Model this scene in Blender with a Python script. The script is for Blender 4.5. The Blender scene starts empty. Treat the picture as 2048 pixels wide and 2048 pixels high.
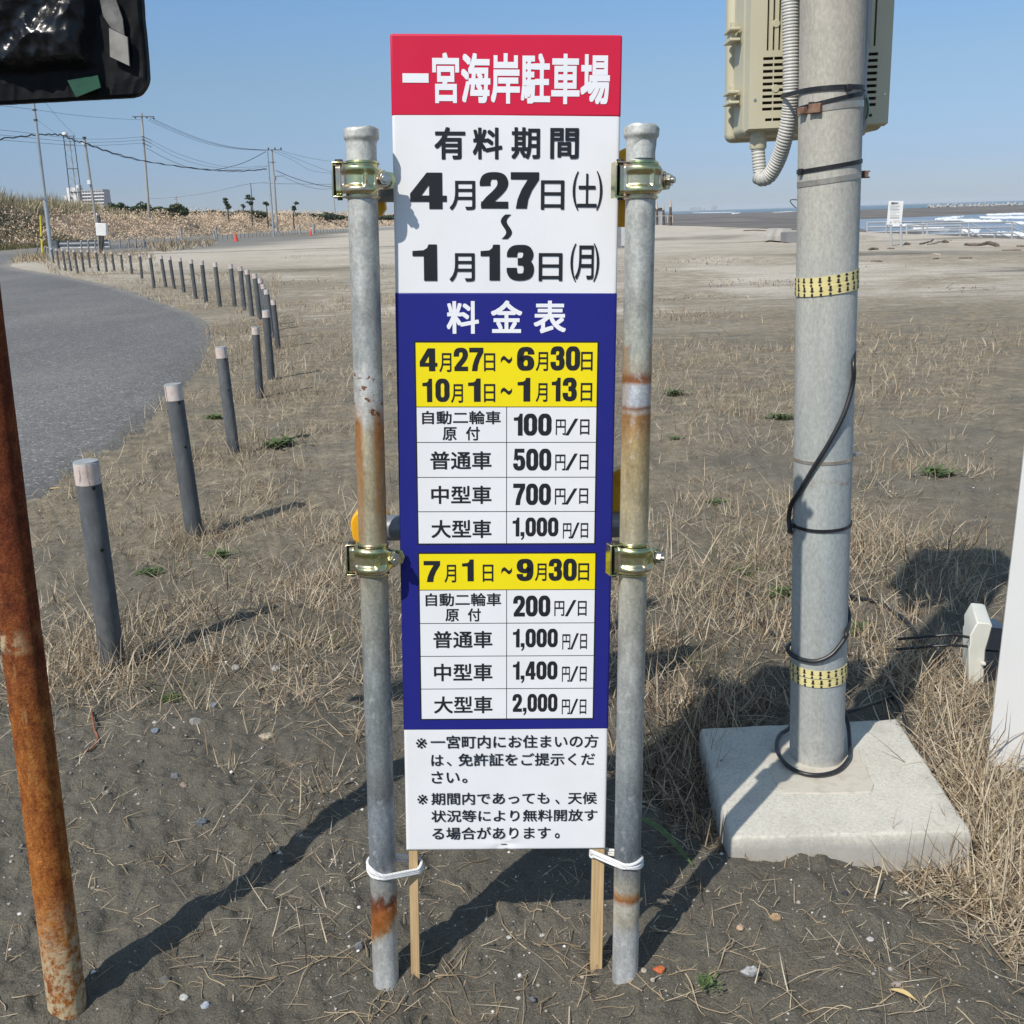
import bpy, math, random
import numpy as np
from mathutils import Vector, Matrix

random.seed(7)
rng = np.random.default_rng(11)
SC = bpy.context.scene
COL = SC.collection
R = math.radians

# ------------------------------------------------------------------ camera
F_PX, CAM_H, ROLL = 2090.0, 1.40, math.atan(0.0314)
PITCH = math.atan(592 * math.cos(ROLL) / F_PX)
cr, sr, cp, sp = math.cos(ROLL), math.sin(ROLL), math.cos(PITCH), math.sin(PITCH)
fwd = Vector((0, cp, -sp)); upv = Vector((0, sp, cp)); rgt = Vector((1, 0, 0))
cx = rgt * cr - upv * sr
cy = rgt * sr + upv * cr
cam_d = bpy.data.cameras.new('camera'); cam = bpy.data.objects.new('camera', cam_d); COL.objects.link(cam)
M = Matrix.Identity(4)
for i in range(3):
    M[i][0] = cx[i]; M[i][1] = cy[i]; M[i][2] = -fwd[i]
M[2][3] = CAM_H
cam.matrix_world = M
cam_d.sensor_width = 36; cam_d.lens = 36 * F_PX / 2048
cam_d.clip_start = 0.05; cam_d.clip_end = 30000
SC.camera = cam

# ------------------------------------------------------------------ sky, sun, exposure
SUN_AZ, SUN_EL = R(218), R(47.5)         # azimuth from +Y towards +X of where the sun stands
w = bpy.data.worlds.new('World'); SC.world = w; w.use_nodes = True
nt = w.node_tree
bg = nt.nodes['Background']
sky = nt.nodes.new('ShaderNodeTexSky'); sky.sky_type = 'NISHITA'; sky.sun_disc = False
sky.sun_elevation = SUN_EL; sky.sun_rotation = SUN_AZ
sky.altitude = 0; sky.air_density = 1.0; sky.dust_density = 0.15; sky.ozone_density = 3.0
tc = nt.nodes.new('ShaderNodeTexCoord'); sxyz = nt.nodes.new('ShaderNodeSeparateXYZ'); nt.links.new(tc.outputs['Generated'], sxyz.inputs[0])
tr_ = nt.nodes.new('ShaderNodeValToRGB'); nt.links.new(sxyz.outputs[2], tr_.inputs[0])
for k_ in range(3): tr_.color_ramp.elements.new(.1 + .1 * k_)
for e_, (p_, c_) in zip(tr_.color_ramp.elements, ((0.0, (.325, .40, .62, 1)), (.04, (.355, .42, .63, 1)), (.115, (.505, .55, .62, 1)), (.19, (.56, .665, .77, 1)), (.42, (1.42, 1.24, .98, 1)))): e_.position = p_; e_.color = c_  # sky above the view warmed and brightened, added fill for the shadows
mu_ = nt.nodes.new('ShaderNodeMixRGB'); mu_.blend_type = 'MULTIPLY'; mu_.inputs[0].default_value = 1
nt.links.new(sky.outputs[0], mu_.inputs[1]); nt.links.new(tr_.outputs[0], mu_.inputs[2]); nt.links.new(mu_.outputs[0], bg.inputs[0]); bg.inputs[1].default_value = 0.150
sd = bpy.data.lights.new('sun', 'SUN'); sd.energy = 4.4; sd.angle = R(0.5); sd.color = (1.0, 0.945, 0.86)
sun = bpy.data.objects.new('sun', sd); COL.objects.link(sun)
sdir = Vector((math.sin(SUN_AZ) * math.cos(SUN_EL), math.cos(SUN_AZ) * math.cos(SUN_EL), math.sin(SUN_EL)))
sun.rotation_euler = sdir.to_track_quat('Z', 'Y').to_euler()
sun.location = (-5, -8, 10)
SC.view_settings.view_transform = 'Standard'; SC.view_settings.look = 'None'
SC.view_settings.exposure = 0.0; SC.view_settings.gamma = 1.0
SC.cycles.use_denoising = True
SC.cycles.max_bounces = 8; SC.cycles.transparent_max_bounces = 16
SC.cycles.volume_bounces = 0

# ------------------------------------------------------------------ pixel of the photograph -> point in the place
def ray(px, py):
    u = (px - 1024) / F_PX; v = -(py - 1024) / F_PX
    a = u * cr + v * sr; b = -u * sr + v * cr
    return Vector((a, cp + b * sp, -sp + b * cp))
def P(px, py, z=0.0):
    d = ray(px, py); t = (z - CAM_H) / d.z
    return Vector((d.x * t, d.y * t, z))
def at(px, py, Y):
    d = ray(px, py); t = Y / d.y
    return Vector((d.x * t, Y, CAM_H + d.z * t))

# ------------------------------------------------------------------ object helpers
def tag(o, label=None, cat=None, group=None, kind=None):
    if label: o['label'] = label
    if cat: o['category'] = cat
    if group: o['group'] = group
    if kind: o['kind'] = kind
    return o
def thing(name, label, cat, loc=(0, 0, 0), group=None):
    o = bpy.data.objects.new(name, None); COL.objects.link(o); o.location = loc
    o.empty_display_size = 0.1
    return tag(o, label, cat, group)
def root_of(o):
    while o.parent: o = o.parent
    return o
class MB:
    def __init__(s): s.v = []; s.f = []
    def add(s, vs, fs):
        n = len(s.v); s.v += [tuple(x) for x in vs]; s.f += [tuple(i + n for i in f) for f in fs]; return s
    def box(s, c, d, rot=None):
        c = Vector(c); h = Vector(d) / 2
        vs = [Vector((x * h.x, y * h.y, z * h.z)) for x in (-1, 1) for y in (-1, 1) for z in (-1, 1)]
        if rot is not None: vs = [rot @ q for q in vs]
        return s.add([c + q for q in vs], [(0, 1, 3, 2), (4, 6, 7, 5), (0, 4, 5, 1), (2, 3, 7, 6), (0, 2, 6, 4), (1, 5, 7, 3)])
    def cyl(s, p0, p1, r0, r1=None, n=24, caps=True):
        r1 = r0 if r1 is None else r1
        p0 = Vector(p0); p1 = Vector(p1)
        q = (p1 - p0).to_track_quat('Z', 'Y').to_matrix()
        vs = []
        for p, r in ((p0, r0), (p1, r1)):
            for i in range(n):
                t = 2 * math.pi * i / n
                vs.append(p + q @ Vector((r * math.cos(t), r * math.sin(t), 0)))
        fs = [(i, (i + 1) % n, n + (i + 1) % n, n + i) for i in range(n)]
        if caps: fs += [tuple(range(n - 1, -1, -1)), tuple(range(n, 2 * n))]
        return s.add(vs, fs)
    def tube(s, pts, r, n=8, caps=True):
        pts = [Vector(p) for p in pts]; m = len(pts)
        rs = r if isinstance(r, (list, tuple)) else [r] * m
        vs = []; prev = None
        for i, p in enumerate(pts):
            t = (pts[min(i + 1, m - 1)] - pts[max(i - 1, 0)]).normalized()
            if prev is None:
                a = Vector((0, 0, 1)) if abs(t.z) < 0.9 else Vector((1, 0, 0))
                nrm = t.cross(a).normalized()
            else:
                nrm = (prev - t * prev.dot(t)).normalized()
            prev = nrm; b = t.cross(nrm)
            for k in range(n):
                an = 2 * math.pi * k / n
                vs.append(p + (nrm * math.cos(an) + b * math.sin(an)) * rs[i])
        fs = [(i * n + k, i * n + (k + 1) % n, (i + 1) * n + (k + 1) % n, (i + 1) * n + k) for i in range(m - 1) for k in range(n)]
        if caps: fs += [tuple(range(n - 1, -1, -1)), tuple(range((m - 1) * n, m * n))]
        return s.add(vs, fs)
    def loop(s, pts, r, n=8):
        pts = [Vector(p) for p in pts]; m = len(pts)
        vs = []
        for i, p in enumerate(pts):
            t = (pts[(i + 1) % m] - pts[i - 1]).normalized()
            a = Vector((0, 0, 1)) if abs(t.z) < 0.8 else Vector((1, 0, 0))
            nrm = t.cross(a).normalized(); b = t.cross(nrm)
            for k in range(n):
                an = 2 * math.pi * k / n
                vs.append(p + (nrm * math.cos(an) + b * math.sin(an)) * r)
        fs = [(i * n + k, i * n + (k + 1) % n, ((i + 1) % m) * n + (k + 1) % n, ((i + 1) % m) * n + k) for i in range(m) for k in range(n)]
        return s.add(vs, fs)
    def prism(s, poly, y0, y1):
        """outline in x,z extruded along y"""
        n = len(poly)
        vs = [(x, y0, z) for x, z in poly] + [(x, y1, z) for x, z in poly]
        fs = [tuple(range(n)), tuple(range(2 * n - 1, n - 1, -1))] + [(i, n + i, n + (i + 1) % n, (i + 1) % n) for i in range(n)]
        return s.add(vs, fs)
    def lathe(s, prof, c=(0, 0, 0), n=24):
        m = len(prof); vs = []
        for r, z in prof:
            for k in range(n):
                a = 2 * math.pi * k / n
                vs.append((c[0] + r * math.cos(a), c[1] + r * math.sin(a), c[2] + z))
        fs = [(i * n + k, i * n + (k + 1) % n, (i + 1) * n + (k + 1) % n, (i + 1) * n + k) for i in range(m - 1) for k in range(n)]
        fs += [tuple(range(n - 1, -1, -1)), tuple(range((m - 1) * n, m * n))]
        return s.add(vs, fs)
    def map(s, fn): s.v = [tuple(fn(Vector(q))) for q in s.v]; return s
    def build(s, name, mat, parent=None, org=None, smooth=35, bevel=0, seg=2):
        if org is None: org = root_of(parent).location if parent else Vector((0, 0, 0))
        org = Vector(org)
        me = bpy.data.meshes.new(name)
        me.from_pydata([(a - org.x, b - org.y, c - org.z) for a, b, c in s.v], [], s.f)
        if smooth:
            me.shade_smooth(); me.set_sharp_from_angle(angle=R(smooth))
        if mat: me.materials.append(mat)
        o = bpy.data.objects.new(name, me); COL.objects.link(o)
        if parent: o.parent = parent
        else: o.location = org
        if bevel:
            b = o.modifiers.new('bevel', 'BEVEL'); b.width = bevel; b.segments = seg; b.limit_method = 'ANGLE'; b.angle_limit = R(40)
        return o
def npmesh(name, V, Q, mat, parent=None, attrs=None, smooth=False):
    """mesh from arrays: V (n,3), Q (m,k)"""
    V = np.ascontiguousarray(V, dtype=np.float32); Q = np.ascontiguousarray(Q, dtype=np.int32)
    me = bpy.data.meshes.new(name); k = Q.shape[1]
    me.vertices.add(len(V)); me.vertices.foreach_set('co', V.ravel())
    me.loops.add(Q.size); me.loops.foreach_set('vertex_index', Q.ravel())
    me.polygons.add(len(Q)); me.polygons.foreach_set('loop_start', np.arange(0, Q.size, k, dtype=np.int32))
    try: me.polygons.foreach_set('loop_total', np.full(len(Q), k, dtype=np.int32))
    except Exception: pass
    for an, arr in (attrs or {}).items():
        a = me.attributes.new(an, 'FLOAT', 'POINT'); a.data.foreach_set('value', np.ascontiguousarray(arr, dtype=np.float32))
    me.update(calc_edges=True); me.validate()
    if smooth: me.shade_smooth()
    me.materials.append(mat)
    o = bpy.data.objects.new(name, me); COL.objects.link(o)
    if parent: o.parent = parent
    return o
def children(o): return [c for c in COL.objects if c.parent == o]
def copy_tree(o, parent=None, kids=None):
    c = o.copy(); COL.objects.link(c)
    if parent: c.parent = parent
    for ch in (kids[o] if kids else children(o)): copy_tree(ch, c, kids)
    return c
ORD = ['nearest', 'second', 'third', 'fourth', 'fifth', 'sixth', 'seventh', 'eighth', 'ninth', 'tenth', 'eleventh', 'twelfth', 'thirteenth', 'fourteenth', 'fifteenth', 'sixteenth', 'seventeenth', 'eighteenth', 'nineteenth', 'twentieth'] + ['twenty-' + q for q in ('first', 'second', 'third', 'fourth', 'fifth', 'sixth', 'seventh', 'eighth', 'ninth')] + ['thirtieth'] + ['thirty-' + q for q in ('first', 'second', 'third', 'fourth', 'fifth', 'sixth', 'seventh', 'eighth', 'ninth')]

# ------------------------------------------------------------------ noise in numpy
def _hash(ix, iy, s):
    h = (ix.astype(np.int64) * 374761393 + iy.astype(np.int64) * 668265263 + s * 1442695041) & 0xFFFFFFFF
    h = ((h ^ (h >> 13)) * 1274126177) & 0xFFFFFFFF
    return ((h ^ (h >> 16)) & 0xFFFFFF) / float(0xFFFFFF)
def vnoise(x, y, s=0):
    x = np.asarray(x, float); y = np.asarray(y, float)
    ix = np.floor(x); iy = np.floor(y); fx = x - ix; fy = y - iy
    fx = fx * fx * (3 - 2 * fx); fy = fy * fy * (3 - 2 * fy)
    a = _hash(ix, iy, s); b = _hash(ix + 1, iy, s); c = _hash(ix, iy + 1, s); d = _hash(ix + 1, iy + 1, s)
    return (a * (1 - fx) + b * fx) * (1 - fy) + (c * (1 - fx) + d * fx) * fy
def fbm(x, y, s=0, o=4):
    t = 0; a = 0.5; n = 0
    for i in range(o):
        t = t + a * vnoise(x * 2 ** i, y * 2 ** i, s + i * 17); n += a; a *= 0.5
    return t / n
def sstep(a, b, x):
    t = np.clip((x - a) / (b - a), 0, 1); return t * t * (3 - 2 * t)

# ------------------------------------------------------------------ materials
class NT:
    def __init__(s, name):
        s.m = bpy.data.materials.new(name); s.m.use_nodes = True; s.t = s.m.node_tree
        s.b = s.t.nodes['Principled BSDF']; s.out = s.t.nodes['Material Output']
    def n(s, typ, **kw):
        nd = s.t.nodes.new('ShaderNode' + typ)
        for k, v in kw.items():
            if isinstance(k, str) and hasattr(nd, k): setattr(nd, k, v)
        return nd
    def l(s, a, b): s.t.links.new(a, b)
    def coord(s, kind='Object', scale=(1, 1, 1), rot=(0, 0, 0)):
        if kind == 'World': o = s.n('NewGeometry').outputs['Position']
        else: o = s.n('TexCoord').outputs[kind]
        mp = s.n('Mapping'); mp.inputs['Scale'].default_value = scale; mp.inputs['Rotation'].default_value = rot
        s.l(o, mp.inputs[0]); return mp.outputs[0]
    def noise(s, vec, scale, detail=6, rough=0.55, dist=0.0):
        nd = s.n('TexNoise'); nd.inputs['Scale'].default_value = scale; nd.inputs['Detail'].default_value = detail
        nd.inputs['Roughness'].default_value = rough; nd.inputs['Distortion'].default_value = dist
        s.l(vec, nd.inputs['Vector']); return nd.outputs['Fac']
    def ramp(s, fac, stops, interp='LINEAR'):
        nd = s.n('ValToRGB'); e = nd.color_ramp.elements; nd.color_ramp.interpolation = interp
        while len(e) < len(stops): e.new(0.5)
        for k, (p, c) in enumerate(stops):
            e[k].position = p
            e[k].color = (c, c, c, 1) if isinstance(c, (int, float)) else (*c, 1)
        s.l(fac, nd.inputs[0]); return nd.outputs[0]
    def math(s, op, a, b=None, clamp=False):
        nd = s.n('Math'); nd.operation = op; nd.use_clamp = clamp
        for k, q in enumerate((a, b)):
            if q is None: continue
            if isinstance(q, (int, float)): nd.inputs[k].default_value = q
            else: s.l(q, nd.inputs[k])
        return nd.outputs[0]
    def mix(s, fac, a, b, typ='MIX'):
        nd = s.n('MixRGB'); nd.blend_type = typ
        for k, q in enumerate((fac, a, b)):
            if isinstance(q, (int, float)): nd.inputs[k].default_value = q
            elif isinstance(q, tuple): nd.inputs[k].default_value = (*q, 1)
            else: s.l(q, nd.inputs[k])
        return nd.outputs[0]
    def attr(s, name):
        nd = s.n('Attribute'); nd.attribute_name = name; return nd.outputs['Fac']
    def sep(s, vec):
        nd = s.n('SeparateXYZ'); s.l(vec, nd.inputs[0]); return nd.outputs
    def bump(s, h, strength=0.3, dist=0.01, prev=None):
        nd = s.n('Bump'); nd.inputs['Strength'].default_value = strength; nd.inputs['Distance'].default_value = dist
        s.l(h, nd.inputs['Height'])
        if prev is not None: s.l(prev, nd.inputs['Normal'])
        return nd.outputs[0]
    def done(s, col=None, rough=0.6, metal=0.0, normal=None, spec=None):
        b = s.b
        if col is not None:
            if isinstance(col, tuple): b.inputs['Base Color'].default_value = (*col, 1)
            else: s.l(col, b.inputs['Base Color'])
        for nm, q in (('Roughness', rough), ('Metallic', metal)):
            if isinstance(q, (int, float)): b.inputs[nm].default_value = q
            else: s.l(q, b.inputs[nm])
        if normal is not None: s.l(normal, b.inputs['Normal'])
        if spec is not None: b.inputs['Specular IOR Level'].default_value = spec
        return s.m
def pm(name, cols, scale=20, rough=0.6, metal=0.0, bump=0.0, bscale=60, bdist=0.002, coord='Object', stretch=(1, 1, 1), spec=None, detail=7, dist=0.0):
    """mottled procedural surface: noise through a ramp of colours, fine noise as bump"""
    t = NT(name); v = t.coord(coord, stretch)
    f = t.noise(v, scale, detail, 0.6, dist)
    k = len(cols)
    c = t.ramp(f, [(0.32 + 0.36 * i / max(1, k - 1), q) for i, q in enumerate(cols)])
    nrm = None
    if bump: nrm = t.bump(t.noise(v, bscale, 5, 0.6), bump, bdist)
    rr = t.ramp(t.noise(v, scale * 1.7, 4), [(0.3, max(0.02, rough - 0.1)), (0.7, min(1, rough + 0.1))])
    return t.done(c, rr, metal, nrm, spec)
# ================================================================== GROUND
SEA = -2.6
def xy(px, py, z=0.0):
    q = P(px, py, z); return (q.x, q.y)
ROAD_PX = [(50.7, 1034), (72, 998), (109, 976), (152, 951), (217, 904), (275, 860), (326, 809), (377, 759), (404, 722), (416, 690), (416, 665), (405, 645),
           (380, 629), (326, 609), (254, 583), (181, 565), (109, 549), (43, 540), (14.5, 532.6), (25, 525), (47, 518), (69, 508)]
road_edge = [xy(*q) for q in ROAD_PX]
ROAD = [(-3.4, -6.0), (-2.35, 0.5), (-2.3, 2.6), (-2.33, 3.9)] + road_edge + [(-40, 76), (-60, 80), (-60, -6)]
ROAD2 = [xy(*q) for q in [(205, 499), (300, 492.5), (362, 488), (436, 481.5)]] + [xy(*q) for q in [(436, 478.6), (362, 482.5), (300, 486.5), (205, 491.5)]]
def in_poly(X, Y, poly):
    X = np.asarray(X); Y = np.asarray(Y); r = np.zeros(X.shape, bool); n = len(poly)
    for i in range(n):
        x0, y0 = poly[i]; x1, y1 = poly[(i + 1) % n]
        if y0 == y1: continue
        c = ((y0 > Y) != (y1 > Y)) & (X < (x1 - x0) * (Y - y0) / (y1 - y0) + x0)
        r ^= c
    return r
def d_poly(X, Y, poly):
    """distance to the outline"""
    X = np.asarray(X, float); Y = np.asarray(Y, float); best = np.full(X.shape, 1e9)
    n = len(poly)
    for i in range(n):
        x0, y0 = poly[i]; x1, y1 = poly[(i + 1) % n]
        dx, dy = x1 - x0, y1 - y0; L = max(1e-9, dx * dx + dy * dy)
        t = np.clip(((X - x0) * dx + (Y - y0) * dy) / L, 0, 1)
        best = np.minimum(best, np.hypot(X - x0 - t * dx, Y - y0 - t * dy))
    return best
BK_Y = [0, 88, 117, 150, 225, 400, 1000, 3000, 9000]
BK_X = [-40, -41, -44, -43, -33.6, -27, -15, -10, -10]
BK_H = [3.0, 3.0, 3.1, 2.9, 2.25, 1.8, 1.8, 2.2, 2.2]
def bank_x(Y): return np.interp(Y, BK_Y, BK_X)
def bank_h(X, Y):
    d = bank_x(Y) - X + 2.5 * (vnoise(X * .09, Y * .09, 5) - .5)
    return np.interp(Y, BK_Y, BK_H) * sstep(0, 7, d) * (0.8 + 0.4 * fbm(X * .06, Y * .06, 31, 3))
def edge_x(Y): return np.interp(Y, [-50, 20, 45, 83, 113, 137, 300, 1000, 9000], [21, 21, 19, 18, 16.5, 14, 2, -10, -10])
def shore_parts(X, Y):
    lag_l = np.interp(Y, [-50, 110, 170, 310], [54, 54, 54, 90])
    ybar = 312 + (X - 90) * 0.62 + 14 * (vnoise(X * .03, Y * .01, 9) - .5)
    lag = np.minimum(sstep(0, 14, X - lag_l), sstep(0, 14, ybar - Y))
    xfar = np.interp(Y, [300, 600, 700, 820, 950, 1100, 1500, 2500, 5000, 5500, 9000, 12000], [1500, 600, 450, 387, 290, 240, 220, 330, 620, 1200, 1900, 2600])
    sea = np.minimum(sstep(0, 25, X - xfar), sstep(0, 14, Y - ybar))
    return lag, sea
GAUSS = [(0.50, 1.86, 0.20, 0.046), (0.62, 1.75, 0.30, 0.015), (0.98, 1.92, 0.17, -0.034), (-0.35, 2.6, 0.6, 0.02), (-1.1, 2.2, 0.5, 0.015), (1.3, 2.9, 0.5, 0.02)]
def gz(X, Y, micro=True):
    X = np.asarray(X, float); Y = np.asarray(Y, float)
    r = np.hypot(X, Y)
    z = np.zeros_like(X)
    near = 1 - sstep(25, 60, r)
    z += near * 0.05 * (fbm(X * .5, Y * .5, 3, 3) - .5) * sstep(1.5, 6, r)
    if micro:
        k = 1 - sstep(5, 14, r)
        z += k * (0.030 * (fbm(X * 5, Y * 5, 41, 3) - .5) + 0.027 * (fbm(X * 22, Y * 22, 43, 4) - .5))
        # small trampled dents
        z -= k * 0.010 * sstep(.62, .8, vnoise(X * 14, Y * 14, 47)); z += k * 0.008 * sstep(.66, .86, vnoise(X * 31, Y * 31, 48))
    z -= (1 - sstep(5, 14, r)) * 0.016 * sstep(.60, .80, vnoise(X * 4.6 + .7, Y * 3.4, 49)) if micro else 0
    for gx, gy, s, a in GAUSS: z += a * np.exp(-((X - gx) ** 2 + (Y - gy) ** 2) / (2 * s * s))
    # berm, beach, lagoon, open sea
    s = X - edge_x(Y) - 1.2 * (vnoise(Y * .1, X * 0 + 3, 8) - .5)
    z += -2.15 * sstep(0, 9, s) - 0.18 * sstep(8, 60, s)
    lag, sea = shore_parts(X, Y)
    low = sstep(0, 9, s)
    z += low * (-1.6 * lag - 1.6 * sea)
    z += bank_h(X, Y)
    ir = in_poly(X, Y, ROAD); dr = d_poly(X, Y, ROAD)
    k = np.where(ir, sstep(.12, .35, dr), 0)
    z = z * (1 - k) - 0.03 * k
    k2 = np.where(in_poly(X, Y, ROAD2), sstep(0, .2, d_poly(X, Y, ROAD2)), 0)
    z = z * (1 - k2) - 0.03 * k2
    return z
def gz1(x, y): return float(gz(np.array([x]), np.array([y]))[0])
def G(px, py):
    q = P(px, py, 0.0)
    for _ in range(3): q = P(px, py, gz1(q.x, q.y))
    return q
# polar sheet round the camera, finest where it is nearest
ang = np.radians(np.concatenate([np.linspace(-46, 46, 620), np.linspace(46, 314, 64)[1:-1]]))
rad = np.concatenate([np.linspace(.03, 1.15, 10), np.arange(1.17, 4.2, .0125), 4.2 * 1.0265 ** np.arange(0, 292)])
A_, R_ = np.meshgrid(ang, rad); GX = R_ * np.sin(A_); GY = R_ * np.cos(A_)
GZ = gz(GX, GY)
na, nr = len(ang), len(rad)
idx = np.arange(na * nr).reshape(nr, na)
q = np.stack([idx[:-1], np.roll(idx, -1, 1)[:-1], np.roll(idx, -1, 1)[1:], idx[1:]], -1).reshape(-1, 4)[:, ::-1]
# what the ground is made of, as zones: pale dry sand, dark wet beach, vegetation litter, grey gravel
fx, fy = GX.ravel(), GY.ravel(); fr = np.hypot(fx, fy)
bands = fbm(fx * .10 + 5 * fbm(fx * .03, fy * .05, 2, 2), fy * .32, 21, 4)
pale = sstep(9.5, 17, fy + 6 * (fbm(fx * .25, fy * .25, 22, 3) - .5) - 1.2 * np.clip(-fx - 1, 0, 6)) * np.clip(0.55 + 1.9 * (bands - .36), .15, 1.1) * (1 - .55 * sstep(.5, 3, -fx - 1.2) * (1 - sstep(22, 34, fy)))
pale *= 1 - 0.75 * sstep(55, 75, fy) * sstep(14, 22, -fx + 0 * fy) * (1 - sstep(150, 200, fy))
pale = np.maximum(pale, sstep(70, 95, fy) * sstep(-9, -2, fx) * .95)
dist_bol = d_poly(fx, fy, road_edge + road_edge[::-1][:1])
shoulder = (1 - sstep(.5, 2.2, dist_bol)) * sstep(9, 16, fy) * sstep(.35, .6, fbm(fx * .4, fy * .4, 29, 3) + .12)
pale = np.maximum(pale, shoulder * .5)
mid = sstep(2.4, 6.5, fy) * (1 - .6 * sstep(-.2, .3, -fx - 60))
grassy = sstep(.36, .58, fbm(fx * .35, fy * .35, 24, 4) + .16 * (1 - sstep(6, 14, fy)) + .22 * (1 - sstep(1, 5, dist_bol)) * sstep(5, 9, fy) + .14 * sstep(1, 3, -fx) * sstep(8, 12, fy) * (1 - sstep(30, 42, fy))) * (1 - sstep(16, 60, fy)) * sstep(3.3, 5, fy)
s_ = fx - edge_x(fy)
wet = sstep(1, 6, s_)
veg = sstep(.3, 1.2, bank_h(fx, fy))
grey = sstep(58, 75, fy) * sstep(12, 19, -fx) * (1 - veg) * sstep(.35, .55, fbm(fx * .05, fy * .03, 61, 3))
t = NT('beach_sand')
pos = t.coord('World')
n1 = t.noise(pos, 1.3, 9, .62); n2 = t.noise(pos, 34, 6, .7); n3 = t.noise(pos, 260, 3, .7)
dark = t.ramp(n1, [(.34, (.098, .089, .070)), (.55, (.158, .143, .113)), (.72, (.225, .203, .160))])
dark = t.mix(t.ramp(n2, [(.35, .55), (.65, 0)]), dark, (.078, .070, .056), 'MIX')
dark = t.mix(.45, dark, t.ramp(n3, [(.3, (.052, .047, .037)), (.7, (.275, .25, .20))]))
vz = t.n('TexVoronoi'); vz.inputs['Scale'].default_value = 85; t.l(pos, vz.inputs['Vector'])
hs = t.n('SeparateColor'); t.l(vz.outputs['Color'], hs.inputs[0])
chip = t.math('MULTIPLY', t.math('LESS_THAN', vz.outputs['Distance'], .17), t.math('GREATER_THAN', hs.outputs[0], .86))
chipc = t.ramp(hs.outputs[1], [(.0, (.62, .60, .55)), (.6, (.38, .35, .30)), (1, (.25, .27, .3))])
dry = t.ramp(t.noise(pos, 3.0, 9, .72), [(.32, (.105, .096, .078)), (.5, (.21, .192, .156)), (.68, (.33, .302, .25))])
dark = t.mix(t.math('MULTIPLY', t.attr('mid'), t.ramp(t.noise(pos, .8, 7, .65), [(.34, .08), (.50, .5), (.62, .95)])), dark, t.mix(.35, dry, t.ramp(n3, [(.3, (.07, .06, .048)), (.7, (.30, .27, .215))])))
dark = t.mix(chip, dark, chipc)
pv = t.coord('World', (.55, 2.2, 1))
pn = t.noise(pv, .9, 10, .7)
palec = t.ramp(pn, [(.33, (.20, .172, .138)), (.44, (.40, .352, .285)), (.56, (.58, .52, .43)), (.72, (.66, .60, .51))])
palec = t.mix(.5, palec, t.ramp(t.noise(pos, 14, 6, .75), [(.34, (.17, .146, .115)), (.46, (.42, .37, .30)), (.62, (.70, .635, .54))]))
pf = t.math('ADD', t.attr('pale'), t.math('MULTIPLY', t.math('SUBTRACT', t.noise(pv, 1.7, 8, .7), .5), 1.1), True)
pf = t.math('MULTIPLY', pf, t.ramp(t.attr('pale'), [(.02, 0), (.2, 1)]))
pf = t.ramp(pf, [(.25, 0), (.62, 1)])
col = t.mix(pf, dark, palec)
gcol = t.ramp(t.noise(pos, 9, 8, .75), [(.3, (.115, .096, .068)), (.5, (.26, .218, .152)), (.7, (.44, .375, .27))])
gf = t.math('MULTIPLY', t.attr('grassy'), t.ramp(t.noise(pos, 2.2, 8, .7), [(.34, 0), (.54, .9)]))
col = t.mix(gf, col, gcol)
col = t.mix(t.math('MULTIPLY', t.attr('grey'), .8), col, t.ramp(t.noise(pv, .5, 8, .7), [(.3, (.15, .145, .13)), (.7, (.27, .262, .24))]))
col = t.mix(t.attr('wet'), col, t.ramp(t.noise(t.coord('World', (.05, .02, 1)), 1.2, 8, .6), [(.3, (.09, .083, .078)), (.55, (.165, .148, .133)), (.75, (.26, .222, .185))]))
col = t.mix(t.attr('veg'), col, t.ramp(t.noise(pos, .7, 8, .7), [(.3, (.24, .18, .125)), (.6, (.46, .35, .25))]))
bm = t.bump(n3, .8, .005); bm = t.bump(n2, .9, .016, bm); bm = t.bump(t.noise(pos, 7, 6, .75), .35, .05, bm)
gm = t.done(col, t.ramp(n2, [(.3, .85), (.7, .98)]), 0, bm, .25)
ground = npmesh('ground', np.stack([fx, fy, GZ.ravel()], -1), q, gm, attrs=dict(mid=mid, pale=pale, wet=wet, veg=veg, grassy=grassy, grey=grey), smooth=True)
tag(ground, kind='structure')

# ================================================================== ROADS
def sheet(name, poly, mat, z, step, wob=0.0, seed=1):
    pts = []
    n = len(poly)
    for i in range(n):
        a = Vector(poly[i]); b = Vector(poly[(i + 1) % n]); d = (b - a).length
        st = step * max(1, (a.length + b.length) / 2 / 6)
        m = min(60, max(1, int(d / st)))
        for k in range(m):
            p = a.lerp(b, k / m); nn = Vector((-(b - a).y, (b - a).x)).normalized()
            wv = wob * (fbm(np.array([p.x * 3.1]), np.array([p.y * 3.1]), seed, 4)[0] - .5) * 2
            pts.append(p + nn * wv)
    mb = MB(); mb.add([(p.x, p.y, z) for p in pts], [tuple(range(len(pts)))])
    o = mb.build(name, mat, smooth=0)
    return tag(o, kind='structure')
t = NT('asphalt'); pos = t.coord('World')
ag = t.ramp(t.noise(pos, 95, 4, .75), [(.30, (.058, .057, .056)), (.5, (.140, .138, .136)), (.68, (.36, .355, .35))])
vz = t.n('TexVoronoi'); vz.inputs['Scale'].default_value = 75; t.l(pos, vz.inputs['Vector'])
ag = t.mix(.55, ag, t.ramp(t.sep(vz.outputs['Color'])[0], [(.1, (.075, .074, .073)), (.6, (.155, .153, .15)), (.93, (.24, .237, .233)), (.97, (.56, .55, .535))]))
mid = t.ramp(t.noise(pos, 9, 6, .75), [(.3, .80), (.7, 1.2)]); ag = t.mix(1, ag, mid, 'MULTIPLY')
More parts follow.
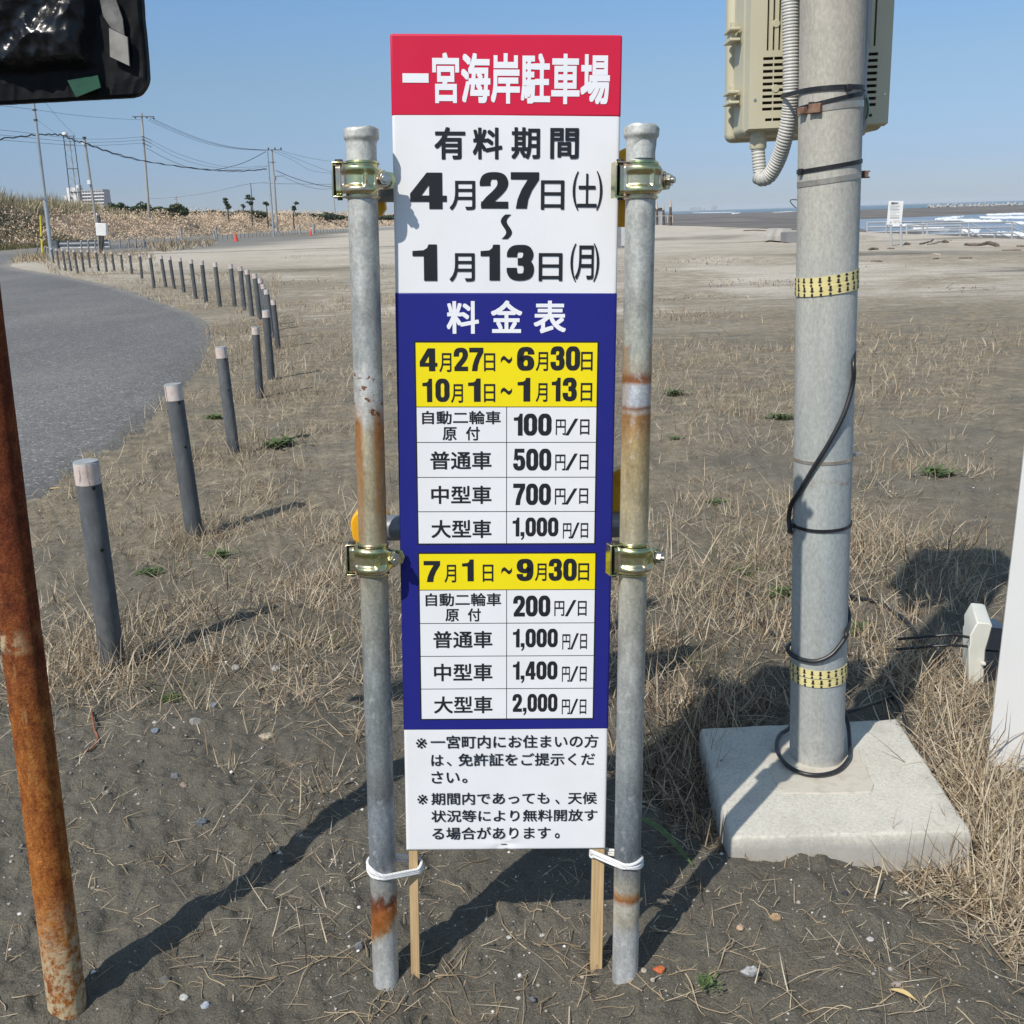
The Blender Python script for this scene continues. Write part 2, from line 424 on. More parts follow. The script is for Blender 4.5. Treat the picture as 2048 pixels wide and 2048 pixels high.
big = t.ramp(t.noise(t.coord('World', (1, .35, 1)), .55, 7, .6), [(.32, .80), (.7, 1.16)])
c = t.mix(1, ag, big, 'MULTIPLY')
dust = t.math('MULTIPLY', t.ramp(t.noise(pos, .35, 8, .65), [(.5, 0), (.72, .45)]), t.ramp(t.noise(pos, 6, 5, .7), [(.3, .3), (.7, 1)]))
c = t.mix(dust, c, (.27, .25, .215))
ed = t.math('ADD', t.attr('edge'), t.math('MULTIPLY', t.math('SUBTRACT', t.noise(pos, 3.2, 9, .75), .5), .5))
sandc = t.ramp(t.noise(pos, 40, 6, .75), [(.3, (.06, .054, .045)), (.55, (.115, .105, .088)), (.75, (.20, .185, .155))])
farsand = t.ramp(t.math('DIVIDE', t.sep(pos)[1], 40.0), [(.22, 0), (.45, 1)])
sandc = t.mix(farsand, sandc, (.36, .325, .27))
c = t.mix(t.ramp(ed, [(.0, .9), (.10, .45), (.30, 0)]), c, sandc)
asphalt = t.done(c, .9, 0, t.bump(t.noise(pos, 110, 3, .6), .8, .008), .25)
def road(poly, lift):
    """the part of the polar sheet inside the outline, a few millimetres up"""
    dd = d_poly(fx, fy, poly); dd = np.where(in_poly(fx, fy, poly), dd, -dd) + .07 + .006 * np.minimum(np.hypot(fx, fy), 30); ins = dd > 0; qi = q[ins[q].all(1)]
    use = np.unique(qi); mp = np.full(len(fx), -1); mp[use] = np.arange(len(use))
    zz = lift + .006 * sstep(.1, .3, dd[use]) - .02 * (1 - sstep(.02, .16, dd[use])) + .018 * (fbm(fx[use] * 9, fy[use] * 9, 171, 3) - .5) * (1 - sstep(.05, .35, dd[use])) + np.clip(gz(fx[use], fy[use], False), -.01, .02) * (1 - sstep(.1, .4, dd[use]))
    sc_ = np.clip(np.hypot(fx[use], fy[use]) / 16, 1, 3.0)
    o = npmesh('road', np.stack([fx[use], fy[use], zz], -1), mp[qi], asphalt, attrs=dict(edge=dd[use] / sc_), smooth=True)
    return tag(o, kind='structure')
road(ROAD, .004)
sheet('road', ROAD2, asphalt2 if 'asphalt2' in globals() else pm('far_asphalt', [(.10, .10, .105), (.14, .14, .145)], 1.0, .9), 0.006, .6, .05, 4)

# ================================================================== SEA
t = NT('sea_water'); pos = t.coord('World')
wv = t.coord('World', (.012, .045, 1))
c = t.ramp(t.noise(wv, 1.0, 6, .6), [(.3, (.045, .085, .105)), (.5, (.075, .125, .145)), (.7, (.13, .185, .21))])
sx = t.sep(pos)
lagf = t.math('MULTIPLY', t.ramp(t.math('DIVIDE', sx[1], 1000.0), [(.30, 1), (.42, 0)]), 1.0)
c = t.mix(lagf, c, t.ramp(t.noise(t.coord('World', (.03, .12, 1)), 1, 7, .65), [(.3, (.13, .16, .20)), (.55, (.23, .27, .32)), (.7, (.33, .37, .41))]))
foam = t.ramp(t.noise(t.coord('World', (.035, .16, 1)), 1, 9, .7, .6), [(.60, 0), (.66, .8)])
c = t.mix(t.math('MULTIPLY', foam, lagf), c, (.72, .74, .75))
h = t.noise(t.coord('World', (.12, .5, 1)), 1.0, 5, .65)
water = t.done(c, .32, 0, t.bump(h, .5, .5), .5)
mb = MB(); mb.add([(8, -60, SEA), (13000, -60, SEA), (13000, 14500, SEA), (-2500, 14500, SEA), (8, 300, SEA)], [(0, 1, 2, 3, 4)])
tag(mb.build('sea', water, smooth=0), kind='structure')

foam_m = pm('surf_foam', [(.62, .66, .69), (.80, .82, .83), (.86, .87, .87)], 1.2, .8, bump=.6, bscale=3, bdist=.2, coord='World')
def surf(strips, name='surf'):
    mb = MB()
    for k, (x0, y0, x1, y1, th) in enumerate(strips):
        n = 26; top = []; bot = []
        for i in range(n + 1):
            f = i / n; e = math.sin(math.pi * min(1, max(0, f))) ** .5
            j = fbm(np.array([f * 9 + k * 7.7]), np.array([k * 3.1]), 77, 4)[0]; j2 = fbm(np.array([f * 13 + k * 5.7]), np.array([k * 1.3]), 79, 4)[0]
            px = x0 + (x1 - x0) * f; py = y0 + (y1 - y0) * f
            a = P(px, py - th * e * (j * .9), SEA + .02); b = P(px, py + th * e * (j2 * .9), SEA + .02)
            top.append(a); bot.append(b)
        vs = []; m = 5
        for a, b in zip(top, bot):
            for s in range(m + 1):
                p = a.lerp(b, s / m); p.z += .45 * math.sin(math.pi * s / m) ** .7 * random.uniform(.6, 1.1)
                vs.append(p)
        mb.add(vs, [(i * (m + 1) + s, i * (m + 1) + s + 1, (i + 1) * (m + 1) + s + 1, (i + 1) * (m + 1) + s) for i in range(n) for s in range(m)])
    o = mb.build(name, foam_m, smooth=60)
    return tag(o, 'white broken surf rolling over the shallow water behind the railings', 'surf', kind='stuff')
def c8(x, y): return 1740 + x * .1594, 380 + y * .1594
ss = []
for x0, y0, x1, y1, th in [(815, 374, 1180, 340, 10), (915, 384, 1365, 386, 9), (1375, 350, 2050, 352, 17), (1460, 318, 2050, 300, 11), (540, 507, 925, 497, 15), (515, 470, 800, 474, 10),
                           (1110, 522, 1385, 528, 24), (1590, 560, 2050, 590, 42), (1690, 418, 2050, 428, 11), (280, 456, 560, 452, 9), (1250, 590, 1560, 600, 14), (1150, 398, 1660, 398, 7), (640, 520, 1000, 522, 8)]:
    a = c8(x0, y0); b = c8(x1, y1); ss.append((a[0], a[1], b[0], b[1], th * .1594 * 1.15))
ss += [(1462, 428, 1481, 426, 3.2), (1545, 425.5, 1592, 423, 1.6), (1385, 426, 1470, 424.4, 0.9)]
surf(ss)

# ================================================================== HAZE
hz = bpy.data.materials.new('haze_air'); hz.use_nodes = True
tn = hz.node_tree; tn.nodes.remove(tn.nodes['Principled BSDF'])
pvn = tn.nodes.new('ShaderNodeVolumePrincipled'); pvn.inputs['Density'].default_value = 0.00011; pvn.inputs['Color'].default_value = (.84, .92, 1.0, 1); pvn.inputs['Anisotropy'].default_value = -0.1
tn.links.new(pvn.outputs[0], tn.nodes['Material Output'].inputs['Volume'])
mb = MB(); mb.box((1000, 6800, 17.5), (26000, 17000, 47))
tag(mb.build('haze', hz, smooth=0), kind='stuff')
# ================================================================== FOREGROUND MATERIALS
def tube_metal(name, stops, L, streak=None, rough=.55, metal=.35, spots=None, jag=.025, bumpk=.15, slope=0.0):
    """galvanised tube whose coating, rust and stains change along its length (object z in metres)"""
    t = NT(name); v = t.coord('Object'); z = t.sep(v)[2]
    jn = t.noise(t.coord('Object', (1, 1, .7)), 38, 5, .65)
    zz = t.math('ADD', z, t.math('MULTIPLY', t.math('SUBTRACT', jn, .5), jag * 2))
    if slope: zz = t.math("SUBTRACT", zz, t.math("MULTIPLY", t.sep(t.coord("Object"))[0], t.ramp(t.math("DIVIDE", z, .4), [(.36, slope), (.46, 0.0)])))
    c = t.ramp(t.math('DIVIDE', zz, L), [(a / L, q) for a, q in stops])
    m1 = t.ramp(t.noise(t.coord('Object', (1, 1, .35)), 30, 9, .7), [(.3, .55), (.5, .95), (.70, 1.34)])
    c = t.mix(1, c, m1, 'MULTIPLY')
    m2 = t.ramp(t.noise(v, 190, 5, .7), [(.35, .80), (.65, 1.16)])
    c = t.mix(1, c, m2, 'MULTIPLY')
    pt = t.ramp(t.noise(t.coord('Object', (1, 1, .6)), 55, 6, .7), [(.58, 0), (.68, .45)])
    c = t.mix(pt, c, (.60, .61, .60))
    if streak:
        z0, z1, colr, amt, wdt = streak
        x = t.math('ABSOLUTE', t.math('DIVIDE', t.sep(t.coord('Object'))[0], .0243))
        xs = t.math('ADD', x, t.math('MULTIPLY', t.math('SUBTRACT', t.noise(t.coord('Object', (1, 1, .12)), 45, 5, .6), .5), .8))
        side = t.ramp(xs, [(wdt, 0), (min(.99, wdt + .3), 1)])
        win = t.ramp(t.math('DIVIDE', zz, L), [(z0 / L - .01, 0), (z0 / L + .12, .65), (z1 / L - .02, 1), (z1 / L, 0)])
        c = t.mix(t.math('MULTIPLY', t.math('MULTIPLY', side, win), amt), c, t.ramp(t.noise(v, 70, 5, .7), [(.3, tuple(q * .55 for q in colr)), (.65, colr)]))
    if spots:
        z0, z1 = spots
        win = t.ramp(t.math('DIVIDE', z, L), [(z0 / L - .012, 0), (z0 / L, 1), (z1 / L, 1), (z1 / L + .012, 0)])
        sp = t.math('MULTIPLY', win, t.ramp(t.noise(v, 75, 5, .62), [(.57, 0), (.62, 1)]))
        c = t.mix(sp, c, (.17, .065, .025))
    bp = t.bump(t.noise(v, 120, 5, .65), bumpk, .0015)
    return t.done(c, t.ramp(t.noise(v, 60, 4), [(.3, rough - .12), (.7, rough + .15)]), metal, bp, .4)
GALV = (.37, .38, .365); GALV_D = (.19, .205, .21); TAN = (.40, .34, .21); RUST = (.36, .13, .035); CHALK = (.52, .53, .52)
pipe_l_m = tube_metal('galvanised_tube_stained', [(.0, CHALK), (.10, (.50, .50, .48)), (.118, (.47, .42, .34)), (.128, (.42, .20, .08)), (.14, (.38, .135, .035)), (.165, (.36, .12, .032)), (.178, (.20, .065, .028)), (.19, (.15, .055, .03)), (.20, (.30, .29, .27)), (.24, GALV), (.262, (.20, .22, .24)), (.36, (.26, .29, .32)),
    (.40, GALV_D), (.60, (.24, .26, .26)), (.75, (.34, .34, .29)), (.86, (.38, .35, .25)), (.95, TAN), (1.06, (.42, .37, .26)), (1.085, (.52, .50, .46)), (1.15, (.55, .55, .52)), (1.18, (.41, .42, .40)), (1.545, (.50, .50, .46))], 1.6,
    (.78, 1.10, (.44, .18, .045), .95, .26), spots=(1.085, 1.155), jag=.040, slope=1.0)
pipe_r_m = tube_metal('galvanised_tube_rust_ringed', [(.0, (.50, .51, .51)), (.115, CHALK), (.135, (.50, .46, .36)), (.172, (.52, .49, .42)), (.179, (.30, .10, .03)), (.188, (.42, .22, .09)), (.20, (.40, .37, .30)), (.24, (.27, .28, .27)), (.262, (.15, .17, .19)), (.36, (.22, .25, .27)),
    (.45, (.28, .30, .30)), (.62, (.36, .37, .35)), (.80, (.44, .42, .34)), (.90, (.45, .38, .24)), (1.02, (.43, .32, .16)), (1.075, (.36, .19, .07)), (1.083, (.46, .44, .40)), (1.088, (.22, .09, .04)), (1.094, (.50, .52, .55)), (1.125, (.52, .54, .56)), (1.131, (.30, .12, .04)), (1.138, (.24, .10, .05)), (1.148, (.40, .36, .28)), (1.18, (.43, .43, .36)), (1.30, (.42, .43, .40)), (1.53, (.47, .48, .45))], 1.6,
    (1.0, 1.14, (.40, .17, .05), .8, .5), jag=.006)
zinc = NT('zinc_chromate_steel'); v = zinc.coord('Object')
zc = zinc.ramp(zinc.noise(v, 28, 3, .5), [(.32, (.42, .50, .28)), (.47, (.60, .58, .30)), (.58, (.62, .52, .36)), (.70, (.50, .38, .30))])
zinc = zinc.done(zc, zinc.ramp(zinc.noise(v, 90, 4), [(.3, .20), (.7, .38)]), 1.0, zinc.bump(zinc.noise(v, 60, 3), .12, .002))
dark_steel = pm('dark_steel', [(.05, .05, .048), (.11, .105, .095), (.16, .14, .11)], 60, .45, .8, .2, 160, .0008)
bolt_m = pm('plated_bolt_steel', [(.45, .44, .40), (.60, .57, .48), (.48, .36, .24)], 70, .3, 1.0, .1, 200, .0005)
yellow_plastic = pm('yellow_plastic', [(.78, .36, .012), (.84, .44, .015), (.72, .30, .010)], 18, .42, 0, .1, 90, .001)
rail_m = pm('grey_painted_tube', [(.20, .22, .24), (.27, .29, .31), (.34, .35, .36)], 24, .4, .5, .15, 120, .001)
rope_t = NT('white_rope'); v = rope_t.coord('Object')
wvn = rope_t.n('TexWave'); wvn.wave_type = 'BANDS'; wvn.bands_direction = 'DIAGONAL'; wvn.inputs['Scale'].default_value = 95; rope_t.l(v, wvn.inputs['Vector'])
rope_m = rope_t.done(rope_t.ramp(rope_t.noise(v, 80, 4), [(.3, (.66, .66, .65)), (.7, (.80, .80, .80))]), .75, 0, rope_t.bump(wvn.outputs[0], .6, .0012))
wt = NT('pine_lath'); v = wt.coord('Object', (1, 1, .02))
wn = wt.noise(v, 260, 4, .6, .6)
wood_m = wt.done(wt.mix(.35, wt.ramp(wn, [(.32, (.33, .20, .085)), (.5, (.52, .36, .18)), (.68, (.60, .44, .24))]), wt.ramp(wt.noise(wt.coord('Object', (1, 1, .3)), 40, 5), [(.3, (.36, .24, .12)), (.7, (.60, .45, .26))])), .7, 0, wt.bump(wn, .3, .001))
# printed vinyl
def vinyl(name, c, rough=.42):
    t = NT(name); v = t.coord('Object')
    cc = t.mix(1, c, t.ramp(t.noise(v, 9, 6, .6), [(.3, .955), (.7, 1.02)]), 'MULTIPLY')
    return t.done(cc, t.ramp(t.noise(v, 14, 4), [(.3, rough - .06), (.7, rough + .08)]), 0, t.bump(t.noise(v, 420, 2), .05, .0004), .2)
v_white = vinyl('white_vinyl', (.77, .775, .79)); v_red = vinyl('red_vinyl', (.60, .016, .055)); v_blue = vinyl('blue_vinyl', (.018, .021, .20))
v_yellow = vinyl('yellow_vinyl', (.84, .69, .010)); v_black = vinyl('black_ink', (.018, .020, .024), .5); v_wtxt = vinyl('white_ink', (.80, .80, .83))

def smooth(pts, m=6):
    out = []
    for i in range(len(pts) - 1):
        p0 = pts[max(i - 1, 0)]; p1 = pts[i]; p2 = pts[i + 1]; p3 = pts[min(i + 2, len(pts) - 1)]
        for k in range(m):
            f = k / m; out.append(.5 * ((2 * p1) + (p2 - p0) * f + (2 * p0 - 5 * p1 + 4 * p2 - p3) * f * f + (3 * p1 - p0 - 3 * p2 + p3) * f ** 3))
    return out + [pts[-1]]
# ================================================================== PARKING FEE SIGN
BO = Vector((-0.21633, 1.70, 0.27073)); BU = Vector((0.99939, 0.01040, -0.03321)); BV = Vector((0.03225, 0.08227, 0.99609)); BN = Vector((-0.01310, 0.99656, -0.08189))
BW, BH, BT = .3713, 1.4209, .022
sg = thing('parking_sign', 'tall narrow sign board in red, white and blue listing parking fees, on two wooden laths', 'sign', BO)
sg.rotation_euler = Matrix((BU, BN, BV)).transposed().to_euler()
# panel: front grid with a faint sag and the pinch round the staple
def pinch(x, z):
    r = math.hypot(x - .181, (z - .012) * 1.3)
    a = math.atan2(z - .012, x - .181)
    return .0022 * math.exp(-(r / .012) ** 2) + .0011 * math.exp(-(r / .035) ** 2) * math.cos(5 * a) + .0004 * math.sin(z * 9) * math.sin(x * 11)
nx, nz = 60, 150
xs = [BW * i / nx for i in range(nx + 1)]; zs = [.24 * (k / 60) if k <= 60 else .24 + (BH - .24) * (k - 60) / 90 for k in range(nz + 1)]
mb = MB()
rr = .004
def edge_fall(x, z):
    d = min(x, BW - x, z, BH - z); return rr - math.sqrt(max(0, rr * rr - max(0, rr - d) ** 2)) if d < rr else 0
xs = [0, .0006, .0015, .003] + xs[1:-1] + [BW - .003, BW - .0015, BW - .0006, BW]; xs.sort()
zs = [0, .0006, .0015, .003] + zs[1:-1] + [BH - .003, BH - .0015, BH - .0006, BH]; zs.sort()
nx, nz = len(xs) - 1, len(zs) - 1
fr_ = [(x, pinch(x, z) + edge_fall(x, z), z) for z in zs for x in xs]
W1 = nx + 1
mb.add(fr_, [(k * W1 + i, k * W1 + i + 1, (k + 1) * W1 + i + 1, (k + 1) * W1 + i) for k in range(nz) for i in range(nx)])
rim = [i for i in range(W1)] + [k * W1 + nx for k in range(1, nz + 1)] + [nz * W1 + i for i in range(nx - 1, -1, -1)] + [k * W1 for k in range(nz - 1, 0, -1)]
b0 = len(mb.v); mb.v += [(fr_[i][0], BT, fr_[i][2]) for i in rim]
m_ = len(rim); mb.f += [(rim[i], b0 + i, b0 + (i + 1) % m_, rim[(i + 1) % m_]) for i in range(m_)] + [tuple(b0 + i for i in range(m_))]
panel = mb.build('board', v_white, sg, (0, 0, 0), 50)
def band(name, z0, z1, m, top=False):
    """printed film wrapped round the board's edges"""
    e = .0007; mb = MB(); zt = z1 + (e if top else 0)
    mb.box((BW / 2, BT / 2, (z0 + zt) / 2), (BW + 2 * e, BT + 2 * e, zt - z0))
    return mb.build(name, m, sg, (0, 0, 0), 35, .0035, 3)
b_red = band('title_band', 1.2960, BH, v_red, True)
b_blue = band('price_band', .2374, 1.0170, v_blue)
def plate(name, x0, z0, x1, z1, y, m, parent, cut=None):
    mb = MB(); mb.add([(x0, y, z0), (x1, y, z0), (x1, y, z1), (x0, y, z1)], [(0, 1, 2, 3)])
    return mb.build(name, m, parent, (0, 0, 0), 0)
for (tx0, tx1, tz0, tz1, yh, rows, dv) in ((.0300, .3426, .5834, .9358, .8248, (.7638, .7030, .6425), .1863), (.0303, .3451, .2577, .5695, .5014, (.4400, .3788, .3171), .1865)):
    tb = plate('price_table', tx0, tz0, tx1, tz1, -.0011, v_black, b_blue)
    e = .0026; e2 = .0007
    plate('period_header', tx0 + e, yh + e2, tx1 - e, tz1 - e, -.0014, v_yellow, tb)
    zz = [yh] + list(rows) + [tz0 + e - e2]
    mb = MB()
    for a, b in zip(zz[:-1], zz[1:]):
        for xa, xb in ((tx0 + e, dv - e2), (dv + e2, tx1 - e)):
            mb.add([(xa, -.0014, b + e2), (xb, -.0014, b + e2), (xb, -.0014, a - e2), (xa, -.0014, a - e2)], [(0, 1, 2, 3)])
    mb.build('price_cells', v_white, tb, (0, 0, 0), 0)
TEXT = [
('W', [('一', 11.5, 1347.0, 53.5, 1361.2), ('宮海岸駐車場', 59.5, 1315.4, 346.0, 1392.8)]),
('K', [('有', 62.0, 1229.2, 112.4, 1279.3), ('料', 124.5, 1229.7, 172.6, 1279.0), ('期', 187.5, 1230.3, 234.1, 1279.6), ('間', 250.8, 1230.9, 297.5, 1278.8)]),
('K', [('4', 21.4, 1151.0, 81.6, 1208.4), ('月', 86.2, 1149.4, 128.5, 1195.7), ('27', 136.1, 1152.1, 233.4, 1209.6), ('日', 236.5, 1150.6, 275.0, 1197.0), ('(', 288.7, 1149.4, 298.9, 1211.1), ('土', 296.4, 1154.6, 328.7, 1207.8), (')', 327.8, 1149.8, 337.9, 1211.5)]),
('K', [('|~', 170.7, 1103.4, 189.2, 1142.6)]),
('K', [('1', 24.3, 1035.4, 64.9, 1094.3), ('月', 85.6, 1034.3, 127.5, 1080.3), ('1', 137.4, 1036.2, 169.4, 1094.2), ('3', 181.2, 1035.9, 226.3, 1094.0), ('日', 234.2, 1035.4, 273.7, 1080.8), ('(', 287.0, 1034.1, 297.0, 1096.2), ('月', 294.8, 1037.9, 325.9, 1093.3), (')', 325.3, 1034.4, 335.3, 1096.5)]),
('W', [('料', 80.5, 948.2, 134.7, 1002.2), ('金', 154.8, 949.6, 207.5, 1003.3), ('表', 226.9, 949.1, 281.3, 1003.1)]),
('K', [('4', 34.4, 885.5, 64.3, 923.9), ('月', 67.5, 884.1, 88.0, 916.0), ('27', 92.1, 885.8, 142.3, 925.0), ('日', 143.3, 885.4, 162.2, 915.8), ('~', 171.7, 898.7, 190.7, 911.3), ('6', 199.2, 886.4, 228.6, 926.5), ('月', 231.2, 885.9, 251.8, 917.9), ('30', 256.2, 886.7, 306.2, 927.5), ('日', 307.9, 886.3, 327.6, 918.3)]),
('K', [('1', 38.6, 833.3, 55.1, 872.9), ('0', 60.8, 833.5, 84.6, 873.0), ('月', 87.1, 832.0, 107.4, 863.7), ('1', 116.3, 833.7, 137.6, 873.3), ('日', 143.3, 833.2, 162.4, 864.0), ('~', 171.9, 845.7, 191.0, 857.8), ('1', 200.5, 834.1, 222.2, 874.4), ('月', 231.8, 833.6, 251.5, 865.4), ('1', 258.8, 834.4, 273.8, 874.7), ('3', 277.6, 834.5, 301.8, 874.8), ('日', 308.3, 834.0, 328.0, 865.8)]),
('K', [('自動二輪車', 37.5, 795.3, 172.1, 818.3)]),
('K', [('原', 72.4, 767.3, 96.4, 790.4), ('付', 112.4, 767.4, 136.1, 791.2)]),
('K', [('100', 194.6, 775.6, 259.3, 813.5), ('円', 266.7, 776.8, 283.7, 803.5), ('/', 282.8, 775.9, 305.2, 804.8), ('日', 308.4, 777.0, 324.5, 803.6)]),
('K', [('普通車', 50.9, 716.8, 156.4, 748.6)]),
('K', [('500', 194.0, 714.9, 259.5, 753.0), ('円', 266.6, 715.1, 284.1, 742.8), ('/', 283.7, 715.2, 305.4, 744.5), ('日', 308.9, 716.2, 324.1, 743.0)]),
('K', [('中型車', 52.0, 656.4, 156.5, 688.4)]),
('K', [('700', 194.4, 654.2, 259.7, 692.0), ('円', 266.9, 655.0, 285.1, 683.3), ('/', 283.8, 655.0, 305.9, 683.4), ('日', 309.1, 656.1, 324.7, 683.5)]),
('K', [('大型車', 51.8, 595.7, 156.7, 628.0)]),
('K', [('1,000', 193.6, 591.6, 273.6, 632.0), ('円', 281.8, 594.4, 296.5, 621.8), ('/', 295.5, 594.4, 310.9, 622.8), ('日', 312.9, 595.1, 326.0, 621.9)]),
('K', [('7', 37.7, 516.3, 66.6, 554.5), ('月', 74.1, 515.3, 94.5, 547.5), ('1', 105.3, 517.4, 125.7, 557.0), ('日', 141.5, 516.4, 160.2, 547.6), ('~', 174.3, 530.0, 193.1, 542.9), ('9', 201.3, 517.5, 230.9, 557.8), ('月', 233.6, 517.5, 254.0, 549.4), ('30', 257.9, 517.6, 307.3, 557.9), ('日', 310.0, 517.7, 329.2, 549.6)]),
('K', [('自動二輪車', 40.5, 471.9, 174.2, 495.9)]),
('K', [('原', 75.3, 443.7, 99.2, 466.8), ('付', 115.1, 443.7, 138.2, 467.8)]),
('K', [('200', 195.8, 452.4, 261.4, 490.9), ('円', 268.8, 453.2, 286.4, 480.7), ('/', 287.4, 452.5, 307.9, 482.4), ('日', 310.6, 453.2, 326.2, 480.7)]),
('K', [('普通車', 53.5, 394.1, 158.9, 426.1)]),
('K', [('1,000', 195.6, 388.2, 275.6, 429.6), ('円', 284.0, 390.7, 298.1, 419.2), ('/', 298.0, 390.7, 313.4, 421.0), ('日', 315.8, 391.4, 328.1, 419.6)]),
('K', [('中型車', 54.3, 332.0, 159.1, 365.1)]),
('K', [('1,400', 196.0, 327.4, 275.9, 368.6), ('円', 284.3, 329.8, 298.4, 358.4), ('/', 298.4, 329.8, 313.9, 359.1), ('日', 316.3, 330.1, 328.7, 358.4)]),
('K', [('大型車', 53.8, 270.6, 159.3, 303.3)]),
('K', [('2,000', 195.7, 266.1, 276.8, 307.1), ('円', 285.0, 267.8, 299.5, 296.1), ('/', 299.5, 267.8, 314.7, 297.1), ('日', 317.4, 267.8, 329.3, 296.0)]),
('K', [('※', 20.4, 203.0, 40.1, 223.3), ('一宮町内にお住まいの方', 46.9, 202.7, 352.8, 228.0)]),
('K', [('は', 47.9, 168.8, 70.0, 190.6), ('、', 76.1, 168.8, 84.6, 176.8), ('免許証をご提示くだ', 97.2, 168.1, 347.4, 192.9)]),
('K', [('さい', 48.0, 134.7, 99.2, 158.5), ('。', 104.3, 135.4, 113.5, 143.8)]),
('K', [('※', 21.6, 93.2, 40.8, 112.8), ('期間内であっても', 47.3, 92.0, 264.7, 116.1), ('、', 275.8, 91.7, 283.7, 100.9), ('天候', 299.1, 91.5, 352.5, 115.6)]),
('K', [('状況等により無料開放す', 47.0, 57.7, 354.3, 81.5)]),
('K', [('る場合があります', 48.4, 22.2, 268.0, 47.3), ('。', 276.1, 23.3, 284.8, 33.8)]),
]

# bold numerals drawn as pen strokes, the other signs from the built-in face thickened by layered copies
PEN = {'0': [('c', [(.5, .9), (.68, .88), (.81, .74), (.81, .5), (.81, .26), (.68, .12), (.5, .1), (.32, .12), (.19, .26), (.19, .5), (.19, .74), (.32, .88)])],
 '2': [('o', [(.19, .62), (.19, .74), (.28, .87), (.5, .9), (.72, .87), (.81, .73), (.77, .58), (.60, .42), (.38, .26), (.24, .12), (.21, .06)]), ('p', [(.04, 0), (1, 0), (1, .19), (.04, .19)])],
 '3': [('o', [(.19, .66), (.20, .78), (.30, .88), (.5, .9), (.70, .88), (.79, .74), (.72, .59), (.55, .535), (.40, .53)]), ('o', [(.40, .53), (.58, .525), (.75, .47), (.81, .32), (.74, .15), (.5, .10), (.28, .13), (.19, .24), (.18, .36)])],
 '5': [('p', [(.14, .82), (.93, .82), (.93, 1), (.14, 1)]), ('p', [(.12, 1), (.38, 1), (.36, .56), (.06, .46)]), ('o', [(.20, .50), (.32, .57), (.52, .60), (.72, .55), (.81, .37), (.75, .16), (.5, .10), (.28, .13), (.19, .22), (.18, .33)])],
 '6': [('o', [(.81, .68), (.80, .78), (.70, .88), (.5, .9), (.30, .86), (.20, .68), (.19, .45), (.20, .26), (.30, .12), (.5, .10), (.72, .13), (.81, .30), (.74, .49), (.53, .55), (.32, .50), (.22, .40)])],
 '1': [('p', [(.46, 0), (1, 0), (1, 1), (.66, 1), (.60, .90), (.45, .84), (.0, .82), (.0, .68), (.46, .68)])],
 '4': [('p', [(.52, 0), (.88, 0), (.88, 1), (.52, 1)]), ('p', [(0, .20), (1, .20), (1, .37), (0, .37)]), ('p', [(0, .20), (.30, .37), (.60, .78), (.60, 1), (.46, 1), (0, .42)])],
 '7': [('p', [(0, .80), (.62, .80), (1, .80), (1, 1), (0, 1)]), ('p', [(.18, 0), (.57, 0), (.62, .25), (.75, .5), (1, .80), (.60, .80), (.38, .52), (.24, .25)])],
 ',': [('p', [(.05, .02), (.95, .02), (.95, .23), (.05, .23)]), ('p', [(.50, .02), (.95, .02), (.80, -.10), (.30, -.20), (.15, -.14), (.45, -.06)])]}
PEN['9'] = [(k, [(1 - x, 1 - y) for x, y in p]) for k, p in PEN['6']]
def numeral(mb, ch, x0, z0, w_, h_, y0):
    pa, pb = .19, .100
    for si, (kind, pts) in enumerate(PEN[ch]):
        yy = y0 - .00004 * si
        F = lambda x, z: ((x0 + x * w_) / 1000, yy, (z0 + z * h_) / 1000)
        if kind == 'p': mb.add([F(*p) for p in pts], [tuple(range(len(pts)))]); continue
        pv_ = [Vector((x, z, 0)) for x, z in pts]
        if kind == 'c': pth = smooth([pv_[-1]] + pv_ + [pv_[0], pv_[1]], 6)[6:-6]
        else: pth = smooth(pv_, 6)
        L_, R_2 = [], []
        for i, p in enumerate(pth):
            if kind == 'c': tg = pth[(i + 1) % (len(pth) - 1)] - pth[(i - 1) % (len(pth) - 1)]
            else: tg = pth[min(i + 1, len(pth) - 1)] - pth[max(i - 1, 0)]
            n_ = Vector((-tg.y, tg.x)).normalized(); d_ = math.sqrt((pa * n_.x) ** 2 + (pb * n_.y) ** 2)
            of = Vector((pa * pa * n_.x / d_, pb * pb * n_.y / d_))
            L_.append((p.x + of.x, p.y + of.y)); R_2.append((p.x - of.x, p.y - of.y))
        m = len(pth); mb.add([F(*p) for p in L_] + [F(*p) for p in R_2], [(i, m + i, m + i + 1, i + 1) for i in range(m - 1)])
segs = []; lines = {}
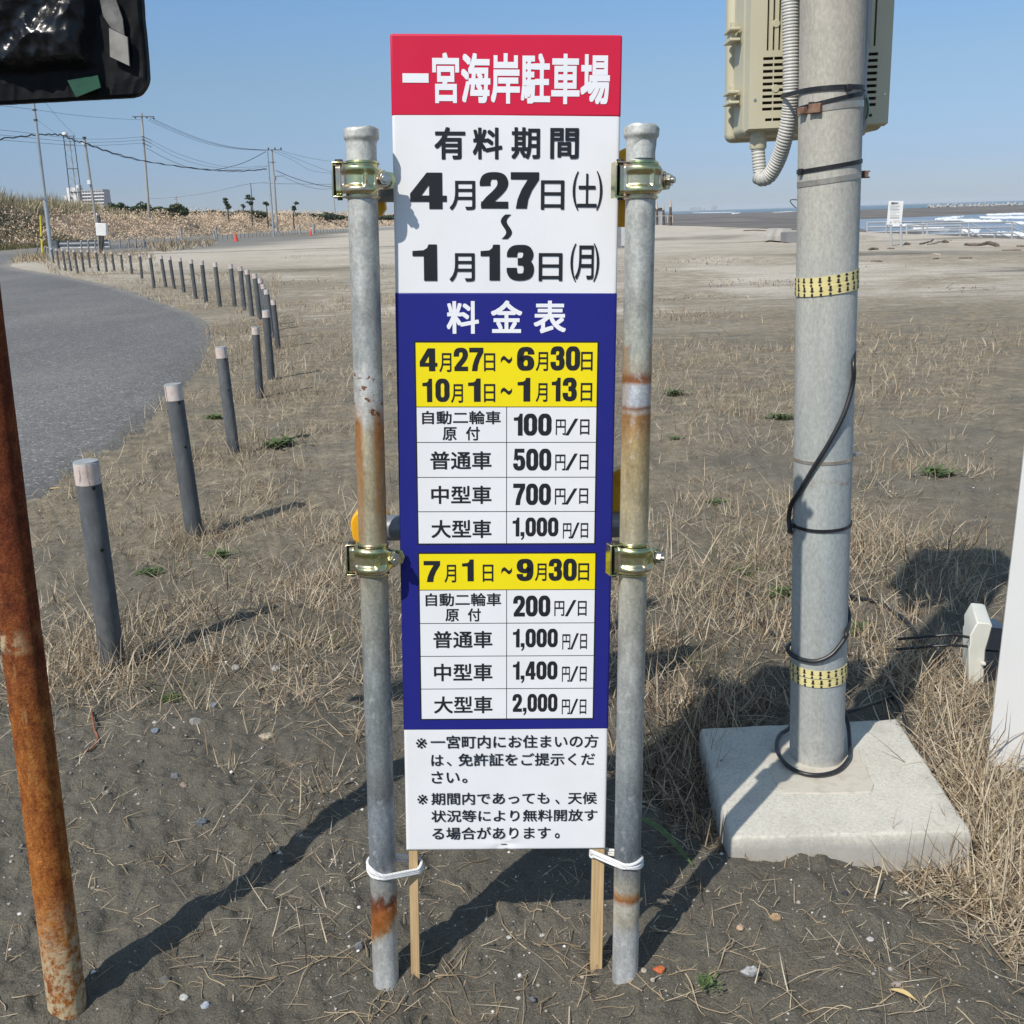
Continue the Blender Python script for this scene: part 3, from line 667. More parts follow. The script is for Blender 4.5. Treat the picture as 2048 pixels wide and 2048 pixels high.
for li, (colr, line) in enumerate(TEXT):
    mb = lines.setdefault(li, (MB(), colr))[0]
    yy = -.0018 if 6 <= li < 27 else -.0013
    for s, u0, v0, u1, v1 in line:
        rot = s.startswith('|'); body = s[1:] if rot else s
        du_ = 7.21 * (v0 + v1) / 2 / 1420.8; u0 += du_; u1 += du_
        if body[0] in PEN:
            adv = [.66 if c == '1' else .42 if c == ',' else 1.0 for c in body]; gap = .09; tot = sum(adv) + gap * (len(body) - 1); k = (u1 - u0) / tot; x = u0
            vb, vh = (v0 + (v1 - v0) * .165, (v1 - v0) * .835) if ',' in body else (v0, v1 - v0)
            for c, a in zip(body, adv): numeral(mb, c, x, vb, a * k, vh, yy); x += (a + gap) * k
            continue
        cu = bpy.data.curves.new('lettering', 'FONT'); cu.body = body; cu.resolution_u = 4
        h = v1 - v0
        bold = 0 if body in '()/※' else .0 if body == '~' else .027 if li == 0 else .012 if li >= 27 else .021 if body in ('有', '料', '期', '間', '金', '表') else .010 if body in ('月', '日', '円', '土') else .017
        o = bpy.data.objects.new('lettering', cu); COL.objects.link(o); segs.append((li, rot, (u0, v0, u1, v1), o, bold, yy, len(body)))
dg = bpy.context.evaluated_depsgraph_get()
for li, rot, (u0, v0, u1, v1), o, bold, yy, nch in segs:
    me = bpy.data.meshes.new_from_object(o.evaluated_get(dg))
    co = np.zeros(len(me.vertices) * 3); me.vertices.foreach_get('co', co); co = co.reshape(-1, 3)[:, :2]
    if rot: co = np.stack([-co[:, 1], -co[:, 0]], -1); FLIP = True
    a, b = co.min(0), co.max(0); a = a - bold; b = b + bold
    sc2 = np.array([u1 - u0, v1 - v0]) / np.maximum(b - a, 1e-6)
    mb = lines[li][0]; faces = [tuple(p.vertices) for p in me.polygons]
    for k in range(9 if bold else 1):
        d_ = np.zeros(2) if k == 0 else bold * np.array([math.cos(k * math.pi / 4), math.sin(k * math.pi / 4)]) * (1.0 if k % 2 == 0 else 1.414)
        c2 = (co + d_ - a) * sc2 + np.array([u0, v0])
        mb.add([(x / 1000, yy - .00002 * k, z / 1000) for x, z in c2], faces)
    cu = o.data; bpy.data.objects.remove(o); bpy.data.curves.remove(cu); bpy.data.meshes.remove(me)
tabs = [c for c in COL.objects if c.name.startswith('price_table')]
for li, (mb, colr) in lines.items():
    par = b_red if li == 0 else b_blue if li == 5 else (tabs[0] if li < 16 else tabs[1]) if 5 < li < 27 else panel
    if li in range(6, 27): par = b_blue
    mb.build('lettering', v_wtxt if colr == 'W' else v_black, par, (0, 0, 0), 0)
mb = MB(); mb.box((.181, -.0010, .0125), (.011, .0012, .0012)); mb.build('staple', bolt_m, sg, (0, 0, 0))
for x0, wd, nm in ((.004 + .0085, .0165, 0), (BW - .0125, .0225, 1)):
    mb = MB(); mb.box((x0, BT / 2 + .001, -.10), (wd, .016, .46)); mb.build('stake', wood_m, sg, (0, 0, 0), 30, .0008)

# ================================================================== TWO TUBE POSTS WITH CLAMPS
def post_frame(base, top):
    b = Vector(base); t = Vector(top); ax = (t - b).normalized()
    x = Vector((1, 0, 0)); x = (x - ax * x.dot(ax)).normalized(); y = ax.cross(x)
    return Matrix((x, y, ax)).transposed(), (t - b).length
def clamp(parent, h, az, flip_bolt):
    """swivel clamp in the post's frame: ring, front jaw with recess, hinge bracket at left, bolt and nut at right"""
    rot = Matrix.Rotation(az, 3, 'Z'); tr = lambda q: rot @ q + Vector((0, 0, h))
    ring = MB()
    for z0, z1, r in ((-.029, .029, .0266), (-.0275, -.0245, .0284), (.0245, .0275, .0284)):
        n = 40
        vs = [(rad_ * math.cos(2 * math.pi * i / n), rad_ * math.sin(2 * math.pi * i / n), z) for z in (z0, z1) for rad_ in (r, .0244) for i in range(n)]
        fs = []
        for i in range(n):
            j = (i + 1) % n
            fs += [(i, j, 2 * n + j, 2 * n + i), (n + i, 3 * n + i, 3 * n + j, n + j), (i, n + i, n + j, j), (2 * n + i, 2 * n + j, 3 * n + j, 3 * n + i)]
        ring.add(vs, fs)
    cl = ring.map(tr).build('clamp', zinc, parent, (0, 0, 0), 40, .0008)
    jaw = MB(); nu, nv = 48, 26; us = [-.040 + .078 * i / nu for i in range(nu + 1)]
    pts = []
    for k in range(nv + 1):
        v_ = k / nv * 2 - 1
        for u in us:
            hh = .0225 - .008 * sstep(.018, .036, u)
            y = -math.sqrt(max(.0365 ** 2 - u * u, 0)) if abs(u) < .0365 else 0
            y = min(y, -.0165 if u < 0 else -.013)
            rec = sstep(-.032, -.026, u) * (1 - sstep(.004, .010, u)) * (1 - sstep(.30, .62, abs(v_)))
            rec2 = sstep(.010, .013, u) * (1 - sstep(.021, .025, u)) * (1 - sstep(.25, .7, abs(v_)))
            y += .0055 * rec + .004 * rec2 + .004 * sstep(.75, 1, abs(v_)) ** 2
            pts.append((u, y, v_ * hh))
    w_ = nu + 1; n0 = len(pts)
    back = [(u, y + .0028, z * .98) for u, y, z in pts]
    fs = [(k * w_ + i, k * w_ + i + 1, (k + 1) * w_ + i + 1, (k + 1) * w_ + i) for k in range(nv) for i in range(nu)]
    fs += [tuple(n0 + q for q in reversed(f)) for f in fs]
    rim = list(range(w_)) + [k * w_ + nu for k in range(1, nv + 1)] + [nv * w_ + i for i in range(nu - 1, -1, -1)] + [k * w_ for k in range(nv - 1, 0, -1)]
    fs += [(rim[(i + 1) % len(rim)], rim[i], n0 + rim[i], n0 + rim[(i + 1) % len(rim)]) for i in range(len(rim))]
    jaw.add(pts + back, fs); jaw.map(tr).build('jaw', zinc, cl, (0, 0, 0), 50)
    hg = MB(); hg.box((-.0455, -.002, 0), (.0030, .024, .054)); hg.box((-.0345, -.003, .0262), (.024, .022, .0026)); hg.box((-.0345, -.003, -.0262), (.024, .022, .0026))
    hg.map(tr).build('hinge_bracket', zinc, cl, (0, 0, 0), 35, .001)
    pn = MB(); pn.cyl((-.036, -.004, -.031), (-.036, -.004, .031), .0042, n=14); pn.cyl((-.036, -.004, .027), (-.036, -.004, .0315), .0065, n=14)
    pn.box((-.041, .004, 0), (.006, .008, .046)); pn.map(tr).build('hinge_pin', dark_steel, cl, (0, 0, 0), 35)
    d = Vector((.25, -1, 0)).normalized() if not flip_bolt else Vector((.75, -.7, 0)).normalized()
    c = Vector((.0355, -.010, 0))
    bt = MB(); bt.cyl(c - d * .03, c + d * .019, .0052, n=18); bt.map(tr).build('bolt', bolt_m, cl, (0, 0, 0), 35, .0006)
    nu_ = MB(); nu_.cyl(c + d * .003, c + d * .0055, .0115, n=24); nu_.cyl(c + d * .0055, c + d * .0135, .0095, n=6); nu_.map(tr).build('nut', bolt_m, cl, (0, 0, 0), 30, .0006)
    fl = MB(); fl.prism([(.024, .016), (.050, .012), (.054, .0), (.050, -.012), (.024, -.016)], .001, .004); fl.map(tr).build('flange', zinc, cl, (0, 0, 0), 30, .001)
def tube_post(base, top, mat, label, azs, hs, seed, fb):
    rot, L = post_frame(base, top)
    g0 = gz1(base[0], base[1])
    o = thing('tube_post', label, 'post', base, 'pair of steel tube posts holding the fee sign'); o.rotation_euler = rot.to_euler()
    r = .0243; rs = np.random.default_rng(seed); n = 48
    zs_ = [-.12, .0, .05] + [L * i / 40 for i in range(2, 39)] + [L - .040 + .0025 * i for i in range(17)]
    vs = []
    for z in zs_:
        lip = sstep(L - .021, L - .014, z) * .0040 * (1 - .30 * sstep(L - .003, L, z)); 
        for k in range(n):
            a = 2 * math.pi * k / n
            dent = 0
            if seed == 5:
                dent = .011 * math.exp(-((z - (L - .047 + .012 * math.cos(a + 1.2))) / .011) ** 2) * max(0, math.cos(a - R(-70))) ** 1.2
            wob = .0026 * (fbm(np.array([math.cos(a) * 2 + 5]), np.array([math.sin(a) * 2 + z * 60 + seed]), seed, 3)[0] - .5) * sstep(L - .03, L - .01, z)
            rad_ = r + lip + wob - dent
            zz = z + (.0013 * math.sin(2 * a + seed) + .0008 * math.sin(5 * a)) * sstep(L - .02, L, z)
            vs.append((rad_ * math.cos(a), rad_ * math.sin(a), zz))
    m = len(zs_)
    for z, rad_ in ((L + .0005, .0225), (L - .05, .0215)):
        for k in range(n): vs.append((rad_ * math.cos(2 * math.pi * k / n), rad_ * math.sin(2 * math.pi * k / n), z))
    m += 2
    mb = MB(); mb.add(vs, [(i * n + k, i * n + (k + 1) % n, (i + 1) * n + (k + 1) % n, (i + 1) * n + k) for i in range(m - 1) for k in range(n)] + [tuple((m - 1) * n + k for k in range(n))])
    mb.build('tube', mat, o, (0, 0, 0), 60)
    for h, a, f in zip(hs, azs, fb): clamp(o, h, a, f)
    return o, rot
LB, LT = (-.268, 1.675, 0), (-.222, 1.772, 1.541)
RB, RT = (.186, 1.661, 0), (.2255, 1.763, 1.531)
tube_post(LB, LT, pipe_l_m, 'galvanised tube post left of the fee sign, stained with rust runs above a lower clamp', (R(0), R(4)), (1.466, .838), 3, (0, 0))
tube_post(RB, RT, pipe_r_m, 'tube post right of the fee sign with a dented top and rust-ringed white patch', (R(12), R(14)), (1.452, .828), 5, (1, 1))

# barrier rails behind the posts, yellow plastic brackets at each joint
br = thing('pipe_barrier', 'two grey horizontal pipes with yellow plastic brackets behind the fee sign', 'barrier', (0, 1.8, 0))
rotL, _ = post_frame(LB, LT)
def on_post(b, t, h, dy=0, dx=0): 
    q = Vector(b).lerp(Vector(t), h / 1.54); return q + Vector((dx, dy, 0))
for h in (1.452, .862):
    a = on_post(LB, LT, h, .090); b = on_post(RB, RT, h, .094); e = (b - a).normalized()
    MB().cyl(a - e * .012, b + e * .012, .0235, n=28).build('rail', rail_m, br)
def bracket(c, w, hu, hd, dy, tilt=0, arch=1.0):
    poly = []
    for i in range(13):
        an = math.pi * i / 12; poly.append((w / 2 * math.cos(an), hu - w * .45 * arch + w * .45 * arch * math.sin(an)))
    poly += [(-w / 2, -hd), (-w * .32, -hd - .012), (w * .32, -hd - .012), (w / 2, -hd)]
    mb = MB(); mb.prism(poly, -.016, .016); rt = Matrix.Rotation(tilt, 3, 'Y')
    mb.map(lambda q: Vector(c) + Vector((0, dy, 0)) + rt @ q)
    mb.build('bracket', yellow_plastic, br, None, 40, .004, 3)
bracket(on_post(LB, LT, 1.466, 0, -.006), .054, .026, .050, .120, R(-2))
bracket(on_post(RB, RT, 1.452, 0, -.008), .052, .062, .056, .120, R(4))
bracket(on_post(LB, LT, .862, 0, -.015), .074, .038, .02, .110, R(-6))
bracket(on_post(RB, RT, .865, 0, -.006), .068, .100, .004, .115, R(3))

# ropes tying the laths to the posts
def rope_tie(label, hp, b, t, lath_u, tiltx, n_st, seed):
    q = on_post(b, t, hp); lath = BO + BU * lath_u + BN * (BT / 2) + BV * (-(BO.z - q.z) if False else (q.z - BO.z))
    d = lath - q; L = d.length; dx = d.normalized(); dy_ = Vector((0, 0, 1)).cross(dx)
    mb = MB(); r = .0031
    for k in range(n_st):
        pts = []; R1 = .0243 + r; R2 = .0125 + r * .6
        for i in range(40):
            a = 2 * math.pi * i / 40
            cxp = (L if math.cos(a) > 0 else 0); rad_ = R2 if math.cos(a) > 0 else R1
            p = q + dx * (cxp + rad_ * math.cos(a)) + dy_ * (rad_ * math.sin(a))
            sag = -.005 * math.sin(math.pi * min(1, max(0, (p - q).dot(dx) / L)))
            p.z += (k - (n_st - 1) / 2) * r * 2.25 * (.75 + .25 * math.sin(a * 2 + k)) + tiltx * ((p - q).dot(dx) / L) + sag + .0015 * math.sin(3 * a + seed + k) + .004 * math.sin(a)
            pts.append(p)
        mb.loop(pts, r, 8)
    return tag(mb.build('rope', rope_m, None, q, 60), label, 'rope')
rope_tie('white cord wound round the left tube post and the narrower wooden lath', .245, LB, LT, .0125, -.010, 3, 1)
rp = rope_tie('white cord wound round the right tube post and the wider wooden lath', .252, RB, RT, BW - .0125, .008, 3, 2)

# ================================================================== RUSTY POLE WITH COVERED SIGN
rb = G(135, 2012); rt_ = at(-104, 100, 1.80)
t = NT('flaking_rust'); v = t.coord('Object'); z = t.sep(v)[2]
rn = t.noise(t.coord('Object', (1, 1, .6)), 30, 9, .75, .3)
c1 = t.ramp(rn, [(.30, (.060, .018, .010)), (.45, (.14, .036, .017)), (.60, (.235, .064, .024)), (.75, (.36, .125, .038))])
c2 = t.ramp(rn, [(.30, (.11, .032, .013)), (.40, (.25, .072, .020)), (.54, (.43, .155, .036)), (.68, (.55, .28, .085)), (.8, (.60, .42, .20))])
zf = t.math('ADD', t.math('SUBTRACT', t.math('MULTIPLY', z, 1.0), t.math('MULTIPLY', t.sep(t.coord('Object'))[0], -1.5)), t.math('MULTIPLY', t.math('SUBTRACT', t.noise(v, 9, 6, .65), .5), 1.1))  # rust darkens with height; the right side's shade is painted in too
c = t.mix(t.ramp(zf, [(.35, 0), (.85, 1)]), c2, c1)
gr_ = t.ramp(t.noise(v, 230, 4, .8), [(.35, .6), (.65, 1.35)]); c = t.mix(1, c, gr_, 'MULTIPLY')
bw = t.ramp(t.math('ADD', z, t.math('MULTIPLY', t.math('SUBTRACT', t.noise(v, 30, 6, .7), .5), .16)), [(.02, 1), (.12, .9), (.24, 0)])
c = t.mix(t.math('MULTIPLY', bw, t.ramp(t.noise(v, 60, 6, .7), [(.42, 0), (.56, 1)])), c, (.56, .46, .29))
pz = t.math('MULTIPLY', t.ramp(t.math('ADD', z, t.math('MULTIPLY', t.noise(v, 40, 5, .7), .02)), [(.700, 0), (.708, 1), (.735, 1), (.745, 0)]), t.ramp(t.noise(v, 26, 7, .7), [(.44, 0), (.54, .85)]))
pz = t.math('MULTIPLY', pz, t.ramp(t.math('ADD', t.math('MULTIPLY', t.sep(t.coord('Object'))[0], 9.0), t.math('MULTIPLY', z, .75)), [(.50, 1), (.66, .15)]))
c = t.mix(pz, c, (.60, .47, .29))
drip = t.math('MULTIPLY', t.ramp(t.noise(t.coord('Object', (1, 1, .02)), 55, 3, .5), [(.66, 0), (.69, .55)]), t.ramp(t.noise(v, 12, 4), [(.45, 0), (.6, 1)]))
c = t.mix(drip, c, (.46, .28, .12))
rust_m = t.done(c, .9, 0, t.bump(t.noise(v, 130, 7, .8), 1.0, .005), .15)
po = thing('rusty_pole', 'heavily rusted pole leaning in front of the road, pale flaking paint at its foot', 'pole', rb)
ax = (rt_ - rb).normalized()
mb = MB(); pts = [rb - ax * .15 + ax * (i * .04) for i in range(66)]
vs = []; n = 40; q_ = ax.to_track_quat('Z', 'Y').to_matrix()
for i, p in enumerate(pts):
    for k in range(n):
        a = 2 * math.pi * k / n
        rr_ = .0338 + .0012 * (fbm(np.array([math.cos(a) * 3 + 7]), np.array([math.sin(a) * 3 + i * .45]), 91, 4)[0] - .5)
        vs.append(p + q_ @ Vector((rr_ * math.cos(a), rr_ * math.sin(a), 0)))
mb.add(vs, [(i * n + k, i * n + (k + 1) % n, (i + 1) * n + (k + 1) % n, (i + 1) * n + k) for i in range(len(pts) - 1) for k in range(n)])
mb.build('shaft', rust_m, po, None, 60)

blk = NT('black_plastic_sheet'); v = blk.coord('Object')
blk = blk.done(blk.ramp(blk.noise(v, 9, 5), [(.3, (.004, .0045, .006)), (.7, (.012, .013, .015))]), blk.ramp(blk.noise(v, 14, 5), [(.3, .20), (.7, .34)]), 0, blk.bump(blk.noise(v, 60, 3, .5, 1.5), .22, .003), .32)
sY = 1.725
c_br = at(300, 193, sY); c_bl = at(0, 209, sY); c_tr = at(284, 0, sY)
cs = thing('covered_sign', 'large road sign wrapped in crumpled black plastic and tape, on the rusty pole', 'sign', (c_bl.x, sY, c_bl.z))
e1 = (c_br - c_bl).normalized(); Wd = (c_br - c_bl).length + .62
e2 = (c_tr - c_br); e2 = (e2 - e1 * e2.dot(e1)).normalized(); e3 = e1.cross(e2)       # e3 points to the viewer's side
if e3.y > 0: e3 = -e3
shear = (c_tr - c_br).dot(e1) / (c_tr - c_br).length
Hh = .46; rc = .030; nx, nz = 230, 150
# a front sheet that bulges, gathered into folds; everything in sign coordinates a (from the right edge) and b (up from the bottom edge)
def ridge(x, y, sd): return 1 - np.abs(2 * vnoise(x, y, sd) - 1)
def cells(x, y, sd):
    """distance to the nearest scattered point: straight creases where cells meet"""
    ix, iy = np.floor(x), np.floor(y); best = np.full(x.shape, 9.0)
    for dx in (-1, 0, 1):
        for dy in (-1, 0, 1):
            jx, jy = ix + dx, iy + dy
            best = np.minimum(best, np.hypot(jx + _hash(jx, jy, sd) - x, jy + _hash(jx, jy, sd + 5) - y))
    return best
def wr(a, b):
    wa = a + .018 * (fbm(a * 14, b * 14, 51, 3) - .5); wb = b + .018 * (fbm(a * 14 + 9, b * 14, 53, 3) - .5)
    d = (wa * .82 + wb * .57); e = (-wa * .57 + wb * .82)        # folds hang slantwise
    r1 = cells(d * 6.0, e * 2.6, 55); r2 = cells(wa * 11, wb * 8, 57); r3 = cells(d * 26, e * 15, 59); r4 = cells(wa * 52, wb * 44, 63)
    return .022 * r1 + .022 * r2 + .019 * r3 + .0060 * r4
nx, nz = 330, 210
bg_, ag_ = np.meshgrid(Hh * np.arange(nz + 1) / nz, Wd * np.arange(nx + 1) / nx, indexing='ij')
inn = sstep(.070, .100, ag_ + .012 * (fbm(bg_ * 30, ag_ * 30, 69, 2) - .5)) * sstep(.040, .062, bg_ + .008 * (fbm(bg_ * 30, ag_ * 40, 70, 2) - .5))
dd_ = np.minimum(np.minimum(ag_, bg_), np.minimum(Hh - bg_, Wd - ag_))
rimw = .0035 * ridge(ag_ * 60 + bg_ * 9, bg_ * 14 + ag_ * 10, 68) ** 2 + .002 * fbm(ag_ * 40, bg_ * 40, 67, 3)
yg_ = .004 * sstep(0, .004, dd_) + inn * (.008 + wr(ag_, bg_)) + (1 - inn) * rimw
vs = []
for k in range(nz + 1):
    for i in range(nx + 1):
        aa, bb = float(ag_[k, i]), float(bg_[k, i])
        if aa < rc and bb < rc:
            dd = math.hypot(rc - aa, rc - bb)
            if dd > rc: f = rc / dd; aa, bb = rc - (rc - aa) * f, rc - (rc - bb) * f
        vs.append(c_br - e1 * aa + e1 * shear * bb + e2 * bb + e3 * float(yg_[k, i]))
W1 = nx + 1
mb = MB(); mb.add(vs, [(k * W1 + i, k * W1 + i + 1, (k + 1) * W1 + i + 1, (k + 1) * W1 + i) for k in range(nz) for i in range(nx)])
rim = [i for i in range(W1)] + [k * W1 + nx for k in range(1, nz + 1)] + [nz * W1 + i for i in range(nx - 1, -1, -1)] + [k * W1 for k in range(nz - 1, 0, -1)]
b0 = len(mb.v); mb.v += [tuple(Vector(vs[i]) - e3 * .014) for i in rim]; m_ = len(rim)
mb.f += [(rim[i], b0 + i, b0 + (i + 1) % m_, rim[(i + 1) % m_]) for i in range(m_)] + [tuple(b0 + i for i in range(m_))]
wrp = mb.build('plastic_wrap', blk, cs, None, 22)
wrp.data.materials.append(pm('black_plastic_edge', [(.004, .0045, .006), (.009, .0095, .011)], 12, .6, 0, .3, 60, .002, spec=.15))
mi = np.ones(len(wrp.data.polygons), dtype=np.int32); mi[:nx * nz] = (inn[:-1, :-1] < .35).astype(np.int32).ravel(); wrp.data.polygons.foreach_set('material_index', mi)
grey_tape = pm('grey_tape', [(.22, .205, .18), (.28, .265, .24), (.32, .305, .28)], 40, .6, 0, .15, 200, .0006)
worn_tape = pm('worn_tape', [(.05, .048, .045), (.10, .095, .088), (.20, .19, .18)], 30, .6, 0, .2, 120, .001)
green_tape = pm('green_tape', [(.006, .055, .03), (.008, .078, .04), (.011, .09, .048)], 30, .5, 0, .3, 60, .002)
def tape(name, pts, m, off=.017):
    mb = MB(); pp = [at(x, y, sY) + e3 * off for x, y in pts]; n = len(pp)
    mb.add(pp + [p - e3 * .004 for p in pp], [tuple(range(n)), tuple(range(2 * n - 1, n - 1, -1))] + [(i, n + i, n + (i + 1) % n, (i + 1) % n) for i in range(n)])
    return mb.build(name, m, cs, None, 0)
tape('tape', [(227, 60), (263, 78), (267, 135), (229, 117)], grey_tape, .019)
tape('tape', [(207, 0), (238, 0), (252, 40), (256, 74), (230, 60), (214, 36)], worn_tape, .016)
tape('tape', [(145, 164), (205, 154), (211, 178), (162, 197)], green_tape, .020)

# ================================================================== STEEL POLE ON ITS CONCRETE BLOCK
PB = Vector((.735, 2.320, .085)); PT = Vector((.668, 2.300, 2.15)); PR = .0645
rotP = None
x_ = Vector((1, 0, 0)); axP = (PT - PB).normalized(); x_ = (x_ - axP * x_.dot(axP)).normalized(); y_ = axP.cross(x_)
def pol(a, h, r=PR):
    """point on the pole: a = 0 faces the viewer, positive to the right; h metres up"""
    return PB + axP * h + x_ * (r * math.sin(a)) - y_ * (r * math.cos(a))
def pole_h(py, px=None):
    """height on the pole's front that a photograph row shows"""
    lo, hi = -.2, 2.1
    for _ in range(40):
        m = (lo + hi) / 2; q = pol(0, m)
        v = q - Vector((0, 0, CAM_H)); row = 1024 - F_PX * (v.dot(cy) / v.dot(fwd))
        if row > py: lo = m
        else: hi = m
    return lo
def pole_a(px, h, r=PR):
    best = (1e9, 0)
    for i in range(-95, 96):
        q = pol(R(i), h, r); v = q - Vector((0, 0, CAM_H)); colx = 1024 + F_PX * (v.dot(cx) / v.dot(fwd))
        if abs(colx - px) < best[0]: best = (abs(colx - px), R(i))
    return best[1]
t = NT('weathered_galvanised_pole'); v = t.coord('Object'); z = t.sep(v)[2]
zz = t.math('ADD', z, t.math('MULTIPLY', t.math('SUBTRACT', t.noise(t.coord('Object', (1, 1, .3)), 9, 5, .6), .5), .25))
c = t.ramp(t.math('DIVIDE', zz, 2.2), [(.0, (.42, .42, .40)), (.04, (.33, .34, .34)), (.10, (.34, .37, .38)), (.24, (.36, .40, .41)), (.38, (.38, .41, .41)), (.50, (.45, .46, .43)), (.62, (.47, .455, .405)), (.70, (.46, .42, .355)), (.80, (.44, .39, .325)), (1, (.48, .45, .39))])
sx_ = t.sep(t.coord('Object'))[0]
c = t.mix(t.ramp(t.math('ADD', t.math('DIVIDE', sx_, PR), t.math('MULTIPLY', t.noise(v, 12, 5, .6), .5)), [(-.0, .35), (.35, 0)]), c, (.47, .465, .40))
c = t.mix(1, c, t.ramp(t.noise(t.coord('Object', (1, 1, .5)), 170, 5, .75), [(.33, .80), (.66, 1.15)]), 'MULTIPLY')
c = t.mix(1, c, t.ramp(t.noise(t.coord('Object', (1, 1, .18)), 16, 6, .6), [(.3, .86), (.7, 1.12)]), 'MULTIPLY')
foot = t.math('MULTIPLY', t.ramp(t.math('DIVIDE', zz, 1.0), [(.02, 1), (.16, 0)]), t.ramp(t.noise(v, 45, 6, .7), [(.45, 0), (.6, .8)]))
c = t.mix(foot, c, (.50, .49, .46))
c = t.mix(t.math('MULTIPLY', t.ramp(z, [(1.50 / 2.2, 0), (1.56 / 2.2, 0), (.715, 1), (.735, 0)]), t.ramp(t.noise(v, 42, 6, .7), [(.52, 0), (.62, .8)])), c, (.26, .17, .11))
pole_m = t.done(c, t.ramp(t.noise(v, 30, 4), [(.3, .5), (.7, .72)]), .12, t.bump(t.noise(v, 200, 4, .7), .22, .001), .35)
pl = thing('steel_pole', 'thick galvanised steel pole standing on the square concrete block', 'pole', PB)
pl.rotation_euler = Matrix((x_, y_, axP)).transposed().to_euler()
mb = MB(); n = 72
vs = [(PR * math.cos(2 * math.pi * k / n), PR * math.sin(2 * math.pi * k / n), z) for z in [-.03 + .06 * i for i in range(37)] for k in range(n)]
mb.add(vs, [(i * n + k, i * n + (k + 1) % n, (i + 1) * n + (k + 1) % n, (i + 1) * n + k) for i in range(36) for k in range(n)] + [tuple(36 * n + k for k in range(n))])
mb.build('shaft', pole_m, pl, (0, 0, 0), 60)
invP = Matrix((x_, y_, axP))
def pbuild(mb, name, mat, smooth=35, bevel=0, parent=None):
    mb.map(lambda q: invP @ (q - PB)); return mb.build(name, mat, parent or pl, (0, 0, 0), smooth, bevel)
def wrap(hl, hr, hb, wd, r, n=96, a0=-180, a1=180, th=.0012):
    """strip round the pole: heights at its left, right and back"""
    mb = MB(); vs = []
    full = (a1 - a0) >= 360; m = n if full else n + 1
    for i in range(m):
        a = R(a0 + (a1 - a0) * i / n)
        hm = (hl + hr) / 2 + (hr - hl) / 2 * math.sin(a) + hb * (1 - math.cos(a)) / 2
        for dz, rr_ in ((-wd / 2, r), (-wd / 2, r + th), (wd / 2, r + th), (wd / 2, r)): vs.append(pol(a, hm + dz, rr_))
    fs = []
    for i in range(n):
        j = (i + 1) % m
        fs += [(i * 4 + k, i * 4 + (k + 1) % 4, j * 4 + (k + 1) % 4, j * 4 + k) for k in range(4)]
    return mb.add(vs, fs)
tape_m = pm('yellow_paper_tape', [(.62, .53, .22), (.70, .61, .28), (.74, .66, .33)], 22, .7, 0, .25, 120, .0008)
arrow_m = pm('black_print', [(.020, .014, .014), (.032, .022, .02)], 40, .6)
def arrow_band(tops, seed):
    """two turns of yellow tape printed with rows of down arrows"""
    for bi, (yl, yr) in enumerate(tops):
        hl, hr = pole_h(yl), pole_h(yr); wd = .0200
        bd = pbuild(wrap(hl, hr, 0, wd, PR + .0004 + .0008 * bi), 'arrow_tape', tape_m, 60)
        mb = MB(); n = 22; rs = random.Random(seed + bi)
        for k in range(n):
            a = 2 * math.pi * k / n + .07 + bi * .04
            for row in (0, 1):
                hc = (hl + hr) / 2 + (hr - hl) / 2 * math.sin(a) + (.0062 if row == 0 else -.0072) + .0035 * math.sin(a * 1.7 + 1)
                sw, hw, hh, tipl = .0024, .0052, .0062, .0042
                sc_ = 1.0
                outline = [(-sw, hh), (sw, hh), (sw, -hh + tipl), (hw, -hh + tipl), (0, -hh), (-hw, -hh + tipl), (-sw, -hh + tipl)]
                lim0, lim1 = -wd / 2, wd / 2; hm = (hl + hr) / 2 + (hr - hl) / 2 * math.sin(a)
                pts = [pol(a + x / PR, min(hm + lim1, max(hm + lim0, hc + (.0008 if row else 0) + z * (1.0 if row == 0 else .8))), PR + .0022 + .0008 * bi) for x, z in outline]
                mb.add(pts, [(0, 1, 2, 6), (2, 3, 4, 5, 6)] if False else [(0, 1, 2, 6), (5, 6, 2, 3, 4)])
        pbuild(mb, 'arrow_print', arrow_m, 0, 0, bd)
arrow_band([(562 + 4, 553), (584, 573)], 1)
arrow_band([(1350, 1350), (1368, 1366)], 5)
strap_m = pm('stainless_strap', [(.38, .35, .30), (.50, .47, .41), (.46, .38, .30)], 40, .4, .7, .1, 150, .0006)
rust_b = pm('rusty_buckle', [(.14, .07, .045), (.24, .13, .085), (.30, .20, .14)], 60, .7, .3, .4, 150, .001)
h = pole_h(213)
st = pbuild(wrap(h - .002, h + .006, 0, .0125, PR), 'strap', strap_m, 60)
mb = MB(); q = pol(R(-42), h + .0005, PR + .005); mb.box(q, (.026, .010, .018), Matrix.Rotation(R(-42), 3, 'Z')); mb.box(pol(R(-68), h - .001, PR + .006), (.020, .012, .013), Matrix.Rotation(R(-68), 3, 'Z')); pbuild(mb, 'buckle', rust_b, 35, .001, st)
h = pole_h(358)
st = pbuild(wrap(h - .006, h + .006, 0, .0115, PR), 'strap', strap_m, 60)
mb = MB(); mb.box(pol(R(86), h + .006, PR + .009), (.010, .020, .012), Matrix.Rotation(R(0), 3, 'Z')); mb.box(pol(R(86), h + .012, PR + .010), (.016, .016, .003)); mb.box(pol(R(86), h + .000, PR + .010), (.016, .016, .003)); pbuild(mb, 'buckle', rust_b, 35, .0008, st)
h = pole_h(930); st = pbuild(wrap(h + .003, h + .004, 0, .0075, PR), 'strap', bolt_m if False else strap_m, 60)
mb = MB(); mb.box(pol(R(84), h + .006, PR + .010), (.022, .010, .008)); pbuild(mb, 'buckle', strap_m, 35, .0008, st)

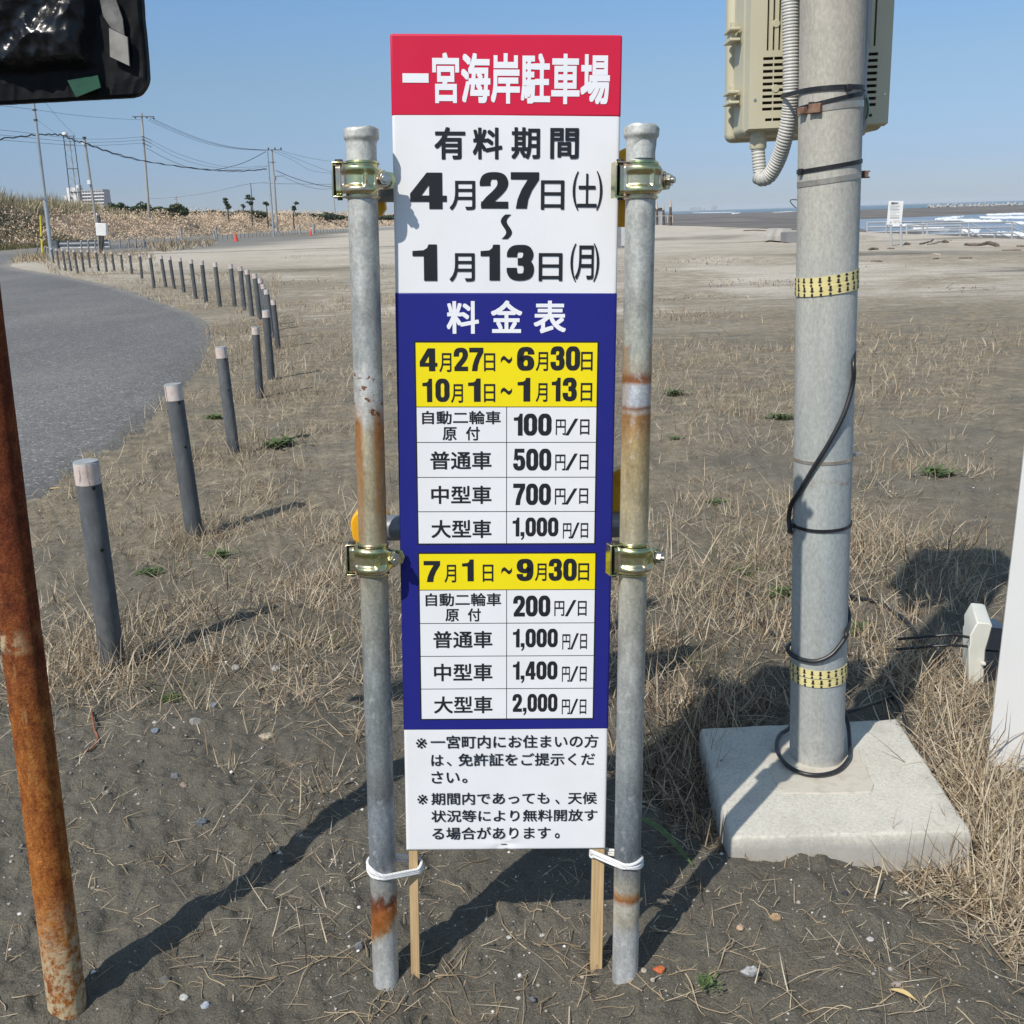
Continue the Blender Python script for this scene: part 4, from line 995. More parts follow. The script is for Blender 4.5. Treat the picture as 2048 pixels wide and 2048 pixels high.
# cable ties
tie_m = pm('black_nylon', [(.010, .011, .013), (.020, .021, .024)], 40, .42)
def cable_tie(label, hl, hr, hb, wd, r, head_a):
    o = wrap(hl, hr, hb, wd, r, th=.0018).build('cable_tie', tie_m, None, pol(0, (hl + hr) / 2), 60)
    tag(o, label, 'cable tie')
    hm = (hl + hr) / 2 + (hr - hl) / 2 * math.sin(head_a) + hb * (1 - math.cos(head_a)) / 2
    mb = MB(); mb.box(pol(head_a, hm, r + .003), (.011, .008, wd * 1.45), Matrix.Rotation(head_a, 3, 'Z')); mb.build('head', tie_m, o, o.location, 35, .0012)
    return o
h1 = pole_h(331); cable_tie('black cable tie below the cabinet, running slantwise round the bare steel pole', h1 - .007, h1 + .007, 0, .0085, PR + .0003, R(-74))
h2 = pole_h(196); cable_tie('lower of the two black cable ties crossing beside the grey corrugated hose', h2 - .011, h2 + .010, 0, .0085, PR + .0006, R(-50))
h3 = pole_h(1063); cable_tie('black cable tie low on the steel pole holding the loose black cable', h3 + .001, h3 + .002, 0, .0070, PR + .0015, R(-82))

# concrete block
conc = NT('cast_concrete'); v = conc.coord('Object')
cc = conc.ramp(conc.noise(v, 7, 8, .65), [(.3, (.50, .475, .40)), (.55, (.60, .57, .485)), (.75, (.66, .63, .54))])
cc = conc.mix(.5, cc, conc.ramp(conc.noise(v, 120, 5, .75), [(.33, (.27, .26, .235)), (.5, (.52, .50, .44)), (.72, (.70, .68, .61))]))
vz = conc.n('TexVoronoi'); vz.inputs['Scale'].default_value = 190; conc.l(v, vz.inputs['Vector'])
cc = conc.mix(conc.math('MULTIPLY', conc.math('LESS_THAN', vz.outputs['Distance'], .22), conc.ramp(conc.noise(v, 50, 3), [(.55, 0), (.62, .75)])), cc, (.13, .13, .13))
stn = conc.ramp(conc.noise(conc.coord('Object'), 3.2, 9, .72, .6), [(.50, 0), (.68, .55)]); cc = conc.mix(stn, cc, (.37, .35, .30)); low_tone = conc.ramp(conc.math('ADD', conc.sep(conc.coord('Object'))[2], conc.math('MULTIPLY', conc.noise(v, 14, 6, .7), .05)), [(.085, .7), (.115, 0)]); cc = conc.mix(low_tone, cc, (.30, .285, .265))  # blotchy stains, then a greyer, darker tone down the sides
conc_m = conc.done(cc, .92, 0, conc.bump(conc.noise(v, 210, 5, .75), .45, .002), .25)
cb = thing('concrete_block', 'square pale concrete block half sunk in the sand under the steel pole', 'concrete block', (.72, 2.24, 0))
S4 = [P(1402, 1455, .092), P(1794, 1436, .092), P(1942, 1660, .092), P(1460, 1674, .092)]
nb = 26; vs = []
for k in range(nb + 1):
    for i in range(nb + 1):
        a = S4[3].lerp(S4[2], i / nb); b = S4[0].lerp(S4[1], i / nb); p = a.lerp(b, k / nb)
        e = min(i, nb - i, k, nb - k)
        p.z += -.002 * (e == 0) + .0012 * (fbm(np.array([p.x * 30]), np.array([p.y * 30]), 71, 3)[0] - .5)
        if e == 0: p += (Vector((.72, 2.24, p.z)) - p).normalized() * .003 * random.uniform(.1, 1.3)
        vs.append(p)
W1 = nb + 1
mb = MB(); mb.add(vs, [(k * W1 + i, k * W1 + i + 1, (k + 1) * W1 + i + 1, (k + 1) * W1 + i) for k in range(nb) for i in range(nb)])
rim = [i for i in range(W1)] + [k * W1 + nb for k in range(1, nb + 1)] + [nb * W1 + i for i in range(nb - 1, -1, -1)] + [k * W1 for k in range(nb - 1, 0, -1)]
cen = Vector((.72, 2.24, 0)); b0 = len(mb.v)
for dz, ex in ((-.012, .006), (-.24, .016)):
    mb.v += [tuple(Vector(vs[i]) + (Vector((vs[i].x, vs[i].y, 0)) - cen).normalized() * ex + Vector((0, 0, dz))) for i in rim]
m_ = len(rim); mb.f += [(rim[i], b0 + i, b0 + (i + 1) % m_, rim[(i + 1) % m_]) for i in range(m_)] + [(b0 + i, b0 + m_ + i, b0 + m_ + (i + 1) % m_, b0 + (i + 1) % m_) for i in range(m_)]
mb.build('block', conc_m, cb, None, 38, .004, 2)
grout = pm('grout', [(.41, .375, .31), (.52, .48, .40), (.48, .46, .40)], 30, .9, 0, .4, 120, .002)
gp = [(1520, 1505), (1550, 1492), (1722, 1498), (1735, 1530), (1757, 1570), (1750, 1585), (1640, 1590), (1560, 1588), (1540, 1560)]
mb = MB(); pp = [P(x, y, .0948) for x, y in gp]; pc = sum(pp, Vector()) / len(pp)
ring2 = []
for i in range(len(pp)):
    for f in (0, .33, .66):
        q = pp[i].lerp(pp[(i + 1) % len(pp)], f); ring2.append(q + (pc - q).normalized() * random.uniform(0, .006))
m_ = len(ring2); mb.add([q - Vector((0, 0, .008)) for q in ring2] + [q + (pc - q).normalized() * .006 for q in ring2], [(i, (i + 1) % m_, m_ + (i + 1) % m_, m_ + i) for i in range(m_)] + [tuple(m_ + i for i in range(m_))])
mb.build('grout_pad', grout, cb, None, 40)

# ================================================================== CABINET ON THE POLE
beige = pm('beige_moulded_plastic', [(.52, .48, .33), (.56, .52, .37), (.59, .55, .40)], 6, .45, 0, .06, 240, .0005, stretch=(1, 1, .4))
vent_d = pm('dark_vent_opening', [(.028, .022, .018), (.05, .038, .03)], 30, .8)
KY = 2.435
kc = at(1640, 258, KY)
cab = thing('equipment_cabinet', 'beige vented plastic cabinet strapped to the back of the steel pole', 'cabinet', (kc.x, KY, kc.z))
k_bl = at(1497, 258, KY); k_br = at(1776, 246, KY); k_tl = at(1505, 0, KY); k_tr = at(1789, 0, KY)
ku = (k_br - k_bl).normalized(); kw = (k_br - k_bl).length
kv = Vector((0, 0, 1)); kv = (kv - ku * kv.dot(ku)).normalized(); kn = kv.cross(ku)      # kn: away from the viewer when ku is to the right
if kn.y < 0: kn = -kn
def K(u, d, v): return k_bl + ku * u + kn * d + kv * v
KH = .52
def kbox(mb, u0, u1, d0, d1, v0, v1):
    vs = [K(u, d, v) for u in (u0, u1) for d in (d0, d1) for v in (v0, v1)]
    return mb.add(vs, [(0, 1, 3, 2), (4, 6, 7, 5), (0, 4, 5, 1), (2, 3, 7, 6), (0, 2, 6, 4), (1, 5, 7, 3)])
body = kbox(MB(), -.004, kw + .004, .035, .155, -.012, KH).build('body', beige, cab, None, 35, .016, 4)
kbox(MB(), -.016, kw + .010, .150, .200, -.018, KH + .01).build('lid', beige, cab, None, 35, .018, 4)
# front cover: a plate with real slots, dark behind
slots = []
for side in (0, 1):
    m = (lambda u: u) if side == 0 else (lambda u: kw - u)
    for r_ in range(9):
        z1 = .145 - r_ * .0128
        slots += [(m(.029), m(.051), z1 - .0062, z1), (m(.053), m(.100), z1 - .0062, z1)]
    slots += [(m(.036), m(.051), .0145, .0205), (m(.053), m(.100), .0145, .0205)]
    for i_ in range(6):
        u = .036 + i_ * .0125; slots.append((m(u), m(u + .0045), .158, .300))
        slots.append((m(u), m(u + .0045), .33, .46))
slots = [(min(a, b), max(a, b), c, d) for a, b, c, d in slots]
uc = sorted(set([0, kw] + [round(x, 5) for s in slots for x in s[:2]])); vc = sorted(set([0, KH - .01] + [round(x, 5) for s in slots for x in s[2:]]))
mb = MB()
for a, b in zip(uc[:-1], uc[1:]):
    for c_, d_ in zip(vc[:-1], vc[1:]):
        um, vm = (a + b) / 2, (c_ + d_) / 2
        hole = any(s[0] < um < s[1] and s[2] < vm < s[3] for s in slots)
        if not hole:
            mb.add([K(a, 0, c_), K(b, 0, c_), K(b, 0, d_), K(a, 0, d_)], [(0, 1, 2, 3)])
for s in slots:
    c4 = [(s[0], s[2]), (s[1], s[2]), (s[1], s[3]), (s[0], s[3])]
    mb.add([K(u, 0, v) for u, v in c4] + [K(u, .010, v) for u, v in c4], [(i, (i + 1) % 4, 4 + (i + 1) % 4, 4 + i) for i in range(4)])
c4 = [(0, 0), (kw, 0), (kw, KH - .01), (0, KH - .01)]
mb.add([K(u, 0, v) for u, v in c4] + [K(u + (.003 if u > 0 else -.003), .034, v + (.003 if v > 0 else -.004)) for u, v in c4], [(i, 4 + i, 4 + (i + 1) % 4, (i + 1) % 4) for i in range(4)])
cov = mb.build('vent_cover', beige, cab, None, 30)
kbox(MB(), .004, kw - .004, .012, .030, .004, KH - .02).build('vent_backing', vent_d, cab, None, 0)
mb = MB()
for (x, y, r) in ((1551, 177, .0082), (1552.5, 47, .0080), (1734, 38, .0080)):
    q = at(x, y, KY); q = K((q - k_bl).dot(ku), 0, (q - k_bl).dot(kv)); MB().cyl(q + kn * .004, q - kn * .0015, r, n=22).build('screw_boss', beige, cov, None, 35, .0006)
mb = MB()
for (x, y) in ((1510, 200), (1769, 188)):
    q = at(x, y, KY); q = K((q - k_bl).dot(ku), 0, (q - k_bl).dot(kv)); MB().cyl(q + kn * .002, q - kn * .0012, .0032, n=16).build('screw', bolt_m, cov, None, 35)
for v0 in (.055, .185):
    mb = MB()
    for dv, ww in ((.026, .018), (.004, .018)): kbox(mb, -.030, -.008, .06, .135, v0 + dv, v0 + dv + .006)
    kbox(mb, -.024, -.014, .085, .125, v0 + .008, v0 + .027); kbox(mb, -.027, -.018, .065, .080, v0 + .032, v0 + .044); kbox(mb, -.020, -.012, .085, .10, v0 + .032, v0 + .043)
    mb.build('latch', beige, cab, None, 35, .0012)
gl = at(1517, 264, 2.475)
mb = MB(); mb.lathe([(.0160, .012), (.0170, -.004), (.0170, -.012), (.0185, -.013), (.0185, -.033), (.0172, -.036), (.0150, -.037)], gl, 28); mb.build('cable_gland', beige, cab, None, 40)
# corrugated hose: the short torn end below the gland and the long run back up the pole
def ribbed(pts, r, pitch=.0062, n=22):
    pts = [Vector(p) for p in pts]
    L = [0]
    for a, b in zip(pts[:-1], pts[1:]): L.append(L[-1] + (b - a).length)
    # smooth the path, then sample finely
    def cat(tt):
        tt = min(max(tt, 0), L[-1] - 1e-6); i = max(k for k in range(len(L)) if L[k] <= tt); i = min(i, len(pts) - 2)
        f = (tt - L[i]) / max(1e-9, L[i + 1] - L[i]); p0 = pts[max(i - 1, 0)]; p1 = pts[i]; p2 = pts[i + 1]; p3 = pts[min(i + 2, len(pts) - 1)]
        return .5 * ((2 * p1) + (p2 - p0) * f + (2 * p0 - 5 * p1 + 4 * p2 - p3) * f * f + (3 * p1 - p0 - 3 * p2 + p3) * f ** 3)
    m = int(L[-1] / pitch * 6); P_ = [cat(L[-1] * i / m) for i in range(m + 1)]
    rs = [r - .0016 * (.5 - .5 * math.cos(2 * math.pi * (i / 6))) ** 2 for i in range(m + 1)]
    return P_, rs
hose_m = pm('grey_corrugated_pvc', [(.46, .455, .42), (.52, .515, .475), (.50, .485, .44)], 10, .5, 0, .05, 200, .0005)
hs = thing('corrugated_hose', 'grey corrugated conduit hose hooked below the cabinet and running up the pole', 'hose', gl + Vector((0, 0, -.05)))
A1 = gl + Vector((.0, 0, -.034)); A2 = at(1519, 340, 2.47)
pts, rs = ribbed([A1, A1.lerp(A2, .5), A2, A2 + (A2 - A1).normalized() * .004], .0152)
mb = MB(); mb.tube(pts, rs, 22, caps=False); nn_ = len(pts)
mb.tube(pts[:], [q * .84 for q in rs], 22, caps=False); mb.build('torn_end', hose_m, hs, None, 60)
hp = [at(1516, 352, 2.465), at(1526, 357, 2.455), at(1540, 349, 2.445), at(1557, 318, 2.425), at(1570, 275, 2.40), at(1579, 226, 2.385), at(1582, 177, 2.375), at(1582, 90, 2.372), at(1580, 0, 2.372), at(1578, -90, 2.372), at(1577, -170, 2.372)]
pts, rs = ribbed(hp, .0175)
MB().tube(pts, rs, 24).build('bent_run', hose_m, hs, None, 60)
# tie that takes in the hose
hq = at(1582, 187, 2.372); mb = MB(); lp = []
h4 = pole_h(177)
for i in range(80):
    a = 2 * math.pi * i / 80
    q = pol(a, h4 + .013 * math.sin(a) - .004, PR + .002)
    lp.append(q)
hr_ = [hq + Vector((math.cos(2 * math.pi * i / 30) * .0195, math.sin(2 * math.pi * i / 30) * .0195, -.003)) for i in range(30)]
allp = sorted(lp + hr_, key=lambda p: (p.x, p.y))
def half(ps):
    h_ = []
    for p in ps:
        while len(h_) > 1 and (h_[-1].x - h_[-2].x) * (p.y - h_[-2].y) - (h_[-1].y - h_[-2].y) * (p.x - h_[-2].x) <= 0: h_.pop()
        h_.append(p)
    return h_
seq = half(allp)[:-1] + half(allp[::-1])[:-1]
zl_, zr_ = at(1567, 190, 2.352).z, pol(R(80), pole_h(176)).z; xl_, xr_ = min(p.x for p in seq), max(p.x for p in seq)
seq = [Vector((p.x, p.y, zl_ + (zr_ - zl_) * (p.x - xl_) / (xr_ - xl_))) for p in seq]
mb = MB(); vs = []
for q in seq:
    vs += [q + Vector((0, 0, -.0045)), q + Vector((0, 0, .0045))]
c_ = sum(seq, Vector()) / len(seq); vs2 = [q + Vector((q.x - c_.x, q.y - c_.y, 0)).normalized() * .0016 for q in vs]
m_ = len(seq); fs = []
for i in range(m_):
    j = (i + 1) % m_; fs += [(2 * m_ + 2 * i, 2 * m_ + 2 * j, 2 * m_ + 2 * j + 1, 2 * m_ + 2 * i + 1), (2 * i, 2 * i + 1, 2 * j + 1, 2 * j), (2 * i + 1, 2 * m_ + 2 * i + 1, 2 * m_ + 2 * j + 1, 2 * j + 1), (2 * i, 2 * j, 2 * m_ + 2 * j, 2 * m_ + 2 * i)]
mb.add(vs + vs2, fs)
tie = tag(mb.build('cable_tie', tie_m, None, pol(0, h4), 50), 'topmost black cable tie, binding the corrugated hose to the steel pole', 'cable tie')
mb = MB(); mb.box(pol(R(12), h4 + .0005, PR + .006), (.011, .008, .013), Matrix.Rotation(R(12), 3, 'Z')); mb.build('head', tie_m, tie, tie.location, 35, .0012)

# cables
cab_m = pm('black_cable_sheath', [(.012, .013, .015), (.026, .027, .03)], 30, .4, 0, .1, 90, .001)
grey_c = pm('grey_cable_sheath', [(.36, .37, .37), (.44, .45, .45)], 20, .5)
green_c = pm('green_wire_sheath', [(.01, .16, .10), (.015, .22, .14)], 20, .5)
rcab = .0052
def onp(px, py, r=PR + .0055, back=False, a=None):
    h = pole_h(py)
    if a is None:
        a = pole_a(px, h, r)
    return pol(a, h, r)
seq = [pol(R(150), pole_h(640), PR + .006), pol(R(112), pole_h(680), PR + .008), onp(1707, 730), onp(1706, 772), onp(1689, 827), onp(1660, 881), onp(1627, 935), onp(1599, 986), onp(1583, 1019), onp(1577, 1050, PR + .010), pol(R(-88), pole_h(1072), PR + .009), pol(R(-115), pole_h(1085), PR + .007), pol(R(-160), pole_h(1110), PR + .007), pol(R(-215), pole_h(1190), PR + .007), pol(R(-262), pole_h(1250), PR + .008), onp(1693, 1272, PR + .007), onp(1688, 1284), onp(1663, 1308), onp(1631, 1321), onp(1600, 1323), onp(1581, 1321, PR + .009), pol(R(-105), pole_h(1318), PR + .008), pol(R(-150), pole_h(1330), PR + .007), pol(R(-200), pole_h(1390), PR + .02)]
zc = .0975 + rcab
loop_px = [(1700, 1500), (1696, 1520), (1675, 1541), (1640, 1550), (1604, 1546), (1575, 1531), (1557, 1508), (1554, 1485), (1562, 1468), (1578, 1457)]
seq += [P(1700, 1478, zc) + Vector((0, .05, .05))] + [P(x, y, zc) for x, y in loop_px] + [P(1600, 1452, zc + .0) + Vector((0, .04, 0)), P(1660, 1448, zc) + Vector((0, .05, 0))]
off = [G(1740, 1445), G(1766, 1420), G(1790, 1398), G(1797, 1384), G(1790, 1376)]
seq += [P(1700, 1422, zc), P(1730, 1412, .09)] + [q + Vector((0, 0, .012)) for q in [G(1775, 1405), G(1791, 1397), G(1798, 1384), G(1788, 1376)]]
o = MB().tube(smooth(seq), rcab, 12).build('black_cable', cab_m, None, pol(0, .6), 60)
tag(o, 'long black cable winding round the steel pole and looped at its foot', 'cable')
o = MB().tube(smooth([q + Vector((0, 0, .010)) for q in [G(1770, 1372), G(1783, 1392), G(1797, 1412), G(1805, 1432), G(1812, 1455), G(1822, 1480)]]), .0062, 10).build('black_cable', cab_m, None, G(1797, 1412), 60)
tag(o, 'short black cable lying over the right-hand edge of the concrete block', 'cable')
o = MB().tube(smooth([q + Vector((0, 0, .012)) for q in [G(1690, 1197), G(1722, 1203), G(1760, 1212), G(1785, 1228), G(1815, 1252), G(1840, 1290)]]), .0068, 10).build('black_cable', cab_m, None, G(1760, 1212), 60)
tag(o, 'black cable half hidden in dry grass right behind the steel pole', 'cable')
o = MB().tube(smooth([q + Vector((0, 0, .012)) for q in [G(1490, 1180), G(1500, 1210), G(1512, 1240), G(1535, 1265), G(1560, 1285)]]), .006, 10).build('black_cable', cab_m, None, G(1512, 1240), 60)
tag(o, 'black cable in the grass left of the steel pole', 'cable')
o = MB().tube(smooth([at(1738, -120, 2.40), at(1737, 0, 2.395), at(1733, 90, 2.39), at(1728, 150, 2.385), at(1727, 178, 2.38), at(1732, 200, 2.385), at(1733, 222, 2.39), at(1729, 245, 2.395), at(1719, 270, 2.40), at(1705, 292, 2.40)]), .0060, 12).build('grey_cable', grey_c, None, at(1728, 150, 2.385), 60)
tag(o, 'grey cable running down between the right edge of the pole and the cabinet', 'cable')
o = MB().tube(smooth([at(1733, 196, 2.375), at(1736, 212, 2.372), at(1735, 228, 2.374), at(1731, 238, 2.378)]), .0020, 8).build('green_wire', green_c, None, at(1735, 215, 2.375), 60)
tag(o, 'thin green wire beside the grey cable at the cabinet', 'wire')

# ================================================================== WHITE BOX AND WHITE PANEL AT THE RIGHT EDGE
ivory = pm('ivory_casing', [(.66, .65, .57), (.72, .71, .63), (.76, .75, .68)], 12, .5, 0, .08, 120, .001)
darkp = pm('dark_glass_face', [(.022, .026, .034), (.04, .046, .06)], 8, .22)
bb = G(1937, 1372)
bx = thing('battery_case', 'small ivory plastic case with a dark front lying in dry grass behind the white panel', 'box', bb)
Yb = bb.y + .0
side = [(1946, 1374), (1937, 1365), (1937.5, 1296), (1940.5, 1290), (1940.5, 1270), (1955, 1245), (1978, 1247), (1985, 1251), (1979, 1275), (1971, 1300), (1969, 1330), (1968, 1368)]
pf = [at(x, y, Yb) for x, y in side]; n = len(pf); dv = Vector((.05, .16, 0))
mb = MB(); mb.add(pf + [p + dv for p in pf], [tuple(range(n)), tuple(range(2 * n - 1, n - 1, -1))] + [(i, n + i, n + (i + 1) % n, (i + 1) % n) for i in range(n)])
mb.build('casing', ivory, bx, None, 30, .003)
fv = [at(1984, 1255, Yb - .004), at(1972, 1299, Yb - .004), at(2012, 1303, Yb - .004), at(2016, 1258, Yb - .004)]
mb = MB(); mb.add(fv + [p + Vector((0, .08, 0)) for p in fv], [(0, 1, 2, 3), (7, 6, 5, 4), (0, 4, 5, 1), (1, 5, 6, 2), (2, 6, 7, 3), (3, 7, 4, 0)]); mb.build('lid_panel', darkp, bx, None, 0)
fv = [at(1971, 1304, Yb - .004), at(1969, 1366, Yb - .004), at(2004, 1374, Yb - .004), at(2010, 1306, Yb - .004)]
mb = MB(); mb.add(fv + [p + Vector((0, .08, 0)) for p in fv], [(0, 1, 2, 3), (7, 6, 5, 4), (0, 4, 5, 1), (1, 5, 6, 2), (2, 6, 7, 3), (3, 7, 4, 0)]); mb.build('front_panel', darkp, bx, None, 0)
mb = MB(); q = at(1967, 1327, Yb - .01); mb.box(q, (.010, .012, .008)); mb.build('latch', ivory, bx, None, 30, .001)
for k, (a, b) in enumerate((((1890, 1270), (1940, 1276)), ((1885, 1291), (1938, 1294)))):
    q0 = at(a[0], a[1], Yb + .03); q1 = at(b[0] + 4, b[1], Yb + .02); MB().tube(smooth([q0 + Vector((-.12, .05, -.03)), q0, q0.lerp(q1, .5) + Vector((0, 0, .003)), q1]), .0042, 10).build('lead', cab_m, bx, None, 60)
wp_m = pm('white_coated_panel', [(.66, .66, .645), (.70, .70, .685)], 5, .5, 0, .03, 200, .0005)
wY = G(1975, 1524).y - .02; w0 = at(1975, 1524, wY); wtop = at(2049, 897, wY)
wl = thing('white_panel', 'plain white upright panel cut off by the right edge, its foot in dry grass', 'panel', w0)
upw = (wtop - w0); upw = upw * (1.15 / upw.z); w0 = w0 - upw * .10; du = Vector((.48, -.16, 0)); w1 = w0 + du
nrm = du.cross(upw).normalized()
if nrm.y > 0: nrm = -nrm
dz_ = 0.0
c4 = [w0, w0 + du + Vector((0, 0, dz_)), w0 + du + upw, w0 + upw]
mb = MB(); mb.add(c4 + [p - nrm * .012 for p in c4], [(0, 1, 2, 3), (7, 6, 5, 4), (0, 4, 5, 1), (1, 5, 6, 2), (2, 6, 7, 3), (3, 7, 4, 0)])
mb.build('sheet', wp_m, wl, None, 0, .001)
mb = MB(); q0 = w0 + du * .62 - nrm * .012; mb.tube([q0 + Vector((0, .01, -.30)), q0 + upw + Vector((0, .01, 0))], .012, 12); mb.build('support', dark_steel, wl, None, 50)
# ================================================================== BOLLARDS
post_m = NT('grey_recycled_plastic'); v = post_m.coord('Object')
oi = post_m.n('ObjectInfo').outputs['Random']; va = post_m.n('VectorMath'); va.operation = 'ADD'; post_m.l(post_m.coord('Object', (1, 1, .4)), va.inputs[0]); post_m.l(post_m.math('MULTIPLY', oi, 37.0), va.inputs[1])
pc_ = post_m.ramp(post_m.noise(va.outputs[0], 22, 7, .65), [(.3, (.068, .074, .080)), (.55, (.095, .102, .108)), (.75, (.135, .142, .147))])
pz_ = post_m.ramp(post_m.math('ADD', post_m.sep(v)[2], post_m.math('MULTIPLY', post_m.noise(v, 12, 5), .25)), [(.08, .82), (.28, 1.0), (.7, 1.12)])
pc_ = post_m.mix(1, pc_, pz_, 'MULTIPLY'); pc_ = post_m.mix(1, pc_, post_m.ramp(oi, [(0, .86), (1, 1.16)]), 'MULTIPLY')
stn = post_m.ramp(post_m.noise(va.outputs[0], 7, 8, .7), [(.54, 0), (.66, .45)]); pc_ = post_m.mix(stn, pc_, (.20, .19, .17))
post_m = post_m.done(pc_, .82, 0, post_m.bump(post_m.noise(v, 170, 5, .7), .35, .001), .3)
bandm = NT('faded_reflective_band'); v = bandm.coord('Object')
oi = bandm.n('ObjectInfo').outputs['Random']; va = bandm.n('VectorMath'); va.operation = 'ADD'; bandm.l(v, va.inputs[0]); bandm.l(bandm.math('MULTIPLY', oi, 37.0), va.inputs[1]); v = va.outputs[0]
bc = bandm.ramp(bandm.noise(v, 14, 6, .65), [(.3, (.46, .36, .31)), (.45, (.58, .48, .43)), (.6, (.62, .56, .53)), (.72, (.66, .64, .62))])
vb = bandm.n('VectorMath'); vb.operation = 'MULTIPLY'; bandm.l(v, vb.inputs[0]); vb.inputs[1].default_value = (1, 1, .15)
crk = bandm.ramp(bandm.noise(vb.outputs[0], 55, 5, .65), [(.58, 0), (.62, .8)])
bandm = bandm.done(bandm.mix(crk, bc, (.16, .15, .15)), .55)
topm = pm('post_top_grey', [(.25, .27, .28), (.36, .38, .39)], 25, .7)
dkm = pm('dark_hole', [(.006, .006, .006), (.012, .012, .012)], 30, .9)
def make_bollard(name, detailed, rad, col_band=bandm, body=post_m):
    o = thing(name, None, 'bollard')
    n = 28 if detailed else 12
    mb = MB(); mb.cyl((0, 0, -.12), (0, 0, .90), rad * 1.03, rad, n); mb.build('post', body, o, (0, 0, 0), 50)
    mb = MB(); mb.cyl((0, 0, .897), (0, 0, .993), rad + .0015, rad + .0012, n); mb.build('reflective_band', col_band, o, (0, 0, 0), 50)
    mb = MB(); mb.cyl((0, 0, .990), (0, 0, 1.0), rad + .0005, rad - .002, n); mb.build('top', topm, o, (0, 0, 0), 50)
    if detailed:
        for hh in (.885, .60):
            mb = MB(); mb.cyl((rad * .62, -rad * .74, hh), (rad * .70, -rad * .82, hh), .0075, n=12); mb.build('bolt_hole', dkm, o, (0, 0, 0), 40)
    return o
def z1(x, y): return (x * .36232, y * .36232)
def z6(x, y): return (x * .36232, 650 + y * .36232)
BOL = [((171.5, 921.5), (228, 1340)), ((345.5, 767.5), (390, 1071)), ((441.3, 693.5), (468, 904)), ((510.5, 654), (520, 797)),
       (z1(1467, 1712), (543, 759)), (z1(1507, 1655), (556.5, 697)), (z1(1469, 1597), (546, 676)), (z1(1450, 1567), (541, 662)), (z1(1435, 1536), z1(1470, 1800))] + \
      [(z1(*a), z1(*b)) for a, b in [((1405, 1510), (1435, 1762)), ((1363, 1488), (1391, 1746)), ((1325, 1470), (1349, 1713)), ((1272, 1458), (1296, 1692)), ((1186, 1448), (1214, 1692)), ((1113, 1438), (1139, 1672)),
       ((1053, 1432), (1081, 1650)), ((992, 1423), (1016, 1614)), ((935, 1416), (962, 1594)), ((888, 1411), (916, 1586)), ((826, 1403), (852, 1590)), ((771, 1402), (784, 1537)), ((714, 1398), (730, 1514)), ((665, 1395), (678, 1499)),
       ((615, 1391), (633, 1497)), ((573, 1388), (589, 1500)), ((526, 1383), (546, 1496)), ((483, 1381), (498, 1480)), ((447, 1378), (463, 1502)), ((406, 1378), (431, 1510)), ((372, 1376), (393, 1496)), ((342, 1373), (363, 1494)),
       ((310, 1372), (329, 1486)), ((282, 1368), (298, 1452)), ((262, 1362), (270, 1422)), ((250, 1358), (246, 1422)), ((207, 1346), (208, 1412))]]
pro = {}
def stand(o, base, top):
    b = Vector(base); t = Vector(top); L = (t - b).length
    o.location = b; o.rotation_euler = (t - b).to_track_quat('Z', 'Y').to_euler() if False else post_frame(b, t)[0].to_euler()
    return L
KIDS = {}
def bol_copy(key, factory):
    if key not in pro:
        pro[key] = factory(); KIDS[key] = {o: [] for o in COL.objects}
        for o in COL.objects:
            if o.parent in KIDS[key]: KIDS[key][o.parent].append(o)
        return pro[key]
    return copy_tree(pro[key], None, KIDS[key])
for i, (tp, bs) in enumerate(BOL):
    b = G(*bs); Yt = b.y
    tq = at(tp[0], tp[1], Yt)
    L = (tq - b).length
    far = i > 8
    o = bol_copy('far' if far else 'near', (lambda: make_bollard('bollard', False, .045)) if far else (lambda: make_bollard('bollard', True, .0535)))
    o.location = b - (tq - b) * .0; o.rotation_euler = post_frame(b, tq)[0].to_euler()
    s = L; o.scale = (s if not far else .85, s if not far else .85, s)
    if i == 0: lab = 'grey bollard with a faded white band, nearest the rusty pole, dry grass at its foot'
    elif i == len(BOL) - 1: lab = 'last dark bollard of the curving roadside row, furthest left beside the yellow pole'
    else: lab = f'{ORD[i]} grey bollard of the curving roadside row, counted from the one nearest the rusty pole'
    tag(o, lab, 'bollard', 'grey bollards along the edge of the road')
# back rows of paler posts along the second road
pale_post = pm('pale_weathered_post', [(.16, .165, .17), (.24, .245, .25), (.30, .30, .29)], 12, .85)
def z2b(x, y): return (240 + x * .2381, 380 + y * .2381)
BACK = [(z1(a, b), z1(c, d)) for a, b, c, d in [(375, 1330, 378, 1385), (448, 1326, 450, 1385), (487, 1323, 489, 1382), (525, 1320, 527, 1378), (570, 1320, 573, 1375), (603, 1320, 607, 1373), (660, 1314, 664, 1371), (708, 1310, 713, 1372), (748, 1310, 752, 1370), (790, 1310, 797, 1372)]] + \
       [(z2b(a, b), z2b(c, d)) for a, b, c, d in [(252, 392, 257, 452), (312, 390, 318, 450), (367, 386, 372, 452), (420, 388, 426, 462), (470, 384, 476, 460)]]
for i, (tp, bs) in enumerate(BACK):
    b = G(*bs); tq = at(tp[0], tp[1], b.y)
    o = bol_copy('back', lambda: make_bollard('road_post', False, .055, bandm, pale_post))
    o.location = b; o.rotation_euler = post_frame(b, tq)[0].to_euler(); o.scale = (1, 1, (tq - b).length)
    tag(o, f'{"first" if i == 0 else ORD[i]} pale post from the left in the row before the guard rail and brown bank', 'bollard', 'pale posts along the second road')
